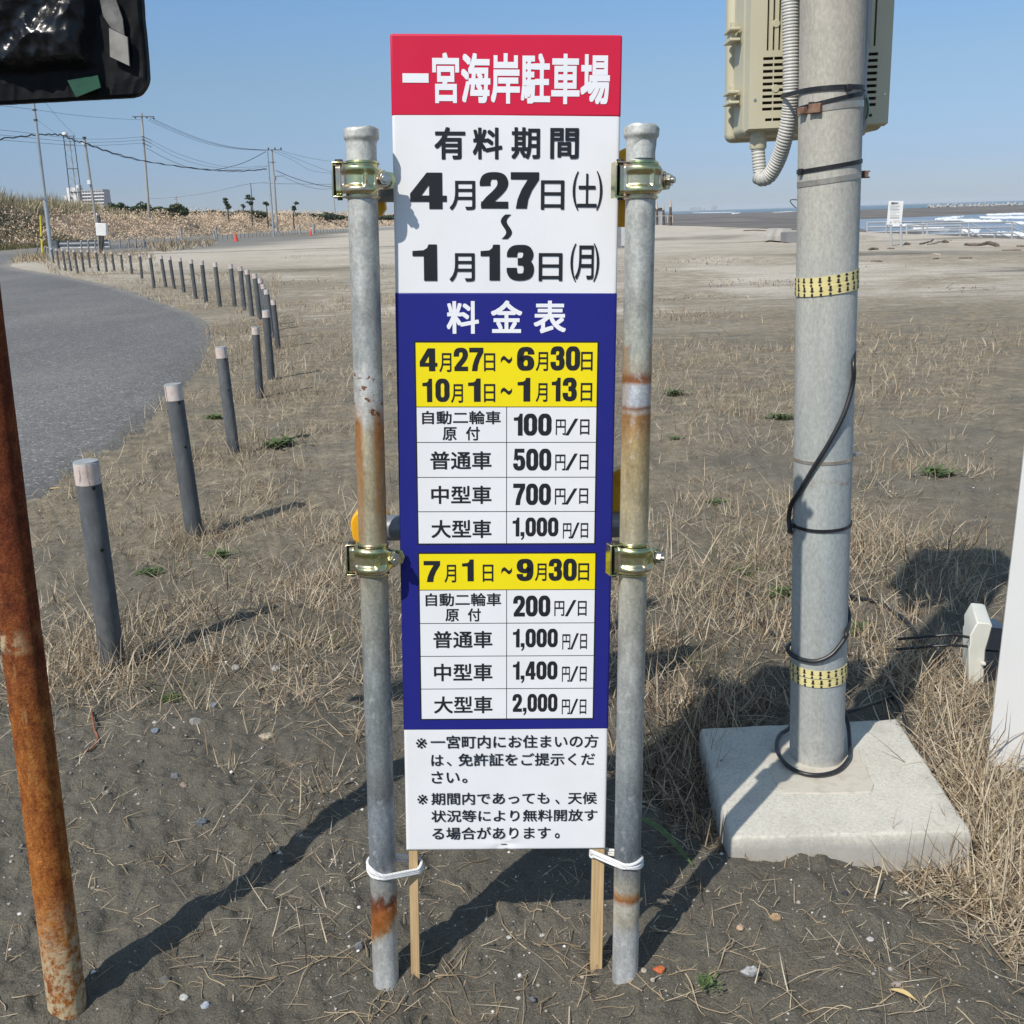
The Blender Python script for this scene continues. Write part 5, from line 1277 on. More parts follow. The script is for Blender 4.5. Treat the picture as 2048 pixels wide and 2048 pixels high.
BACK2 = [(x, y0, y1) for x, y0, y1 in [(857, 368, 418), (897, 367, 416), (936, 366, 414), (1008, 362, 406), (1041, 360, 404), (1075, 358, 402), (1107, 356, 398), (1140, 356, 396), (1170, 354, 394), (1200, 353, 392), (1230, 352, 391), (1260, 350, 390), (1313, 346, 386), (1340, 345, 384), (1365, 343, 383), (1391, 342, 380), (1414, 341, 382), (1440, 339, 378), (1465, 338, 377), (1487, 337, 374), (1640, 331, 366), (1660, 330, 365), (1682, 329, 364), (1706, 328, 362), (1735, 328, 361), (1760, 327, 360), (1785, 326, 359), (1808, 326, 356), (1830, 324, 352), (1852, 322, 349), (1874, 321, 347), (1896, 320, 345)]]
for i, (x, y0, y1_) in enumerate(BACK2):
    b = G(*z2b(x + 2, y1_)); tq = at(*z2b(x, y0), b.y)
    o = bol_copy('back', None)
    o.location = b; o.rotation_euler = post_frame(b, tq)[0].to_euler(); o.scale = (1.2, 1.2, (tq - b).length)
    tag(o, f'{"first" if i == 0 else ORD[i]} pale post from the traffic cone end of the far row below the brown bank' if i != 3 else 'fourth pale post of the far row, just right of the nearer traffic cone', 'bollard', 'pale posts of the far row')
# bigger gate posts
thick = pm('grey_thick_post', [(.26, .265, .26), (.36, .36, .35)], 6, .85)
for (x0, y0, x1, y1_, r, lab) in [(508, 318, 522, 440, .10, 'tall grey post at the left side of the opening in the brown bank'), (786, 348, 806, 430, .10, 'leaning pale post left of the traffic cone'), (802, 320, 818, 428, .11, 'upright pale post with a white top left of the traffic cone'), (1504, 300, 1516, 374, .12, 'grey post in the far row right of the blue-grey pole'), (1626, 285, 1624, 372, .16, 'tall grey post right of the further traffic cone')]:
    b = G(*z2b(x1, y1_)); tq = at(*z2b(x0, y0), b.y); mb = MB(); mb.cyl(b - Vector((0, 0, .2)), tq, r * 1.05, r, 12); mb.cyl(tq - Vector((0, 0, .12)), tq + Vector((0, 0, .03)), r * 1.25, r * 1.2, 12)
    tag(mb.build('gate_post', thick, None, b, 40), lab, 'post')

# ================================================================== POLES, CONES, GUARD RAIL
blue_steel = pm('pale_blue_steel', [(.27, .32, .36), (.36, .41, .45)], 1.5, .5, .2)
grey_steel = pm('grey_steel', [(.20, .20, .19), (.31, .30, .28), (.36, .35, .33)], 1.2, .6, .2)
conc_pole = pm('spun_concrete', [(.27, .255, .235), (.35, .33, .305), (.39, .37, .34)], .8, .9)
dark_iron = pm('dark_iron', [(.03, .03, .032), (.07, .068, .065)], 3, .6)
white_paint = pm('white_paint', [(.66, .66, .64), (.76, .76, .75)], 3, .5)
brown_ins = pm('porcelain_insulator', [(.05, .04, .035), (.10, .09, .085)], 8, .4)
def long_pole(name, label, tp, bs, r0, r1, mat, Y=None, cat='pole', n=14):
    if Y is None: b = G(*bs)
    else:
        b0 = at(bs[0], bs[1], Y); b = b0
    tq = at(tp[0], tp[1], b.y)
    o = thing(name, label, cat, b)
    mb = MB(); a = (tq - b).normalized(); mb.cyl(b - a * (.3 if Y is None else 3.2), tq, r0, r1, n); mb.build('shaft', mat, o, None, 50)
    return o, b, tq
def gpx(b, tq, f): return b.lerp(tq, f)
# lamp-less blue-grey pole behind the covered sign
o, b, tq = long_pole('steel_column', 'pale blue-grey steel pole rising behind the covered sign', (66, 196), (105, 523), .10, .062, blue_steel)
for f in (.93, .87): MB().cyl(gpx(b, tq, f - .004), gpx(b, tq, f + .004), .095, n=12).build('collar', dark_iron, o)
o, b, tq = long_pole('steel_column', 'slim leaning steel pole with a white box near its foot', (169, 278), (201.5, 508), .085, .06, grey_steel)
mb = MB(); q = at(203.5, 459, b.y - .18); mb.box(q, (.60, .28, .70), Matrix.Rotation(R(4), 3, 'Y')); mb.build('meter_box', white_paint, o, None, 30, .03)
mb = MB(); mb.tube([at(205, 470, b.y - .2), at(204, 490, b.y - .2), at(202, 505, b.y - .15)], .10, 8); mb.tube([at(200, 470, b.y - .2), at(199, 486, b.y - .2), at(200, 504, b.y - .15)], .05, 8); mb.build('cable_duct', dark_iron, o, None, 50)
mb = MB(); q = at(197.5, 438, b.y - .15); mb.box(q, (.16, .2, .42)); mb.build('switch_case', dark_iron, o, None, 30, .02)
mb = MB(); q = at(194.5, 436, b.y - .16); mb.box(q, (.07, .07, .55)); mb.build('conduit', white_paint, o, None, 30, .01)
mb = MB(); q = at(178.5, 365, b.y - .1); mb.box(q, (.18, .2, .22)); mb.build('camera_box', white_paint, o, None, 30, .02)
mb = MB(); mb.cyl(tq, tq + Vector((0, 0, .12)), .10, n=12); mb.build('cap', dark_iron, o)
mb = MB(); q = at(168, 287, b.y - .1); mb.box(q, (.17, .17, .10)); mb.build('bracket', white_paint, o, None, 30, .01)
# yellow height-warning pole
yel = pm('yellow_paint', [(.62, .50, .02), (.72, .60, .04)], 3, .5)
b = G(85, 514); tq = at(80.5, 430.5, b.y); o = thing('yellow_pole', 'slim yellow pole with one black band at the bend of the road', 'pole', b)
MB().cyl(b - Vector((0, 0, .2)), gpx(b, tq, .44), .058, .05, 12).build('lower_shaft', yel, o)
MB().cyl(gpx(b, tq, .44), gpx(b, tq, .50), .052, .05, 12).build('black_band', dark_iron, o)
MB().cyl(gpx(b, tq, .50), tq, .050, .042, 12).build('upper_shaft', yel, o)
# utility pole with cross arm
def insul(mb, p, r=.07, h=.22): mb.lathe([(r * .5, 0), (r, h * .25), (r * .6, h * .45), (r, h * .65), (r * .5, h)], p, 8)
Yu = 150
o, bU, tU = long_pole('utility_pole', 'tall concrete utility pole with a short cross arm, the left one of two', (283, 226), (298.5, 431), .19, .115, conc_pole, Yu)
pxm = Yu / F_PX * 1.0
def crossarm(o, pts, th=.06):
    mb = MB(); mb.tube(pts, th, 6); mb.build('cross_arm', dark_iron, o, None, 40)
crossarm(o, [at(264, 233.4, Yu - .2), at(308, 233.0, Yu - .2)])
mb = MB()
for x, y in ((269, 234), (292, 234), (306, 235)): MB().tube([at(x, y, Yu - .3), at(x + 3, y + 2.6, Yu - .3)], .10, 8).build('insulator', brown_ins, o, None, 50)
for fy in (273, 279, 286): MB().cyl(at(286.5 + (fy - 273) * .1 - .6, fy, Yu), at(286.5 + (fy - 273) * .1 - .6, fy + 1, Yu), .21, n=12).build('band', dark_iron, o, None, 50)
mb = MB()
for fy in (274, 280, 287): mb.tube([at(288, fy, Yu - .2), at(303, fy + 7, Yu - .2)], .05, 6)
mb.build('tension_clamp', dark_iron, o, None, 50)
# pair further right
o2, bS, tS = long_pole('steel_column', 'slim pale blue-grey pole standing left of the far concrete pole', (534.5, 300), (548, 474), .115, .075, blue_steel)
Yc = 172
o, bC, tC = long_pole('utility_pole', 'far concrete utility pole with a long cross arm and a grey transformer', (543.8, 299), (552.5, 428), .21, .13, conc_pole, Yc)
crossarm(o, [at(533, 299.8, Yc - .2), at(563.5, 299.4, Yc - .2)]); crossarm(o, [at(537, 324.4, Yc - .2), at(551, 324.4, Yc - .2)], .05); crossarm(o, [at(549, 352.4, Yc - .2), at(570, 352, Yc - .2)], .05)
mb = MB()
for x in (537, 550, 562): mb = MB(); insul(mb, at(x, 299.3, Yc - .2), .13, .35); mb.build('insulator', brown_ins, o, None, 50)
mb = MB(); mb.cyl(at(549.2, 361, Yc - .45), at(548.8, 352, Yc - .45), .26, n=14); mb.build('transformer', conc_pole, o, None, 40)
o, b_, t_ = long_pole('thin_pole', 'thin far pole behind the tiered pine', (501.2, 366), (505.5, 417), .13, .08, dark_iron, 260, n=8)
o, b_, t_ = long_pole('utility_pole', 'small far utility pole above the dark shrubs', (352, 392), (354.2, 414.5), .20, .14, conc_pole, 420, n=8)
crossarm(o, [at(349.6, 395, 420), at(354.6, 395, 420)], .1); crossarm(o, [at(349.8, 399, 420), at(354.6, 399, 420)], .1)
o, b_, t_ = long_pole('thin_pole', 'thin far pole next to the left tube post', (665.8, 375), (670.8, 427.5), .12, .08, grey_steel, 260, n=8)
# lattice mast
Ym = 185
mast = thing('lattice_mast', 'slender lattice mast with a white dish on top beyond the bank', 'mast', at(150, 410, Ym))
Lb = [(Ym, 143, 415), (Ym + 1.2, 156, 414), (Ym, 165.5, 412)]; Lt = [(Ym, 126.8, 272), (Ym + 1.2, 138.3, 273), (Ym, 147.3, 272)]
def leg(k, y):
    f = (y - Lt[k][2]) / (Lb[k][2] - Lt[k][2]); return at(Lt[k][1] + (Lb[k][1] - Lt[k][1]) * f, y, Lb[k][0] if k != 1 else Lb[k][0])
for k in range(3): MB().tube([leg(k, 273), leg(k, 440)], .075, 6).build('leg', dark_iron if k != 1 else grey_steel, mast, None, 50)
for y in (290, 337.5, 384.5):
    MB().loop([leg(0, y), leg(2, y), leg(1, y)], .07, 6).build('ring', dark_iron, mast, None, 50)
ys = [273 + i * 11.2 for i in range(13)]
mb = MB()
for i in range(12):
    for a, c_ in ((0, 1), (1, 2)):
        p, q = (leg(a, ys[i]), leg(c_, ys[i + 1])) if i % 2 else (leg(c_, ys[i]), leg(a, ys[i + 1])); mb.tube([p, q], .022, 5)
mb.build('bracing', grey_steel, mast, None, 50)
mb = MB(); q = at(129.8, 266.5, Ym); mb.lathe([(.15, -.5), (.2, -.35), (.42, -.25), (.46, .0), (.40, .12), (.1, .16)], q, 18); mb.build('dish', white_paint, mast, None, 50)
mb = MB(); mb.box(at(130, 271.8, Ym), (.85, .6, .07)); mb.box(at(141, 272.2, Ym), (1.4, .5, .06)); mb.build('platform', dark_iron, mast, None, 30)
# cones
cone_m = pm('red_orange_plastic', [(.62, .055, .025), (.72, .075, .035)], 3, .5)
cone_b = pm('cone_base_rubber', [(.45, .05, .03), (.55, .06, .035)], 3, .7)
for k, (x, y0, y1_, lab) in enumerate([(977, 350, 432, 'red-orange traffic cone, the nearer of two, beside the pale leaning post'), (1604, 331, 382, 'small red-orange traffic cone, the further of two, below the brown bank')]):
    b = G(*z2b(x, y1_)); tq = at(*z2b(x - 2, y0), b.y); H_ = tq.z - b.z
    o = thing('traffic_cone', lab, 'traffic cone', b, 'traffic cones')
    mb = MB(); s = H_; mb.lathe([(.21 * s, .05 * s), (.20 * s, .09 * s), (.055 * s, .97 * s), (.045 * s, s)], b, 18); mb.build('cone', cone_m, o, None, 40)
    mb = MB(); mb.box(b + Vector((0, 0, .03 * s)), (.52 * s, .52 * s, .06 * s)); mb.build('base', cone_b, o, None, 30, .01)
# guard rail
gr_m = pm('galvanised_rail', [(.10, .115, .13), (.15, .165, .18), (.19, .205, .215)], 1.5, .5, .4)
def z7(x, y): return (x * .15528, 380 + y * .15528)
g0 = G(*z7(735, 755)); g1 = G(*z7(1420, 740))
gr = thing('guard_rail', 'grey corrugated guard rail at the foot of the brown bank', 'guard rail', g0)
hb0 = at(*z7(740, 705), g0.y).z; hb1 = at(*z7(1420, 690), g1.y).z
prof = [(-.25, 0), (-.18, -.05), (-.11, -.05), (-.05, 0), (.05, 0), (.11, -.05), (.18, -.05), (.25, 0)]
d = (g1 - g0); dn = Vector((d.x, d.y, 0)).normalized(); pn = Vector((dn.y, -dn.x, 0))
vs = []
for p, hh in ((g0, hb0), (g1, hb1)):
    for z, yy in prof: vs.append(Vector((p.x, p.y, hh)) + Vector((0, 0, z * 1.15)) - pn * yy * -1)
for p, hh in ((g0, hb0), (g1, hb1)):
    for z, yy in prof: vs.append(Vector((p.x, p.y, hh)) + Vector((0, 0, z * 1.15)) - pn * (yy * -1 + .01))
n = len(prof)
mb = MB(); mb.add(vs, [(i, i + 1, n + i + 1, n + i) for i in range(n - 1)] + [(2 * n + i, 3 * n + i, 3 * n + i + 1, 2 * n + i + 1) for i in range(n - 1)] + [(0, n, 3 * n, 2 * n), (n - 1, 3 * n - 1, 4 * n - 1, 2 * n - 1)])
mb.build('beam', gr_m, gr, None, 0)
mb = MB(); q = Vector((g0.x, g0.y, hb0)); mb.cyl(q - Vector((0, 0, .34)), q + Vector((0, 0, .34)), .20, n=14); mb.build('end_terminal', white_paint if False else gr_m, gr, None, 40)
for k in range(7):
    p = g0.lerp(g1, (k + .3) / 7); MB().cyl(Vector((p.x, p.y, -.2)) - pn * .1, Vector((p.x, p.y, hb0 + (hb1 - hb0) * k / 7 + .2)) - pn * .1, .06, n=10).build('post', gr_m, gr, None, 40)

# ================================================================== OVERHEAD LINES
wire_m = pm('wire_black', [(.02, .022, .026), (.04, .042, .045)], 3, .6)
def wire(label, pts, r, group='overhead lines', wob=0):
    pp = [at(x, y, Y) for x, y, Y in pts]; pp = smooth(pp, 6)
    if wob:
        pp = [p + Vector((0, 0, wob * math.sin(i * 1.9) * random.uniform(.3, 1))) for i, p in enumerate(pp)]
    return tag(MB().tube(pp, r, 6).build('overhead_line', wire_m, None, pp[len(pp) // 2], 60), label, 'overhead line', group)
wire('thick twisted black cable sweeping past the slim pole to the far pole pair', [(-60, 281, 45), (0, 277.3, 52), (50, 272.5, 56), (85, 269.3, 58), (110, 269, 59), (130, 272.5, 60), (150, 281, 61), (169, 285.5, 62), (200, 297, 72), (240, 310, 82), (290, 322, 92), (340, 330, 98), (400, 337.5, 104), (440, 340.5, 107), (480, 341.3, 109), (515, 339.5, 111), (533, 337, 112)], .034, wob=.06)
wire('thin black cable hanging beneath the thick cable between slim pole and far pole pair', [(172, 288, 62), (205, 300, 72), (245, 313, 82), (292, 323.5, 92), (345, 331.5, 98), (400, 338.8, 104), (440, 342, 107), (480, 343, 109), (533, 339, 112)], .022, wob=.05)
wire('black cable sagging from the left utility pole to the top of the far pole pair', [(293, 296, 150), (330, 316, 145), (370, 332.5, 135), (400, 338, 130), (430, 339.5, 125), (470, 331, 120), (500, 320, 116), (531, 303.5, 112)], .030)
for k, (dy, lab) in enumerate(((0, 'uppermost of three wires between the two concrete utility poles'), (3, 'middle one of three wires between the two concrete utility poles'), (6.5, 'lowest of three wires between the two concrete utility poles'))):
    wire(lab, [(300 - 2 * k, 235 + dy * .8, 150), (350, 258 + dy, 156), (410, 281 + dy * .8, 162), (470, 295 + dy * .4, 168), (534, 300.3 + dy * .1, 172)], .020 if k else .026)
for k, (y, lab) in enumerate(((277, 'top wire of the three leading left from the bands of the left utility pole'), (283, 'middle wire of the three leading left from the bands of the left utility pole'), (289, 'bottom wire of the three leading left from the bands of the left utility pole'))):
    wire(lab, [(-40, 256 + k * 10, 110), (40, 264 + k * 9.5, 118), (110, 273 + k * 7.5, 126), (170, 278 + k * 6.6, 134), (230, 277.5 + k * 6, 142), (285, 273.6 + k * 6.3, 150)], .020)
for k, (dy, lab) in enumerate(((0, 'upper of two sagging wires right of the left utility pole bands'), (8, 'lower of two sagging wires right of the left utility pole bands'))):
    wire(lab, [(303, 281 + dy * .8, 150), (350, 305 + dy, 156), (400, 322 + dy * .9, 162), (440, 331.5 + dy * .6, 166), (480, 335 + dy * .5, 170), (540, 331 + dy * .2, 172)], .018)
wire('thin wire crossing from the covered sign to the cross arm of the left utility pole', [(-30, 208, 120), (60, 218, 126), (140, 229, 134), (220, 236.5, 143), (283, 239.5, 150)], .018)
wire('straight stay wire slanting down from the covered sign to the lattice mast', [(70, 180, 160), (90, 204, 165), (120, 240, 175), (150, 271, 184)], .022)
wire('faint wire slanting from the blue-grey pole to the lattice mast', [(74, 240, 150), (90, 251, 160), (108, 265, 175)], .018)
wire('long faint wire between the small far utility pole and the thin pole', [(300, 397.5, 420), (352, 394.5, 420), (420, 385, 360), (500, 367.5, 262), (560, 367.5, 270), (640, 368.5, 290), (700, 369, 300)], .04)
for k, (yy, dy, lab) in enumerate(((304, 323, 'topmost wire running right from the far cross arm to the tube post'), (305, 344, 'upper middle wire running right from the far cross arm'), (306, 347, 'lower middle wire running right from the far cross arm'))):
    wire(lab, [(562 - k * 10, 300.5, 172), (585, yy + 4 + 5 * k, 176), (620, yy + 12 + 11 * k, 182), (664, dy, 190), (700, dy + 2, 196)], .020)
wire('thick black cable sagging right from the far pole pair to the tube post', [(552, 341, 172), (580, 353, 176), (610, 363, 181), (640, 370.5, 186), (665, 374, 190), (700, 376, 196)], .045)
wire('thin black wire sagging deepest right of the far transformer pole', [(570, 355, 172), (590, 364, 176), (615, 373, 181), (640, 378, 186), (665, 377.5, 190), (700, 376.5, 196)], .028)

# ================================================================== HOUSES FAR OFF
bl_white = pm('white_render', [(.66, .66, .65), (.76, .76, .75)], .1, .8)
bl_grey = pm('grey_block_wall', [(.30, .31, .33), (.38, .39, .41)], .1, .85)
glassm = pm('dark_window_glass', [(.05, .06, .075), (.10, .115, .13)], .3, .3)
Yb_ = 900
def facade(o, x0, x1, y0, y1, Y, depth, mat, name='wall'):
    a = at(x0, y0, Y); b = at(x1, y1, Y); zt = a.z; zb = -1.0
    mb = MB(); mb.box(((a.x + b.x) / 2, Y + depth / 2, (zt + zb) / 2), (abs(b.x - a.x), depth, zt - zb)); return mb.build(name, mat, o, None, 0), a, b
o = thing('apartment_block', 'white tower and grey slab of an apartment block beyond the reeds', 'building', at(170, 460, Yb_))
facade(o, 139, 159.5, 375.5, 420, Yb_ - 2, 14, bl_white, 'stair_tower'); facade(o, 132.5, 141, 375.5, 378, Yb_ - 2.5, 10, bl_white, 'parapet'); facade(o, 127.5, 136, 391, 420, Yb_ - 1, 12, bl_white, 'annex')
facade(o, 150.5, 157.5, 370, 380, Yb_, 8, bl_white, 'roof_house')
wl_, a, b = facade(o, 160, 210.5, 379.5, 420, Yb_, 16, bl_grey, 'slab')
for r_ in range(6):
    yy = 382.5 + r_ * 6.6
    mb = MB()
    q0 = at(163, yy, Yb_ - .3); q1 = at(208, yy, Yb_ - .3)
    mb.box(((q0.x + q1.x) / 2, Yb_ - .5, at(185, yy + 3.9, Yb_).z), (q1.x - q0.x, 1.1, .9)); mb.build('balcony', bl_white, o, None, 0)
    for c_ in range(8):
        x = 164.5 + c_ * 5.6; q = at(x + 1.6, yy + 1.6, Yb_ - .15); mb = MB(); mb.box(q, (1.35, .3, 1.25)); mb.build('window', glassm, o, None, 0)
for (x, y) in ((131.5, 402), (143, 385), (150, 385), (143, 396)):
    mb = MB(); mb.box(at(x, y, Yb_ - 2.6), (1.4, .3, 1.6)); mb.build('window', glassm, o, None, 0)
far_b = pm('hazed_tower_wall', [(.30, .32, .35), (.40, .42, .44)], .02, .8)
for x0, x1, y0, lab in [(1380.5, 1385, 415.5, 'narrow pale far block at the left end of the hazy skyline'), (1385.5, 1396.5, 414.5, 'broad hazy far block, widest of the skyline on the horizon'), (1399, 1403.5, 415, 'small hazy far block in the middle of the skyline'), (1407, 1411, 417.5, 'lowest hazy far block of the skyline on the horizon'), (1424, 1428, 412, 'left one of the twin hazy far towers'), (1430, 1434.5, 411.3, 'right one of the twin hazy far towers')]:
    a = at(x0, y0, 6000); b = at(x1, 420, 6000)
    o = thing('far_tower', lab, 'building', ((a.x + b.x) / 2, 6000, -2.4), 'hazy buildings on the horizon')
    mb = MB(); mb.box(((a.x + b.x) / 2, 6008, (a.z - 4) / 2), (b.x - a.x, 16, a.z + 4)); mb.build('wall', far_b, o, None, 0)
    mb = MB(); mb.box(((a.x + b.x) / 2, 6010, a.z + 1.2), ((b.x - a.x) * .4, 6, 2.4)); mb.build('roof_house', far_b, o, None, 0)

# ================================================================== SHORE: NOTICE, RAILINGS, CONCRETE, DRIFTWOOD
alu = pm('galvanised_post', [(.40, .41, .42), (.52, .53, .54)], 5, .5, .3)
notice_w = pm('white_notice_sheet', [(.72, .72, .71), (.78, .78, .77)], 3, .5)
ink = pm('grey_notice_print', [(.36, .36, .37), (.46, .46, .47)], 9, .6); inkd = pm('black_notice_print', [(.05, .05, .05), (.09, .09, .09)], 9, .6)
b = G(*c8(330, 700)); Yn = b.y
o = thing('notice_board', 'white notice board with lines of small print on two grey posts near the shore', 'sign', b)
A0 = at(*c8(232, 141), Yn); A1_ = at(*c8(397, 433), Yn)
for x0, x1, y1_ in ((262, 270, 695), (386, 395, 712)):
    q = at(*c8(x1, y1_), Yn + .03); p = at(*c8(x0, 300), Yn + .03); MB().cyl(q - Vector((0, 0, .15)), p, .042, n=14).build('post', alu, o, None, 50)
bd_c = (A0 + A1_) / 2
mb = MB(); mb.box(bd_c, (abs(A1_.x - A0.x), .03, abs(A0.z - A1_.z)), Matrix.Rotation(R(1.5), 3, 'Y')); bd = mb.build('board', notice_w, o, None, 30, .004)
mb = MB()
for (x0, x1, y, hh) in [(250, 372, 188, 4), (250, 378, 208, 6), (250, 350, 224, 5), (250, 376, 240, 5), (250, 360, 252, 5), (250, 372, 276, 4), (250, 330, 300, 4), (250, 376, 322, 5), (250, 362, 340, 6), (250, 372, 354, 5), (290, 374, 388, 5), (300, 330, 408, 7), (355, 385, 408, 5)]:
    p = at(*c8(x0, y), Yn - .02); q = at(*c8(x1, y), Yn - .02); mb.box((p + q) / 2, ((q - p).length, .004, hh * .1594 * Yn / F_PX), Matrix.Rotation(R(1.8), 3, 'Y'))
mb.build('small_print', ink, bd, None, 0)
mb = MB()
for (x0, x1, y, hh) in [(268, 300, 166, 22), (304, 322, 166, 20), (326, 340, 165, 16), (342, 358, 164, 9)]:
    p = at(*c8(x0, y), Yn - .02); q = at(*c8(x1, y), Yn - .02); mb.box((p + q) / 2, ((q - p).length, .004, hh * .1594 * Yn / F_PX), Matrix.Rotation(R(1.8), 3, 'Y'))
mb.build('heading', inkd, bd, None, 0)
mb = MB(); q = at(*c8(258, 406), Yn - .02); mb.cyl(q + Vector((0, .003, 0)), q - Vector((0, .003, 0)), 12 * .1594 * Yn / F_PX, n=14); mb.build('emblem', ink, bd, None, 0)
def railing(label, posts, rails, Y, r=.032):
    b = at(*c8(posts[0][0], posts[0][2]), Y); o = thing('railing', label, 'railing', b)
    for x, y0, y1_, *yy in posts:
        Yp = yy[0] if yy else Y
        MB().cyl(at(*c8(x, y0), Yp), at(*c8(x - (2 if x < 900 else 4), y1_ + 8), Yp), r * 1.25, n=10).build('post', alu, o, None, 50)
    for rl in rails: MB().tube([at(*c8(x, y), yy) for x, y, yy in rl], r, 8).build('rail', alu, o, None, 50)
    return o
Ya = 62
railing('far galvanised railing of three rails behind the notice board', [(-33, 402, 575), (205, 400, 580), (665, 390, 572), (1135, 385, 572)], [[(-40, 408, Ya), (1140, 388, Ya)], [(-40, 468, Ya), (1140, 446, Ya)], [(-40, 530, Ya), (1140, 506, Ya)]], Ya, .050)
Yb2 = 52
railing('near galvanised railing along the landing at the water', [(462, 434, 615), (718, 412, 632), (1243, 402, 605), (1785, 398, 605)], [[(462, 440, Yb2), (718, 420, Yb2), (1243, 408, Yb2), (1700, 404, Yb2), (1785, 402, Yb2)], [(462, 508, Yb2), (718, 490, Yb2), (1243, 476, Yb2), (1785, 468, Yb2)], [(462, 572, Yb2), (718, 558, Yb2), (1243, 546, Yb2), (1785, 536, Yb2)]], Yb2, .038)
railing('sloping stair railing leading down from the far landing', [(1565, 522, 600, 58)], [[(1140, 388, Ya), (1250, 414, 60), (1570, 528, 58)], [(1140, 446, Ya), (1420, 608, 58)], [(1140, 506, Ya), (1300, 575, 58), (1420, 612, 58)], [(1565, 530, 58), (1830, 612, 55)]], 58, .030)
railing('stair railing sloping down out of the picture at the right', [(2000, 482, 640, 50)], [[(1790, 402, Yb2), (2010, 480, 50)], [(1790, 468, Yb2), (2010, 560, 50)], [(1790, 536, Yb2), (2010, 640, 50)]], 51, .030)
conc_f = pm('weathered_concrete', [(.30, .28, .25), (.42, .395, .35), (.48, .455, .41)], .8, .9, 0, .2, 6, .01)
conc_d = pm('grey_concrete_face', [(.17, .175, .18), (.23, .235, .24)], .8, .9)
def pp_prism(pxs, Y, depth, mat, name, o, conv=c8):
    mb = MB(); f = [at(*conv(x, y), Y) for x, y in pxs]; n = len(f); d = Vector((0, depth, 0))
    mb.add(f + [p + d for p in f], [tuple(range(n)), tuple(range(2 * n - 1, n - 1, -1))] + [(i, n + i, n + (i + 1) % n, (i + 1) % n) for i in range(n)]); return mb.build(name, mat, o, None, 0)
Yr = 44.5
o = thing('concrete_ramp', 'low pale concrete wing wall sloping into the sand beside the steel pole', 'wall', at(*c8(-200, 680), Yr))
pp_prism([(-420, 545), (-20, 568), (270, 605), (400, 630), (650, 676), (650, 690), (300, 690), (-20, 700), (-420, 720)], Yr, 3.5, conc_f, 'wing_wall', o)
def z3(x, y): return (1348 + x * .36232, y * .36232)
pp_prism([(572, 1330), (577, 1308), (602, 1264), (648, 1262), (648, 1335)], Yr + .5, 2.5, conc_f, 'end_slope', o, z3)
pp_prism([(624, 1284), (712, 1278), (712, 1348), (624, 1338)], Yr - .6, 1.0, conc_d, 'step_face', o, z3)
# bent rod behind the pole
o = MB().tube(smooth([at(1592, 416, 40), at(1583, 407, 40), at(1580.5, 402, 40), at(1583, 399.5, 40), at(1590, 399.3, 40), at(1598, 400.5, 40)]), .018, 8).build('bent_rod', dark_iron, None, at(1592, 416, 40), 60)
tag(o, 'bent dark rod curling out left of the steel pole on the horizon', 'rod')
# timber posts and hut beyond the right tube post
def z2r(x, y): return (1220 + x * .1294, 220 + y * .1294)
timber = pm('dark_timber', [(.05, .036, .03), (.10, .075, .06), (.14, .11, .09)], 3, .9); timber_p = pm('bleached_timber', [(.45, .38, .31), (.55, .48, .40)], 3, .9)
Yt = 128
for i, (x, y0, ym, y1_, wd) in enumerate([(727, 1425, 1530, 1740, 34), (826, 1458, 1545, 1735, 32), (935, 1390, 1500, 1735, 38)]):
    b = at(*z2r(x + 3, y1_), Yt); m = at(*z2r(x, ym), Yt); tq = at(*z2r(x - 3, y0), Yt); r = wd * .1294 * Yt / F_PX / 2
    o = thing('timber_post', ['left one of three dark timber posts, pale split tip, right of the tube post', 'middle and shortest of three dark timber posts right of the tube post', 'tallest dark timber post with a bleached top right of the tube post'][i], 'post', b, 'timber posts by the beach')
    MB().cyl(b - Vector((0, 0, .4)), m, r * 1.1, r, 10).build('shaft', timber, o, None, 50); MB().cyl(m, tq, r * .95, r * .55, 10).build('tip', timber_p, o, None, 50)
o = thing('beach_hut', 'small grey hut behind the timber posts', 'hut', at(*z2r(765, 1735), Yt + 6))
facade(o, *[z2r(736, 0)[0], z2r(808, 0)[0]], z2r(0, 1530)[1], 440, Yt + 6, 3, bl_grey, 'wall'); a = at(*z2r(772, 1522), Yt + 6); mb = MB(); mb.box((a.x, Yt + 7.5, a.z), (.9, 3.4, .15)); mb.build('roof', dark_iron, o, None, 0)
fn = thing('rope_fence', 'low pale rope fence strung before the timber posts', 'fence', at(*z2r(880, 1740), Yt - 6))
for x in (800, 890, 970): MB().cyl(at(*z2r(x, 1745), Yt - 6), at(*z2r(x - 2, 1630), Yt - 6), .05, n=8).build('stake', timber_p, fn, None, 50)
MB().tube([at(*z2r(705, 1640), Yt - 6), at(*z2r(800, 1634), Yt - 6), at(*z2r(890, 1640), Yt - 6), at(*z2r(970, 1636), Yt - 6)], .03, 6).build('line', timber_p, fn, None, 50)
# grey cabinet behind the right tube post
b = G(1243, 497); o = thing('utility_cabinet', 'grey upright cabinet half hidden behind the right tube post', 'cabinet', b)
a = at(1235, 424, b.y); q = at(1252, 424, b.y)
mb = MB(); mb.box((a.x + .16, b.y + .2, (a.z + b.z) / 2 - .05), (.32, .4, a.z - b.z + .1)); mb.build('casing', pm('grey_cabinet_paint', [(.17, .175, .18), (.24, .245, .25)], 3, .6), o, None, 30, .01)
mb = MB(); mb.box((a.x + .22, b.y - .01, (a.z + b.z) / 2), (.15, .02, (a.z - b.z) * .86)); mb.build('door', pm('pale_cabinet_door', [(.42, .43, .44), (.50, .51, .52)], 3, .6), o, None, 30, .004)
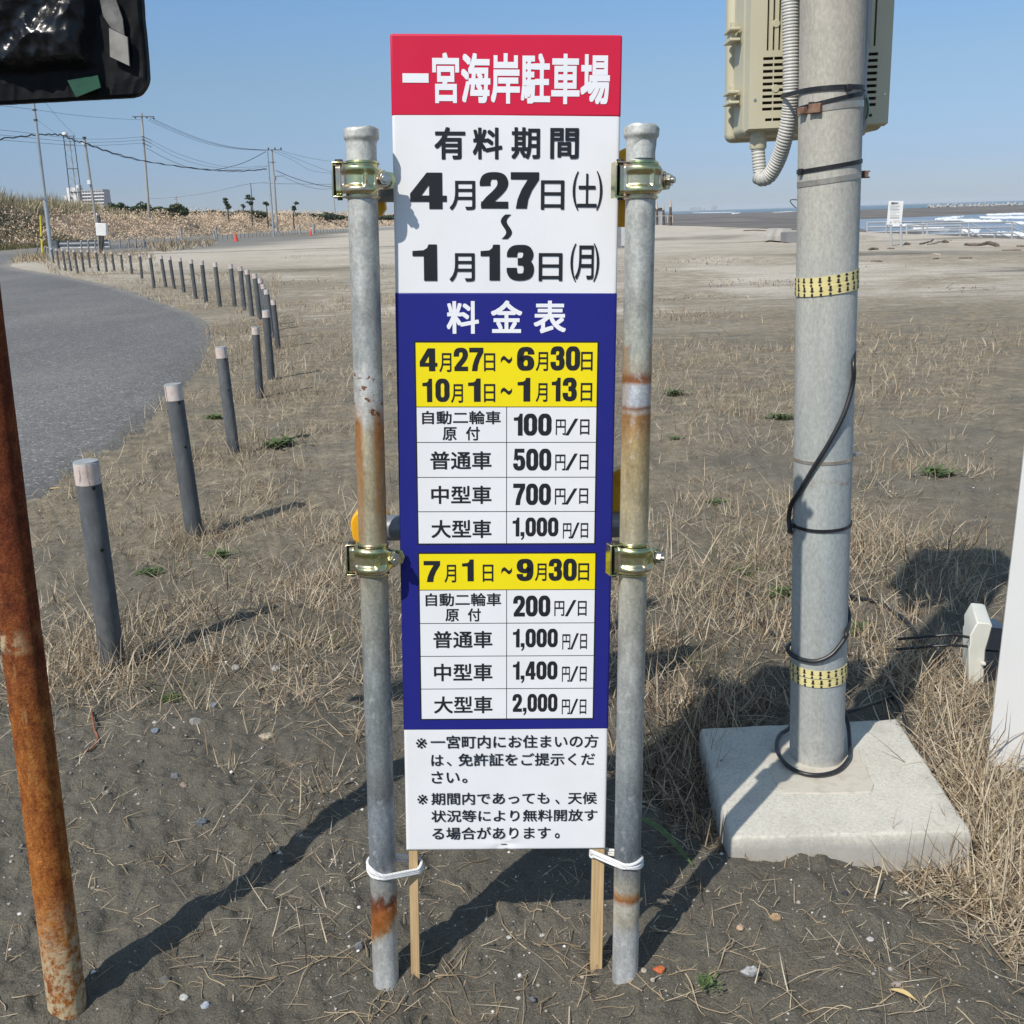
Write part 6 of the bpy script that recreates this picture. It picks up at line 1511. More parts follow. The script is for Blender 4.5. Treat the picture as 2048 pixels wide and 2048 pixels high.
# breakwater blocks
blockm = pm('breakwater_concrete', [(.34, .33, .31), (.46, .45, .43)], .4, .9)
proto_me = None
def tetra():
    mb = MB()
    for d in ((0, 0, 1), (.94, 0, -.33), (-.47, .82, -.33), (-.47, -.82, -.33)): mb.cyl((0, 0, 0), Vector(d) * 2.6, 1.15, .8, 8)
    return mb
Yw = 860; k = 0; xs_ = [c8(750 + i * 46.5 + random.uniform(-12, 12), 0)[0] for i in range(27)]
for i, x in enumerate(xs_):
    yline = c8(0, 232 - (x - 1740) / .1594 * .028 + random.uniform(-4, 4))[1]
    q = at(x, yline, Yw)
    if proto_me is None:
        o = tetra().build('breakwater_block', blockm, None, (0, 0, 0), 40); proto_me = o
    else:
        o = proto_me.copy(); COL.objects.link(o)
    o.location = q; o.rotation_euler = (random.uniform(-.6, .6), random.uniform(-.6, .6), random.uniform(0, 6)); s = random.uniform(.45, .85); o.scale = (s * 1.2, s, s)
    tag(o, f'{"first" if i == 0 else ORD[i]} pale four-legged block from the left along the distant breakwater', 'breakwater block', 'blocks of the breakwater')
mb = MB()
vs = []
for i in range(60):
    x = c8(640 + i * 24, 0)[0]; yl = c8(0, 236 - (x - 1740) / .1594 * .028)[1]; q = at(x, yl, Yw + 4); vs += [Vector((q.x, Yw - 7, SEA - 1)), Vector((q.x, Yw, q.z + random.uniform(-.4, .3))), Vector((q.x, Yw + 8, SEA - 1))]
mb.add(vs, [(i * 3 + k, (i + 1) * 3 + k, (i + 1) * 3 + k + 1, i * 3 + k + 1) for i in range(59) for k in (0, 1)])
tag(mb.build('breakwater', pm('breakwater_rubble', [(.10, .09, .085), (.20, .19, .175)], .3, .95), None, (0, 0, 0), 0), 'long low rubble breakwater in front of the open sea', 'breakwater')
# driftwood
drift_d = pm('dark_driftwood', [(.06, .045, .035), (.13, .10, .08), (.20, .16, .13)], 6, .95, 0, .5, 20, .01); drift_p = pm('pale_driftwood', [(.32, .26, .20), (.45, .38, .30), (.52, .46, .38)], 6, .95, 0, .5, 20, .01)
DW = [([(1190, 694), (1310, 705), (1430, 694)], .12, 'd', 'long dark log lying right of the notice board'), ([(1420, 690), (1500, 684), (1600, 712)], .16, 'd', 'dark humped log at the end of the long log on the shore'), ([(700, 690), (790, 678), (850, 660), (905, 652)], .10, 'p', 'pale branch lying before the near railing post'), ([(750, 665), (775, 640), (790, 625)], .07, 'd', 'upright stub of dark driftwood before the railing'), ([(910, 660), (975, 664)], .13, 'd', 'short thick dark log in front of the landing'), ([(1115, 862), (1280, 860)], .06, 'd', 'thin dark stick on pale sand in the lower right of the shore'), ([(790, 815), (885, 826)], .07, 'p', 'pale short plank on the sand below the railing'), ([(795, 872), (860, 868)], .06, 'd', 'dark short stick on the pale sand'),
      ([(440, 688), (490, 692)], .13, 'd', 'black lump of driftwood at the foot of the notice board'), ([(1000, 632), (1035, 636)], .07, 'p', 'small white piece of driftwood on the dark landing'), ([(-10, 758), (40, 748), (95, 752)], .10, 'd', 'dark driftwood pieces beside the steel pole'), ([(220, 738), (300, 742)], .06, 'd', 'dark twig lying left of the notice board posts'), ([(1840, 712), (1925, 714)], .08, 'd', 'dark log at the right edge of the sand'), ([(1650, 765), (1900, 760)], .05, 'd', 'long thin dark stick at the far right of the sand'), ([(620, 684), (680, 676), (740, 655)], .08, 'd', 'dark crooked branch at the tip of the concrete wing wall')]
for pts, r, kd, lab in DW:
    pp = smooth([G(*c8(x, y)) + Vector((0, 0, r * .2)) for x, y in pts], 4); m_ = len(pp)
    o = MB().tube(pp, [.55 * r * (.6 + .4 * math.sin(math.pi * (i + .5) / m_)) * random.uniform(.8, 1.15) for i in range(m_)], 8).build('driftwood', drift_d if kd == 'd' else drift_p, None, pp[0], 60)
    tag(o, lab, 'driftwood', 'driftwood on the beach')
for pts, r, kd, lab in [([(384, 1276), (440, 1274), (507, 1276)], .10, 'd', 'straight brown log on the bright sand left of the steel pole'), ([(505, 1338), (540, 1332), (562, 1328)], .11, 'd', 'dark driftwood left of the concrete step'), ([(545, 1318), (580, 1312)], .07, 'p', 'pale driftwood before the concrete end slope'), ([(1088, 1444), (1148, 1446)], .05, 'd', 'short brown stick on the pale sand right of the pole')]:
    pp = smooth([G(*z3(x, y)) + Vector((0, 0, r * .2)) for x, y in pts], 4); m_ = len(pp)
    o = MB().tube(pp, [.55 * r * (.6 + .4 * math.sin(math.pi * (i + .5) / m_)) for i in range(m_)], 8).build('driftwood', drift_d if kd == 'd' else drift_p, None, pp[0], 60)
    tag(o, lab, 'driftwood', 'driftwood on the beach')
# ================================================================== DRY GRASS
gt = NT('dry_grass'); a_ = gt.attr('tint')
gc = gt.ramp(a_, [(.0, (.055, .040, .028)), (.15, (.15, .108, .070)), (.36, (.31, .232, .150)), (.62, (.49, .39, .265)), (.86, (.66, .555, .41)), (.93, (.60, .53, .40)), (.95, (.075, .115, .03)), (1, (.11, .17, .05))])
grass_m = gt.done(gc, .7, 0, None, .25)
tr = gt.n('BsdfTranslucent'); gt.l(gc, tr.inputs[0]); mx = gt.n('MixShader'); mx.inputs[0].default_value = .18
gt.l(gt.b.outputs[0], mx.inputs[1]); gt.l(tr.outputs[0], mx.inputs[2]); gt.l(mx.outputs[0], gt.out.inputs[0])
def blades(base, hgt, wid, az, lean, curl, tint, lv=4):
    """ribbon blades: leaning by 'lean' (radians from upright) towards az, curling further over by 'curl'"""
    n = len(base); s = np.linspace(0, 1, lv)
    V = np.zeros((n, lv, 2, 3)); p = base.copy()
    dirx, diry = np.sin(az), np.cos(az)
    face = az + np.pi / 2 + rng.normal(0, .9, n); wx, wy = np.sin(face), np.cos(face)
    prof = np.array([1, .95, .7, .12])[:lv] if lv == 4 else np.linspace(1, .15, lv)
    for k in range(lv):
        if k:
            th = lean + curl * (s[k] ** 1.3); dl = hgt / (lv - 1)
            p = p + np.stack([np.sin(th) * dirx * dl, np.sin(th) * diry * dl, np.cos(th) * dl], -1)
        w2 = wid * prof[k] / 2
        V[:, k, 0] = p - np.stack([wx * w2, wy * w2, 0 * w2], -1); V[:, k, 1] = p + np.stack([wx * w2, wy * w2, 0 * w2], -1)
    i0 = (np.arange(n) * lv * 2)[:, None]; k = np.arange(lv - 1)[None]
    Q = np.stack([i0 + 2 * k, i0 + 2 * k + 1, i0 + 2 * k + 3, i0 + 2 * k + 2], -1).reshape(-1, 4)
    return V.reshape(-1, 3), Q, np.repeat(tint, lv * 2)
SLAB = [(q.x, q.y) for q in S4]
def keep_off(x, y):
    k = ~in_poly(x, y, SLAB)
    k &= ~(in_poly(x, y, ROAD) & (d_poly(x, y, ROAD) > .06))
    return k
parts = []
def scatter(n, sampler, hr, wr_, lean, curl, tint, clump=None, tw=.26):
    x, y = sampler(n); k = keep_off(x, y); x, y = x[k], y[k]; m = len(x)
    h = rng.uniform(*hr, m) * (.6 + .8 * rng.random(m)); b = np.stack([x, y, gz(x, y) - .006], -1)
    V, Q, T = blades(b, h, rng.uniform(*wr_, m), rng.uniform(0, 2 * np.pi, m), np.abs(rng.normal(*lean, m)), rng.normal(*curl, m), np.clip(rng.normal(tint, tw, m), 0, .92))
    parts.append((V, Q, T))
def gauss(cx_, cy_, sx, sy=None):
    sy = sy or sx
    return lambda n: (rng.normal(cx_, sx, n), rng.normal(cy_, sy, n))
def clumped(poly_px, thr, sc, seed):
    pts = [P(*q) for q in poly_px]; xs_, ys_ = [p.x for p in pts], [p.y for p in pts]; pl_ = [(p.x, p.y) for p in pts]
    def f(n):
        X = []; Y = []; got = 0
        for _ in range(60):
            x = rng.uniform(min(xs_), max(xs_), n * 2); y = rng.uniform(min(ys_), max(ys_), n * 2)
            d = fbm(x * sc, y * sc, seed, 3) + .25 * (vnoise(x * sc * 4.3, y * sc * 4.3, seed + 5) - .5)
            k = in_poly(x, y, pl_) & (rng.random(n * 2) < sstep(thr, thr + .16, d))
            X.append(x[k]); Y.append(y[k]); got += k.sum()
            if got >= n: break
        return np.concatenate(X)[:n], np.concatenate(Y)[:n]
    return f
# thick stands
for (px, py, s1, n, h0, h1, le, ti) in [(205, 1330, .13, 620, .07, .19, .7, .66), (120, 1300, .16, 520, .07, .18, .75, .66), (330, 1250, .16, 420, .06, .15, .8, .6), (60, 1380, .10, 180, .06, .14, .8, .6), (395, 1070, .14, 380, .06, .15, .8, .58), (470, 905, .2, 420, .07, .18, .7, .55), (545, 790, .3, 600, .08, .2, .7, .52),
      (560, 700, .4, 700, .08, .2, .7, .52), (1420, 1500, .085, 620, .06, .17, .75, .42), (1372, 1600, .07, 420, .06, .17, .85, .40), (1410, 1690, .05, 160, .04, .11, .95, .45), (1345, 1420, .12, 460, .06, .16, .8, .5), (1290, 1560, .09, 300, .06, .15, .9, .42), (1500, 1400, .12, 420, .06, .15, .85, .5),
      (1420, 1200, .22, 800, .07, .17, .75, .62), (1560, 1120, .25, 700, .07, .18, .7, .62), (1720, 1100, .25, 700, .07, .18, .7, .64), (1850, 1130, .25, 600, .07, .17, .7, .6), (1760, 1330, .12, 500, .06, .16, .95, .62), (1850, 1380, .13, 620, .06, .17, 1.0, .62),
      (1930, 1440, .10, 520, .06, .18, 1.05, .64), (1900, 1520, .09, 620, .07, .2, 1.05, .66), (1960, 1600, .08, 760, .07, .2, 1.0, .70), (2010, 1690, .08, 820, .08, .22, .95, .72), (2040, 1780, .08, 620, .07, .2, 1.0, .72), (1990, 1800, .06, 300, .06, .17, 1.1, .70), (2060, 1900, .06, 300, .05, .15, 1.1, .66), (1870, 1745, .03, 70, .05, .15, .4, .55), (1800, 1725, .035, 60, .05, .17, .35, .5), (1830, 1790, .05, 120, .05, .12, .9, .6), (1930, 1775, .05, 240, .05, .14, 1.0, .68),
      (1230, 1330, .15, 320, .06, .15, .8, .55), (2130, 1700, .12, 500, .07, .2, 1.0, .68), (2190, 1540, .14, 500, .07, .19, 1.0, .66), (2290, 1640, .16, 500, .07, .19, 1.0, .66), (2180, 1850, .10, 300, .06, .17, 1.0, .66), (-90, 1300, .16, 350, .06, .16, .85, .62), (-140, 1480, .12, 200, .05, .14, .9, .6), (690, 1320, .18, 260, .05, .13, .9, .56), (640, 1180, .25, 420, .06, .15, .8, .58), (560, 1400, .15, 160, .04, .10, 1.0, .56), (640, 1610, .06, 60, .05, .12, .8, .6), (720, 1480, .08, 60, .05, .13, .8, .6)]:
    c0 = P(px, py); scatter(n, gauss(c0.x, c0.y, s1 * .8, s1), (h0, h1), (.0018, .0042), (le + .12, .4), (.4, .7), ti - .04)
    scatter(n // 3, gauss(c0.x, c0.y, s1 * .8, s1), (.03, .09), (.0015, .0035), (1.5, .12), (.05, .15), ti - .12, tw=.3)
# matted tufts strewn over the verge and the field, each a tight little stand
for i in range(150):
    px, py = (rng.uniform(90, 700), rng.uniform(900, 1420)) if i < 60 else (rng.uniform(1230, 1960), rng.uniform(780, 1330)) if i < 130 else (rng.uniform(420, 760), rng.uniform(760, 1000))
    c0 = P(px, py); s1 = rng.uniform(.025, .075) * (1 + c0.y * .08); m = int(rng.uniform(25, 80))
    scatter(m, gauss(c0.x, c0.y, s1), (.04, .13), (.0018, .004), (rng.uniform(.7, 1.25), .4), (.4, .6), rng.uniform(.42, .72))
    scatter(m // 2, gauss(c0.x, c0.y, s1 * 1.3), (.03, .09), (.0016, .0034), (1.5, .1), (.05, .15), rng.uniform(.3, .6))
for i in range(70):
    px, py = rng.uniform(10, 690), rng.uniform(1400, 1960); c0 = P(px, py); m = int(rng.uniform(6, 20))
    scatter(m, gauss(c0.x, c0.y, .035), (.03, .10), (.0014, .0028), (1.3, .3), (.2, .5), rng.uniform(.45, .7))
for i in range(40):
    px, py = rng.uniform(760, 1900), rng.uniform(1840, 2040); c0 = P(px, py); m = int(rng.uniform(5, 16))
    scatter(m, gauss(c0.x, c0.y, .03), (.03, .10), (.0014, .0028), (1.4, .2), (.1, .4), rng.uniform(.45, .7))
# open growth of the near and middle ground, in patches
scatter(5200, clumped([(60, 1040), (1960, 1040), (1990, 1420), (1500, 1440), (640, 1440), (0, 1420)], .46, 2.6, 101), (.04, .13), (.0016, .0034), (.85, .4), (.25, .5), .58)
scatter(2600, clumped([(60, 1040), (1960, 1040), (1990, 1330), (1300, 1420), (640, 1440), (0, 1420)], .40, 5.0, 104), (.03, .10), (.0016, .0032), (1.1, .35), (.2, .4), .50)
scatter(13000, clumped([(380, 660), (1990, 700), (1990, 1050), (60, 1050)], .44, 1.4, 102), (.05, .14), (.0022, .0042), (.8, .4), (.25, .5), .56)
scatter(8000, clumped([(380, 650), (1990, 690), (1990, 1050), (60, 1050)], .36, 2.2, 105), (.03, .09), (.0022, .004), (1.05, .35), (.2, .4), .48)
scatter(6500, clumped([(420, 575), (2040, 655), (2040, 800), (420, 760)], .47, .8, 103), (.05, .15), (.004, .008), (.8, .35), (.25, .5), .50)
scatter(3500, clumped([(100, 545), (560, 545), (560, 690), (420, 690)], .40, .6, 106), (.06, .17), (.006, .012), (.75, .35), (.25, .5), .50)
scatter(2600, clumped([(60, 512), (300, 500), (330, 545), (110, 552)], .38, .5, 107), (.10, .25), (.012, .025), (.6, .35), (.25, .5), .50)
scatter(2400, clumped([(560, 505), (1990, 520), (1990, 640), (560, 600)], .60, .35, 108), (.04, .10), (.010, .02), (.9, .35), (.25, .5), .42)
scatter(1500, lambda n: (rng.normal(P(95, 520).x, 1.4, n), rng.normal(P(95, 520).y, 2.0, n)), (.25, .5), (.02, .04), (.6, .35), (.25, .5), .52)
scatter(1300, clumped([(240, 492), (430, 478), (430, 492), (330, 505)], .36, .2, 109), (.25, .5), (.03, .06), (.6, .35), (.25, .5), .45)
# thin green shoots among the straw
for (px, py, s1, n) in [(1430, 1160, .12, 90), (1540, 1200, .10, 80), (1880, 1120, .16, 80), (1500, 1090, .25, 120), (1800, 960, .35, 120), (1420, 840, .4, 120), (1600, 800, .5, 140), (420, 1130, .15, 80), (560, 880, .25, 110), (330, 1390, .06, 40), (1290, 1480, .05, 50), (1390, 1330, .08, 60), (1250, 1130, .2, 90), (660, 1290, .12, 60)]:
    c0 = P(px, py); scatter(n, gauss(c0.x, c0.y, s1), (.02, .08), (.002, .0045), (.8, .4), (.5, .5), .97); v_, q_, t_ = parts.pop(); parts.append((v_, q_, np.repeat(rng.uniform(.945, 1, len(t_) // 8), 8)))
# litter of broken stems lying about
def litter(n, poly, hr, tint, wr_=(.0012, .0028)):
    scatter(n, clumped(poly, .30, 3.1, 111 + n % 7), hr, wr_, (1.5, .10), (.05, .12), tint, tw=.2)
litter(3600, [(0, 1300), (2040, 1300), (2060, 2060), (-20, 2060)], (.02, .09), .62)
litter(4200, [(60, 1000), (1990, 1000), (2040, 1400), (0, 1400)], (.03, .10), .55)
litter(4200, [(60, 960), (660, 960), (660, 1440), (0, 1420)], (.03, .11), .60)
litter(5000, [(380, 700), (1990, 720), (1990, 1010), (60, 1010)], (.04, .12), .50, (.002, .004))
litter(4500, [(430, 600), (2040, 640), (2040, 760), (420, 740)], (.06, .16), .46, (.004, .008))
litter(1500, [(640, 1500), (2040, 1500), (2060, 2060), (640, 2060)], (.02, .08), .55, (.001, .0022))
V = np.concatenate([p[0] for p in parts]); T = np.concatenate([p[2] for p in parts]); o_ = 0; Qs = []
for p in parts: Qs.append(p[1] + o_); o_ += len(p[0])
tag(npmesh('dry_grass', V, np.concatenate(Qs), grass_m, attrs=dict(tint=T)), 'dry straw-coloured grass growing in patches over the dark sand', 'grass', kind='stuff')

# bent dry stems and roots lying on the sand, thicker than the grass
stem_m = pm('dry_stem', [(.10, .075, .05), (.24, .18, .11), (.40, .31, .195), (.52, .43, .29)], 7, .8)
mb = MB()
def stem(px, py, L, seed, r=.0016, lift=.006):
    rs = random.Random(seed); p = G(px, py); a = rs.uniform(0, 6.28); pts = []
    for i in range(7):
        z = gz1(p.x, p.y) + r + lift * abs(math.sin(i * .6 + seed)); pts.append(Vector((p.x, p.y, z)))
        a += rs.gauss(0, .06) + (rs.random() < .22) * rs.gauss(0, .7); p = p + Vector((math.cos(a), math.sin(a), 0)) * L / 6
    mb.tube(smooth(pts, 2), [r * (1 - .55 * i / 12) for i in range(13)], 5)
    if rs.random() < .45:
        q = pts[3]; a2 = a + rs.choice((-1, 1)) * rs.uniform(.5, 1.1); mb.tube([q, q + Vector((math.cos(a2), math.sin(a2), .08)) * L * .18, q + Vector((math.cos(a2 + .3), math.sin(a2 + .3), .05)) * L * .36], [r * .7, r * .55, r * .3], 5)
for i in range(240):
    px, py = random.uniform(-20, 2060), 1330 + 730 * random.random() ** .9
    if 1390 < px < 1960 and 1400 < py < 1760: continue
    stem(px, py, random.uniform(.03, .11), i, random.uniform(.0006, .0013), .004)
for i in range(45): stem(random.uniform(540, 1960), random.uniform(1880, 2040), random.uniform(.06, .15), 900 + i, random.uniform(.0008, .0016))
tag(mb.build('dry_stems', stem_m, None, (0, 0, 0), 60), 'broken dry stems scattered over the sand', 'stems', kind='stuff')

# ================================================================== PEBBLES, STONES
peb_t = NT('pebble'); pa = peb_t.attr('tint')
peb_m = peb_t.done(peb_t.ramp(pa, [(.0, (.035, .036, .038)), (.3, (.12, .12, .12)), (.5, (.26, .24, .21)), (.7, (.45, .41, .36)), (.85, (.66, .64, .60)), (1, (.74, .73, .70))]), .75)
octv = np.array([(1, 0, 0), (-1, 0, 0), (0, 1, 0), (0, -1, 0), (0, 0, 1), (0, 0, -1)], float)
octf = np.array([(0, 2, 4), (2, 1, 4), (1, 3, 4), (3, 0, 4), (2, 0, 5), (1, 2, 5), (3, 1, 5), (0, 3, 5)])
def pebbles(n, poly, r0, r1, lo, hi):
    x, y = clumped(poly, .2, 2.0, 131)(n); k = keep_off(x, y); x, y = x[k], y[k]; n = len(x)
    r = r0 + (r1 - r0) * rng.random(n) ** 4; z = gz(x, y)
    a = rng.uniform(0, 6.28, n); V = octv[None] * rng.uniform(.6, 1.2, (n, 6, 1)) * r[:, None, None]; V[:, :, 2] *= .55
    ca, sa = np.cos(a)[:, None], np.sin(a)[:, None]; X = V[:, :, 0] * ca - V[:, :, 1] * sa; Y = V[:, :, 0] * sa + V[:, :, 1] * ca
    V = np.stack([X + x[:, None], Y + y[:, None], V[:, :, 2] + z[:, None] + r[:, None] * .1], -1)
    F = (octf[None] + (np.arange(n) * 6)[:, None, None]).reshape(-1, 3)
    return V.reshape(-1, 3), F, np.repeat(np.clip(rng.normal(.42, .27, n), lo, hi), 6)
pp_ = [pebbles(2600, [(0, 1300), (2040, 1300), (2060, 2060), (-20, 2060)], .0010, .0085, 0, 1), pebbles(900, [(640, 1600), (2040, 1620), (2060, 2060), (640, 2060)], .001, .0055, .55, 1), pebbles(1500, [(60, 900), (1990, 900), (2040, 1400), (0, 1400)], .002, .010, 0, .9)]
o_ = 0; Fs = []
for p in pp_: Fs.append(p[1] + o_); o_ += len(p[0])
tag(npmesh('pebbles', np.concatenate([p[0] for p in pp_]), np.concatenate(Fs), peb_m, attrs=dict(tint=np.concatenate([p[2] for p in pp_]))), 'small pebbles and shell fragments in the sand', 'pebbles', kind='stuff')
import mathutils
def stone(px, py, wpx, hpx, colr, label, cat='stone', seed=0):
    p = G(px, py); Z = p.y * cp + (CAM_H - p.z) * sp; s = Z / F_PX; rs = random.Random(seed * 7 + int(px))
    a_, b_, c_ = wpx * s / 2, wpx * s / 2 * rs.uniform(.6, .9), hpx * s / 2 * .8
    mb = MB(); n1, n2 = 10, 7; vs = []
    for i in range(n2 + 1):
        th = math.pi * i / n2
        for j in range(n1):
            ph = 2 * math.pi * j / n1; d = Vector((math.sin(th) * math.cos(ph), math.sin(th) * math.sin(ph), math.cos(th)))
            k = .55 + .85 * float(fbm(np.array([d.x * 1.9 + seed * 3.1 + d.z]), np.array([d.y * 1.9 + d.z * 2.3]), 201 + seed, 2)[0])
            vs.append(p + Vector((d.x * a_, d.y * b_, d.z * c_ + c_ * .35)) * 1 - p * 0 if False else p + Vector((d.x * a_ * k, d.y * b_ * k, d.z * c_ * k + c_ * .3)))
    mb.add(vs, [(i * n1 + j, (i + 1) * n1 + j, (i + 1) * n1 + (j + 1) % n1, i * n1 + (j + 1) % n1) for i in range(n2) for j in range(n1)])
    m = pm('stone', [tuple(q * .5 for q in colr), tuple(q * .85 for q in colr), tuple(min(.8, q * 1.1) for q in colr)], 90, .9, 0, .5, 260, .001)
    return tag(mb.build('stone' if cat == 'stone' else 'brick_shard', m, None, p, 24), label, cat, 'loose stones on the sand' if cat == 'stone' else None)
W_, G_, T_, B_ = (.52, .51, .48), (.19, .195, .20), (.42, .32, .22), (.16, .19, .23)
for i, (x, y, w_, h_, c_, lab) in enumerate([(1500, 1948, 34, 32, (.45, .45, .44), 'largest pale grey stone, below the concrete block'), (1550, 1838, 25, 22, (.42, .28, .16), 'tan stone between the tube post and the concrete block'), (1480, 1857, 18, 16, (.55, .38, .26), 'smaller orange-pink stone left of the tan stone'), (1690, 1789, 14, 14, (.05, .05, .06), 'dark small stone in the smooth sand below the block'), (1740, 1880, 16, 12, W_, 'white chip of stone right of the tan stone'), (1792, 1970, 20, 14, (.40, .34, .30), 'pinkish flat stone low on the right'), (1780, 1940, 11, 13, W_, 'small white stone above the pinkish flat stone'),
     (535, 1475, 34, 20, (.40, .34, .25), 'flat beige stone left of the left tube post'), (427, 1413, 18, 15, (.22, .26, .31), 'bluish stone among stems in the upper left sand'), (311, 1463, 17, 14, (.21, .25, .31), 'small bluish stone right of the rusty pole'), (393, 1446, 32, 20, (.27, .26, .235), 'wide olive-grey stone right of the small bluish stone'), (309, 1446, 11, 8, W_, 'tiny white stone above the small bluish stone'), (350, 1555, 18, 20, G_, 'dark grey angular stone in the left sand'), (368, 1572, 15, 14, (.36, .28, .23), 'brownish pink stone below the dark angular stone'), (403, 1645, 24, 16, (.13, .145, .16), 'dark flat stone further right in the left sand'),
     (368, 1996, 19, 16, W_, 'pale grey triangular stone at the lower left'), (411, 2013, 21, 14, (.40, .44, .50), 'light bluish stone at the lower left'), (330, 1963, 28, 22, (.15, .145, .13), 'dark brownish stone near the foot of the rusty pole'), (212, 1588, 16, 14, (.33, .30, .27), 'grey-beige stone right of the rusty pole'), (472, 1337, 20, 18, (.40, .38, .36), 'light stone standing in front of the first bollard'), (552, 1340, 17, 20, (.42, .40, .37), 'light pointed stone right of the first bollard'),
     (719, 1895, 20, 24, (.17, .18, .19), 'dark grey stone left of the left tube post foot'), (973, 1838, 10, 9, (.5, .46, .42), 'small pale stone inside the sign shadow'), (1018, 1876, 12, 9, W_, 'small light stone in front of the sign shadow'), (1085, 1871, 12, 8, W_, 'white flat chip between the two laths'), (1165, 1956, 9, 10, (.5, .42, .3), 'cream stone left of the wider lath'), (1065, 2000, 14, 16, (.14, .15, .17), 'dark slaty stone low between the laths'), (1288, 1942, 15, 11, (.46, .40, .31), 'beige stone beside the orange brick shard'), (1305, 1962, 9, 14, (.52, .46, .36), 'small cream stone under the orange brick shard'), (1340, 1282, 12, 11, (.6, .5, .45), 'pale pinkish stone in grass right of the tube post')]):
    stone(x, y, w_, h_, c_, lab, 'stone', i)
stone(1319, 1941, 24, 17, (.62, .16, .055), 'bright orange brick shard right of the right tube post foot', 'brick shard', 77)
# rusty bent wire and leaf
rw = pm('rusty_wire', [(.20, .07, .035), (.32, .12, .06)], 30, .8)
o = MB().tube(smooth([G(x, y) + Vector((0, 0, .006)) for x, y in [(183, 1425), (187, 1448), (190, 1464), (196, 1478), (191, 1492), (181, 1503), (170, 1508)]]), .0028, 8).build('rusty_wire', rw, None, G(190, 1464), 60); tag(o, 'short curled rusty wire on the sand right of the rusty pole', 'wire')
lf = pm('dry_leaf', [(.45, .33, .14), (.55, .42, .20)], 20, .7)
def leaf(px, py, L, wd, az, label):
    p = G(px, py); mb = MB(); n = 8; vs = []
    for i in range(n + 1):
        f = i / n; w2 = wd * math.sin(math.pi * min(.98, f + .02)) ** .8 / 2
        for s in (-1, 0, 1): vs.append(p + Matrix.Rotation(az, 3, 'Z') @ Vector(((f - .5) * L, s * w2, .006 + .004 * abs(s) + .006 * math.sin(f * 3))))
    mb.add(vs, [(i * 3 + k, i * 3 + k + 1, i * 3 + k + 4, i * 3 + k + 3) for i in range(n) for k in (0, 1)]); tag(mb.build('dry_leaf', lf, None, p, 60), label, 'leaf')
leaf(1805, 1998, .045, .012, R(-40), 'yellowish dry leaf low right on the sand'); leaf(115, 981, .16, .035, R(5), 'yellow-brown dry leaf at the edge of the asphalt')
# green weeds
weed_t = NT('weed_leaf'); weed_m = weed_t.done(weed_t.ramp(weed_t.noise(weed_t.coord('Object'), 40, 4), [(.3, (.05, .085, .022)), (.7, (.115, .165, .05))]), .6)
def weed(px, py, wpx, n, label, up=.5, seed=1):
    p = G(px, py); Z = p.y * cp + CAM_H * sp; R0 = wpx * Z / F_PX / 2; rs = random.Random(seed); mb = MB()
    for i in range(n * 3):
        az = rs.uniform(0, 6.28); L = R0 * rs.uniform(.16, .5); el = rs.uniform(.15, .6 + up); b = p + Vector((rs.gauss(0, R0 * .33), rs.gauss(0, R0 * .33), rs.random() * R0 * .15 * (1 + up))); w2 = L * rs.uniform(.10, .2)
        dx = Vector((math.cos(az), math.sin(az), 0)); sd_ = Vector((-math.sin(az), math.cos(az), 0)); vs = []
        for k in range(5):
            f = k / 4; c = b + dx * (L * f * math.cos(el * (1 - f * .6))) + Vector((0, 0, L * f * math.sin(el) * (1 - .35 * f) + .004)); ww = w2 * (math.sin(math.pi * (.12 + .86 * f)) ** .7)
            vs += [c - sd_ * ww, c + sd_ * ww]
        mb.add(vs, [(2 * k, 2 * k + 1, 2 * k + 3, 2 * k + 2) for k in range(4)])
    return tag(mb.build('weed', weed_m, None, p, 60), label, 'weed', 'green weeds in the sand')
for i, (x, y, w_, n, lab, u) in enumerate([(1414, 1972, 58, 34, 'bright green weed tuft low on the sand right of the tube post', .6), (1708, 1262, 66, 40, 'green leafy weed right behind the steel pole', .5), (1560, 838, 60, 60, 'low green weed patch on the sand left of the steel pole', .2), (1560, 1190, 70, 50, 'green weed patch in the grass just left of the steel pole', .3), (1500, 1150, 60, 40, 'pale green weed tuft further left of the steel pole', .3), (1875, 950, 90, 50, 'small green weed patch in the open sand far right', .2), (440, 1112, 60, 40, 'dark green weed behind the second bollard', .2), (560, 892, 90, 60, 'low green weed behind the third bollard', .2), (430, 838, 46, 75, 'dark weed beside the road right of the second bollard top', .3), (300, 1150, 60, 75, 'green weed between the first and second bollards', .2), (340, 1400, 46, 40, 'flat green weed in the dark sand above the bluish stone', .1), (1430, 1010, 60, 40, 'faint green weed patch right of the right tube post', .2), (1350, 790, 60, 40, 'small green weed on the sand right of the tube post, highest up', .2), (1350, 880, 40, 30, 'tiny green weed on the sand right of the rust ring', .2)]):
    weed(x, y, w_, n, lab, u, i + 3)
def bigblade(a, b, c, wd, label):
    pts = smooth([a, b, c], 6); mb = MB(); vs = []; m_ = len(pts)
    for i, p in enumerate(pts):
        d = (pts[min(i + 1, m_ - 1)] - pts[max(0, i - 1)]).normalized(); s_ = d.cross(Vector((.2, -.5, 1))).normalized(); w2 = wd * math.sin(math.pi * (.15 + .8 * i / (m_ - 1))) / 2
        vs += [p - s_ * w2, p + Vector((0, 0, -w2 * .5)), p + s_ * w2]
    mb.add(vs, [(i * 3 + k, i * 3 + k + 1, i * 3 + k + 4, i * 3 + k + 3) for i in range(m_ - 1) for k in (0, 1)]); tag(mb.build('leaf_blade', weed_m, None, a, 60), label, 'leaf')
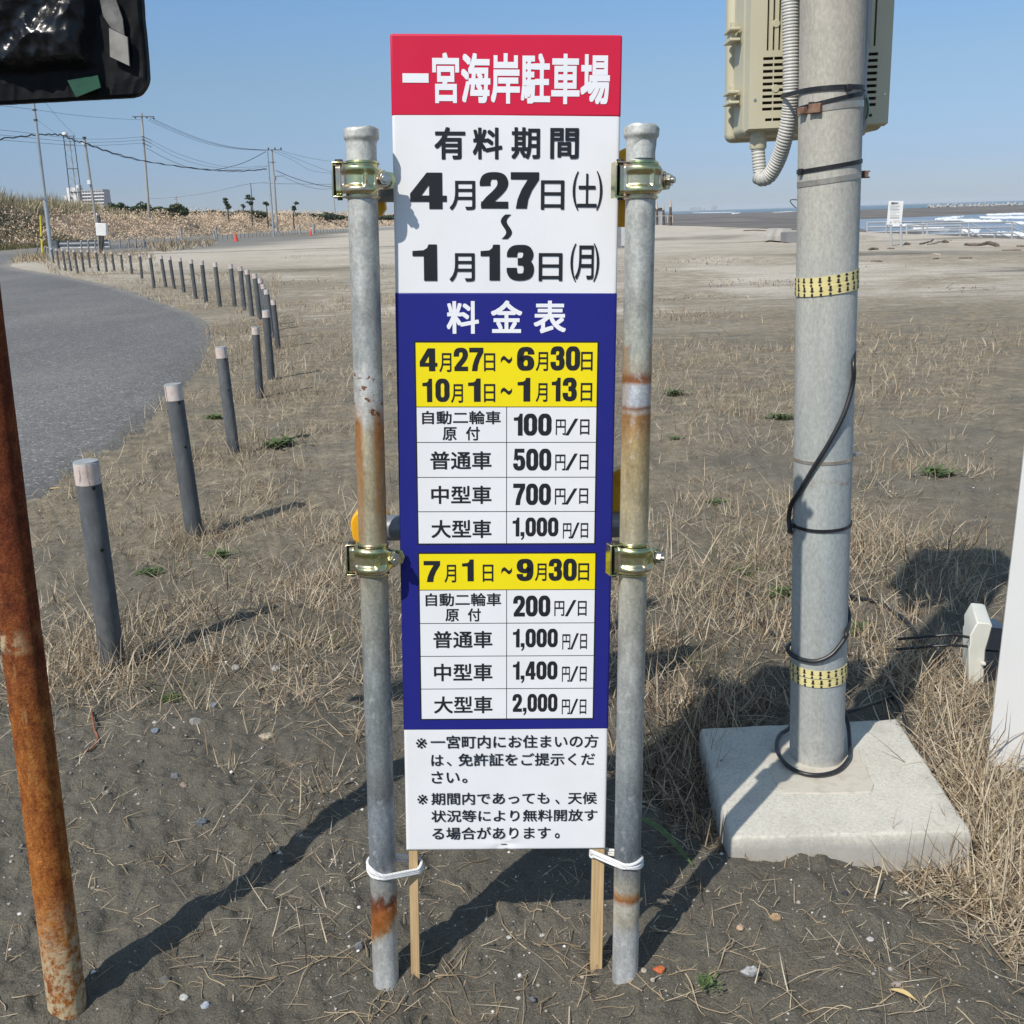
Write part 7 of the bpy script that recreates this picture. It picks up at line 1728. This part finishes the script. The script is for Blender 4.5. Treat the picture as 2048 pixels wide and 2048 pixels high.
bigblade(G(1278, 1672) + Vector((0, 0, .05)), G(1325, 1700) + Vector((0, 0, .05)), G(1385, 1738) + Vector((0, 0, .01)), .016, 'long dark green leaf blade lying in grass right of the right tube post')

# ================================================================== BANK, REEDS, SHRUBS, PINES
def leafquads(x, y, z, size, tint, flat=.5):
    n = len(x); d1 = rng.normal(size=(n, 3)); d1 /= np.linalg.norm(d1, axis=1)[:, None]; d2 = np.cross(d1, rng.normal(size=(n, 3))); d2 /= np.linalg.norm(d2, axis=1)[:, None]
    c = np.stack([x, y, z], -1); s = size[:, None]
    V = np.stack([c - d1 * s - d2 * s * flat, c + d1 * s - d2 * s * flat * .6, c + d1 * s * .8 + d2 * s * flat, c - d1 * s * .7 + d2 * s * flat], 1)
    return V.reshape(-1, 3), np.arange(n * 4).reshape(-1, 4), np.repeat(tint, 4)
def leafmat(name, stops):
    t = NT(name); c = t.ramp(t.attr('tint'), stops); t.done(c, .8, 0, None, .15); return t.m
vine_m = leafmat('dead_vine', [(0, (.13, .098, .07)), (.2, (.33, .25, .175)), (.5, (.60, .465, .33)), (.8, (.72, .585, .43)), (1, (.78, .66, .51))])
def bank_pts(n, y0, y1, d0, d1):
    y = y0 * (y1 / y0) ** rng.random(n); d = rng.uniform(d0, d1, n); x = bank_x(y) - d; return x, y, d
n = 95000; x, y, d = bank_pts(n, 70, 380, -.5, 10)
hmp = fbm(x * .55, y * .35, 141, 4); z = gz(x, y, False) + rng.random(n) ** 1.4 * (.30 + 1.3 * sstep(.42, .66, hmp)) * np.clip(.4 + y / 300, .4, 1) * sstep(-.6, .8, d)
cl = fbm(x * 1.3, y * .9, 143, 3); tint = np.clip(.50 + .65 * (cl - .45) + rng.normal(0, .07, n) + .08 * sstep(1, 5, d), 0, 1)
Vv, Qv, Tv = leafquads(x, y, z, rng.uniform(.04, .13, n) * (y / 140) ** .5, tint, .5)
tag(npmesh('dead_vines', Vv, Qv, vine_m, attrs=dict(tint=Tv)), 'brown dead creepers covering the long bank beside the road', 'creepers', kind='stuff')
gsl = leafmat('slope_grass', [(0, (.05, .05, .022)), (.4, (.12, .11, .05)), (.7, (.22, .19, .10)), (1, (.34, .28, .17))])
n = 16000; y = rng.uniform(66, 112, n); x = bank_x(y) - rng.uniform(-2, 5, n) - 2 * rng.random(n); k = (x / y < -.36); x, y = x[k], y[k]; n = len(x)
V1, Q1, T1 = blades(np.stack([x, y, gz(x, y, False)], -1), rng.uniform(.25, .6, n), rng.uniform(.03, .07, n), rng.uniform(0, 6.28, n), np.abs(rng.normal(.5, .3, n)), rng.normal(.3, .4, n), np.clip(rng.normal(.35 + .5 * fbm(x * .5, y * .4, 147, 3) - .2, .18), 0, 1))
tag(npmesh('slope_grass', V1, Q1, gsl, attrs=dict(tint=T1)), 'greenish grass on the slope at the far left beyond the road', 'grass', kind='stuff')
# tall reeds on the bank top
reed_m = leafmat('reed', [(0, (.15, .13, .08)), (.4, (.31, .27, .165)), (.7, (.46, .405, .265)), (1, (.58, .51, .365))])
n = 22000; y = 84 * (165 / 84) ** rng.random(n); d = 5 + 10 * rng.random(n); x = bank_x(y) - d
k = (x / y < -.30) & (rng.random(n) < sstep(.36, .56, fbm(x * .35, y * .3, 151, 3) + .16 * sstep(-.34, -.42, x / y))); x, y = x[k], y[k]; n = len(x)
hh = rng.uniform(.5, 2.1, n) * (.25 + 1.4 * fbm(x * .3, y * .25, 153, 3)) * (1 - .55 * sstep(-.40, -.31, x / y))
V1, Q1, T1 = blades(np.stack([x, y, gz(x, y, False) + .1], -1), hh, rng.uniform(.035, .09, n), rng.normal(1.6, .7, n), np.abs(rng.normal(.15, .14, n)), rng.normal(.35, .45, n), np.clip(rng.normal(.5, .25, n), 0, 1))
tag(npmesh('reeds', V1, Q1, reed_m, attrs=dict(tint=T1)), 'tall dry reeds along the top of the bank', 'reeds', kind='stuff')
# dark evergreen shrubs
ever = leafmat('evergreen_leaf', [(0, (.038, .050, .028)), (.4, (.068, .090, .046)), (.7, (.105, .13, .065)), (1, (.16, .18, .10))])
bark = pm('bark', [(.05, .04, .032), (.10, .08, .062)], 3, .9)
def bush(px0, px1, ytop, ybot, Y, label, n, seed, lobes=None, group='dark shrubs on the bank'):
    a = at(px0, ybot, Y); b = at(px1, ybot, Y); top = at((px0 + px1) / 2, ytop, Y); W = b.x - a.x; H_ = top.z - a.z
    c = Vector(((a.x + b.x) / 2, Y + 1.0, a.z)); o = thing('shrub', label, 'shrub', c, group)
    rs = np.random.default_rng(seed); k = max(3, int(abs(px1 - px0) / 9)); V_ = []; Q_ = []; T_ = []; off = 0
    for i in range(k):
        f = (i + .5) / k; cxx = a.x + W * f; hz_ = H_ * (.55 + .45 * rs.random()) * (1 if lobes is None else lobes[min(len(lobes) - 1, int(f * len(lobes)))])
        m = max(60, int(n / k)); u = rs.normal(size=(m, 3)); u /= np.linalg.norm(u, axis=1)[:, None]; r = rs.random(m) ** .4
        x = cxx + u[:, 0] * r * W / k * .95; y = Y + 1.2 + u[:, 1] * r * max(1.2, H_ * .6); z = a.z - .5 + (hz_ + .5) * (.5 + .5 * u[:, 2] * r)
        rngsave = rng
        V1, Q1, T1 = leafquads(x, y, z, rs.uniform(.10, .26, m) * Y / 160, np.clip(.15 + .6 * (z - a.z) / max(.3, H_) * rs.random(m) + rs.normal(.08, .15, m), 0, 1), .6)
        V_.append(V1); Q_.append(Q1 + off); T_.append(T1); off += len(V1)
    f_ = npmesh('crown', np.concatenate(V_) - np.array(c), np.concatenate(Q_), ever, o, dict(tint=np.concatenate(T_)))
    mb = MB()
    for i in range(3): mb.cyl(c + Vector((W * (.25 * (i - 1)), 0, -1.5)), c + Vector((W * .22 * (i - 1), 0, H_ * .5)), .12, .05, 7)
    mb.build('trunk', bark, o, None, 50)
bush(205, 268, 402, 421, 150, 'dark green shrub mass between the slim pole and the utility pole', 1500, 1, [.6, 1, 1, .6, .35])
bush(266, 368, 400, 428, 156, 'long dark shrub behind the utility pole, tallest beside it', 2800, 2, [1.0, 1.05, .7, .75, .6, .65, .85, .5])
bush(366, 440, 420, 430, 190, 'low dark hedge right of the long shrub', 1300, 3); bush(438, 500, 421, 430, 200, 'low hedge below the first small pine', 1100, 4)
bush(498, 528, 414, 430, 190, 'humped dark shrub right of the tiered pine', 900, 5, [.6, 1, .9, .4]); bush(545, 590, 426, 432, 215, 'low dark shrub strip right of the far concrete pole', 800, 6)
bush(584, 640, 421, 435, 225, 'dark shrub below the crooked pine', 1200, 7, [.9, .9, .6, .5, .6]); bush(636, 684, 422, 436, 230, 'rightmost dark shrub reaching the left tube post', 1100, 8, [.8, 1, .9, .6, .5]); bush(676, 792, 430, 438, 250, 'low dark strip of shrubs between tube post and fee sign', 1300, 9)
def pine(label, trunk_px, pads, Y):
    b = at(*trunk_px[0], Y); o = thing('pine_tree', label, 'pine tree', b, 'small wind-bent pines on the bank')
    pts = [at(x, y, Y) for x, y in trunk_px]; m_ = len(smooth(pts, 4)); MB().tube([b - Vector((0, 0, 2.5))] + smooth(pts, 4), [.13] + [.12 - .08 * i / m_ for i in range(m_)], 7).build('trunk', bark, o, None, 60)
    V_ = []; Q_ = []; T_ = []; off = 0; mb = MB()
    for (px, py, w_, h_) in pads:
        c = at(px, py, Y); rw_, rh = w_ * Y / F_PX / 2, h_ * Y / F_PX / 2; m = 70
        u = rng.normal(size=(m, 3)); u /= np.linalg.norm(u, axis=1)[:, None]; r = rng.random(m) ** .5
        x = c.x + u[:, 0] * r * rw_; y = Y + u[:, 1] * r * rw_ * .8; z = c.z + u[:, 2] * r * rh
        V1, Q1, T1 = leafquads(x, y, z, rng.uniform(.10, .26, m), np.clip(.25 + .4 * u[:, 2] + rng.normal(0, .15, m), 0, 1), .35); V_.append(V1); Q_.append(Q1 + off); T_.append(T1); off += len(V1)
        t_ = min(smooth(pts, 4), key=lambda p: abs(p.z - (c.z - rh))); mb.tube([t_, c], [.05, .03], 5)
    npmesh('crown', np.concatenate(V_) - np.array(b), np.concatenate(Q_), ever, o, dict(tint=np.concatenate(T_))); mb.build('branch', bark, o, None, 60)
pine('small S-shaped pine leaning right, leftmost of the bank pines', [(456, 424), (455, 415), (451, 405), (449, 397)], [(451, 398.5, 9, 5), (452, 405, 10, 4.5), (455, 410, 9, 4), (458, 414, 11, 5), (456, 416, 9, 4)], 175)
pine('tall tiered pine with four flat foliage pads', [(503, 422), (502, 410), (500, 400), (497, 391)], [(496, 391.5, 10, 3.4), (498, 397, 16, 4.2), (505, 397.5, 8, 3), (500, 404.5, 14, 4.2), (502, 408, 7, 3)], 178)
pine('umbrella-headed pine right of the tiered pine', [(534, 424), (533.5, 415), (532, 407)], [(531, 406, 11, 5), (534.5, 409, 6, 4)], 182)
pine('crooked pine with a tuft to the left and one on top', [(586, 428), (590, 418), (590, 411), (591.5, 406)], [(592.5, 406.5, 8, 3.6), (587, 414, 10, 3.6), (588, 418.5, 10, 5)], 190)
pine('thin spindly pale sapling between the first and the tiered pine', [(487, 424), (486, 416), (485, 409)], [(485.5, 410.5, 6, 3), (487.5, 414, 4, 3)], 190)
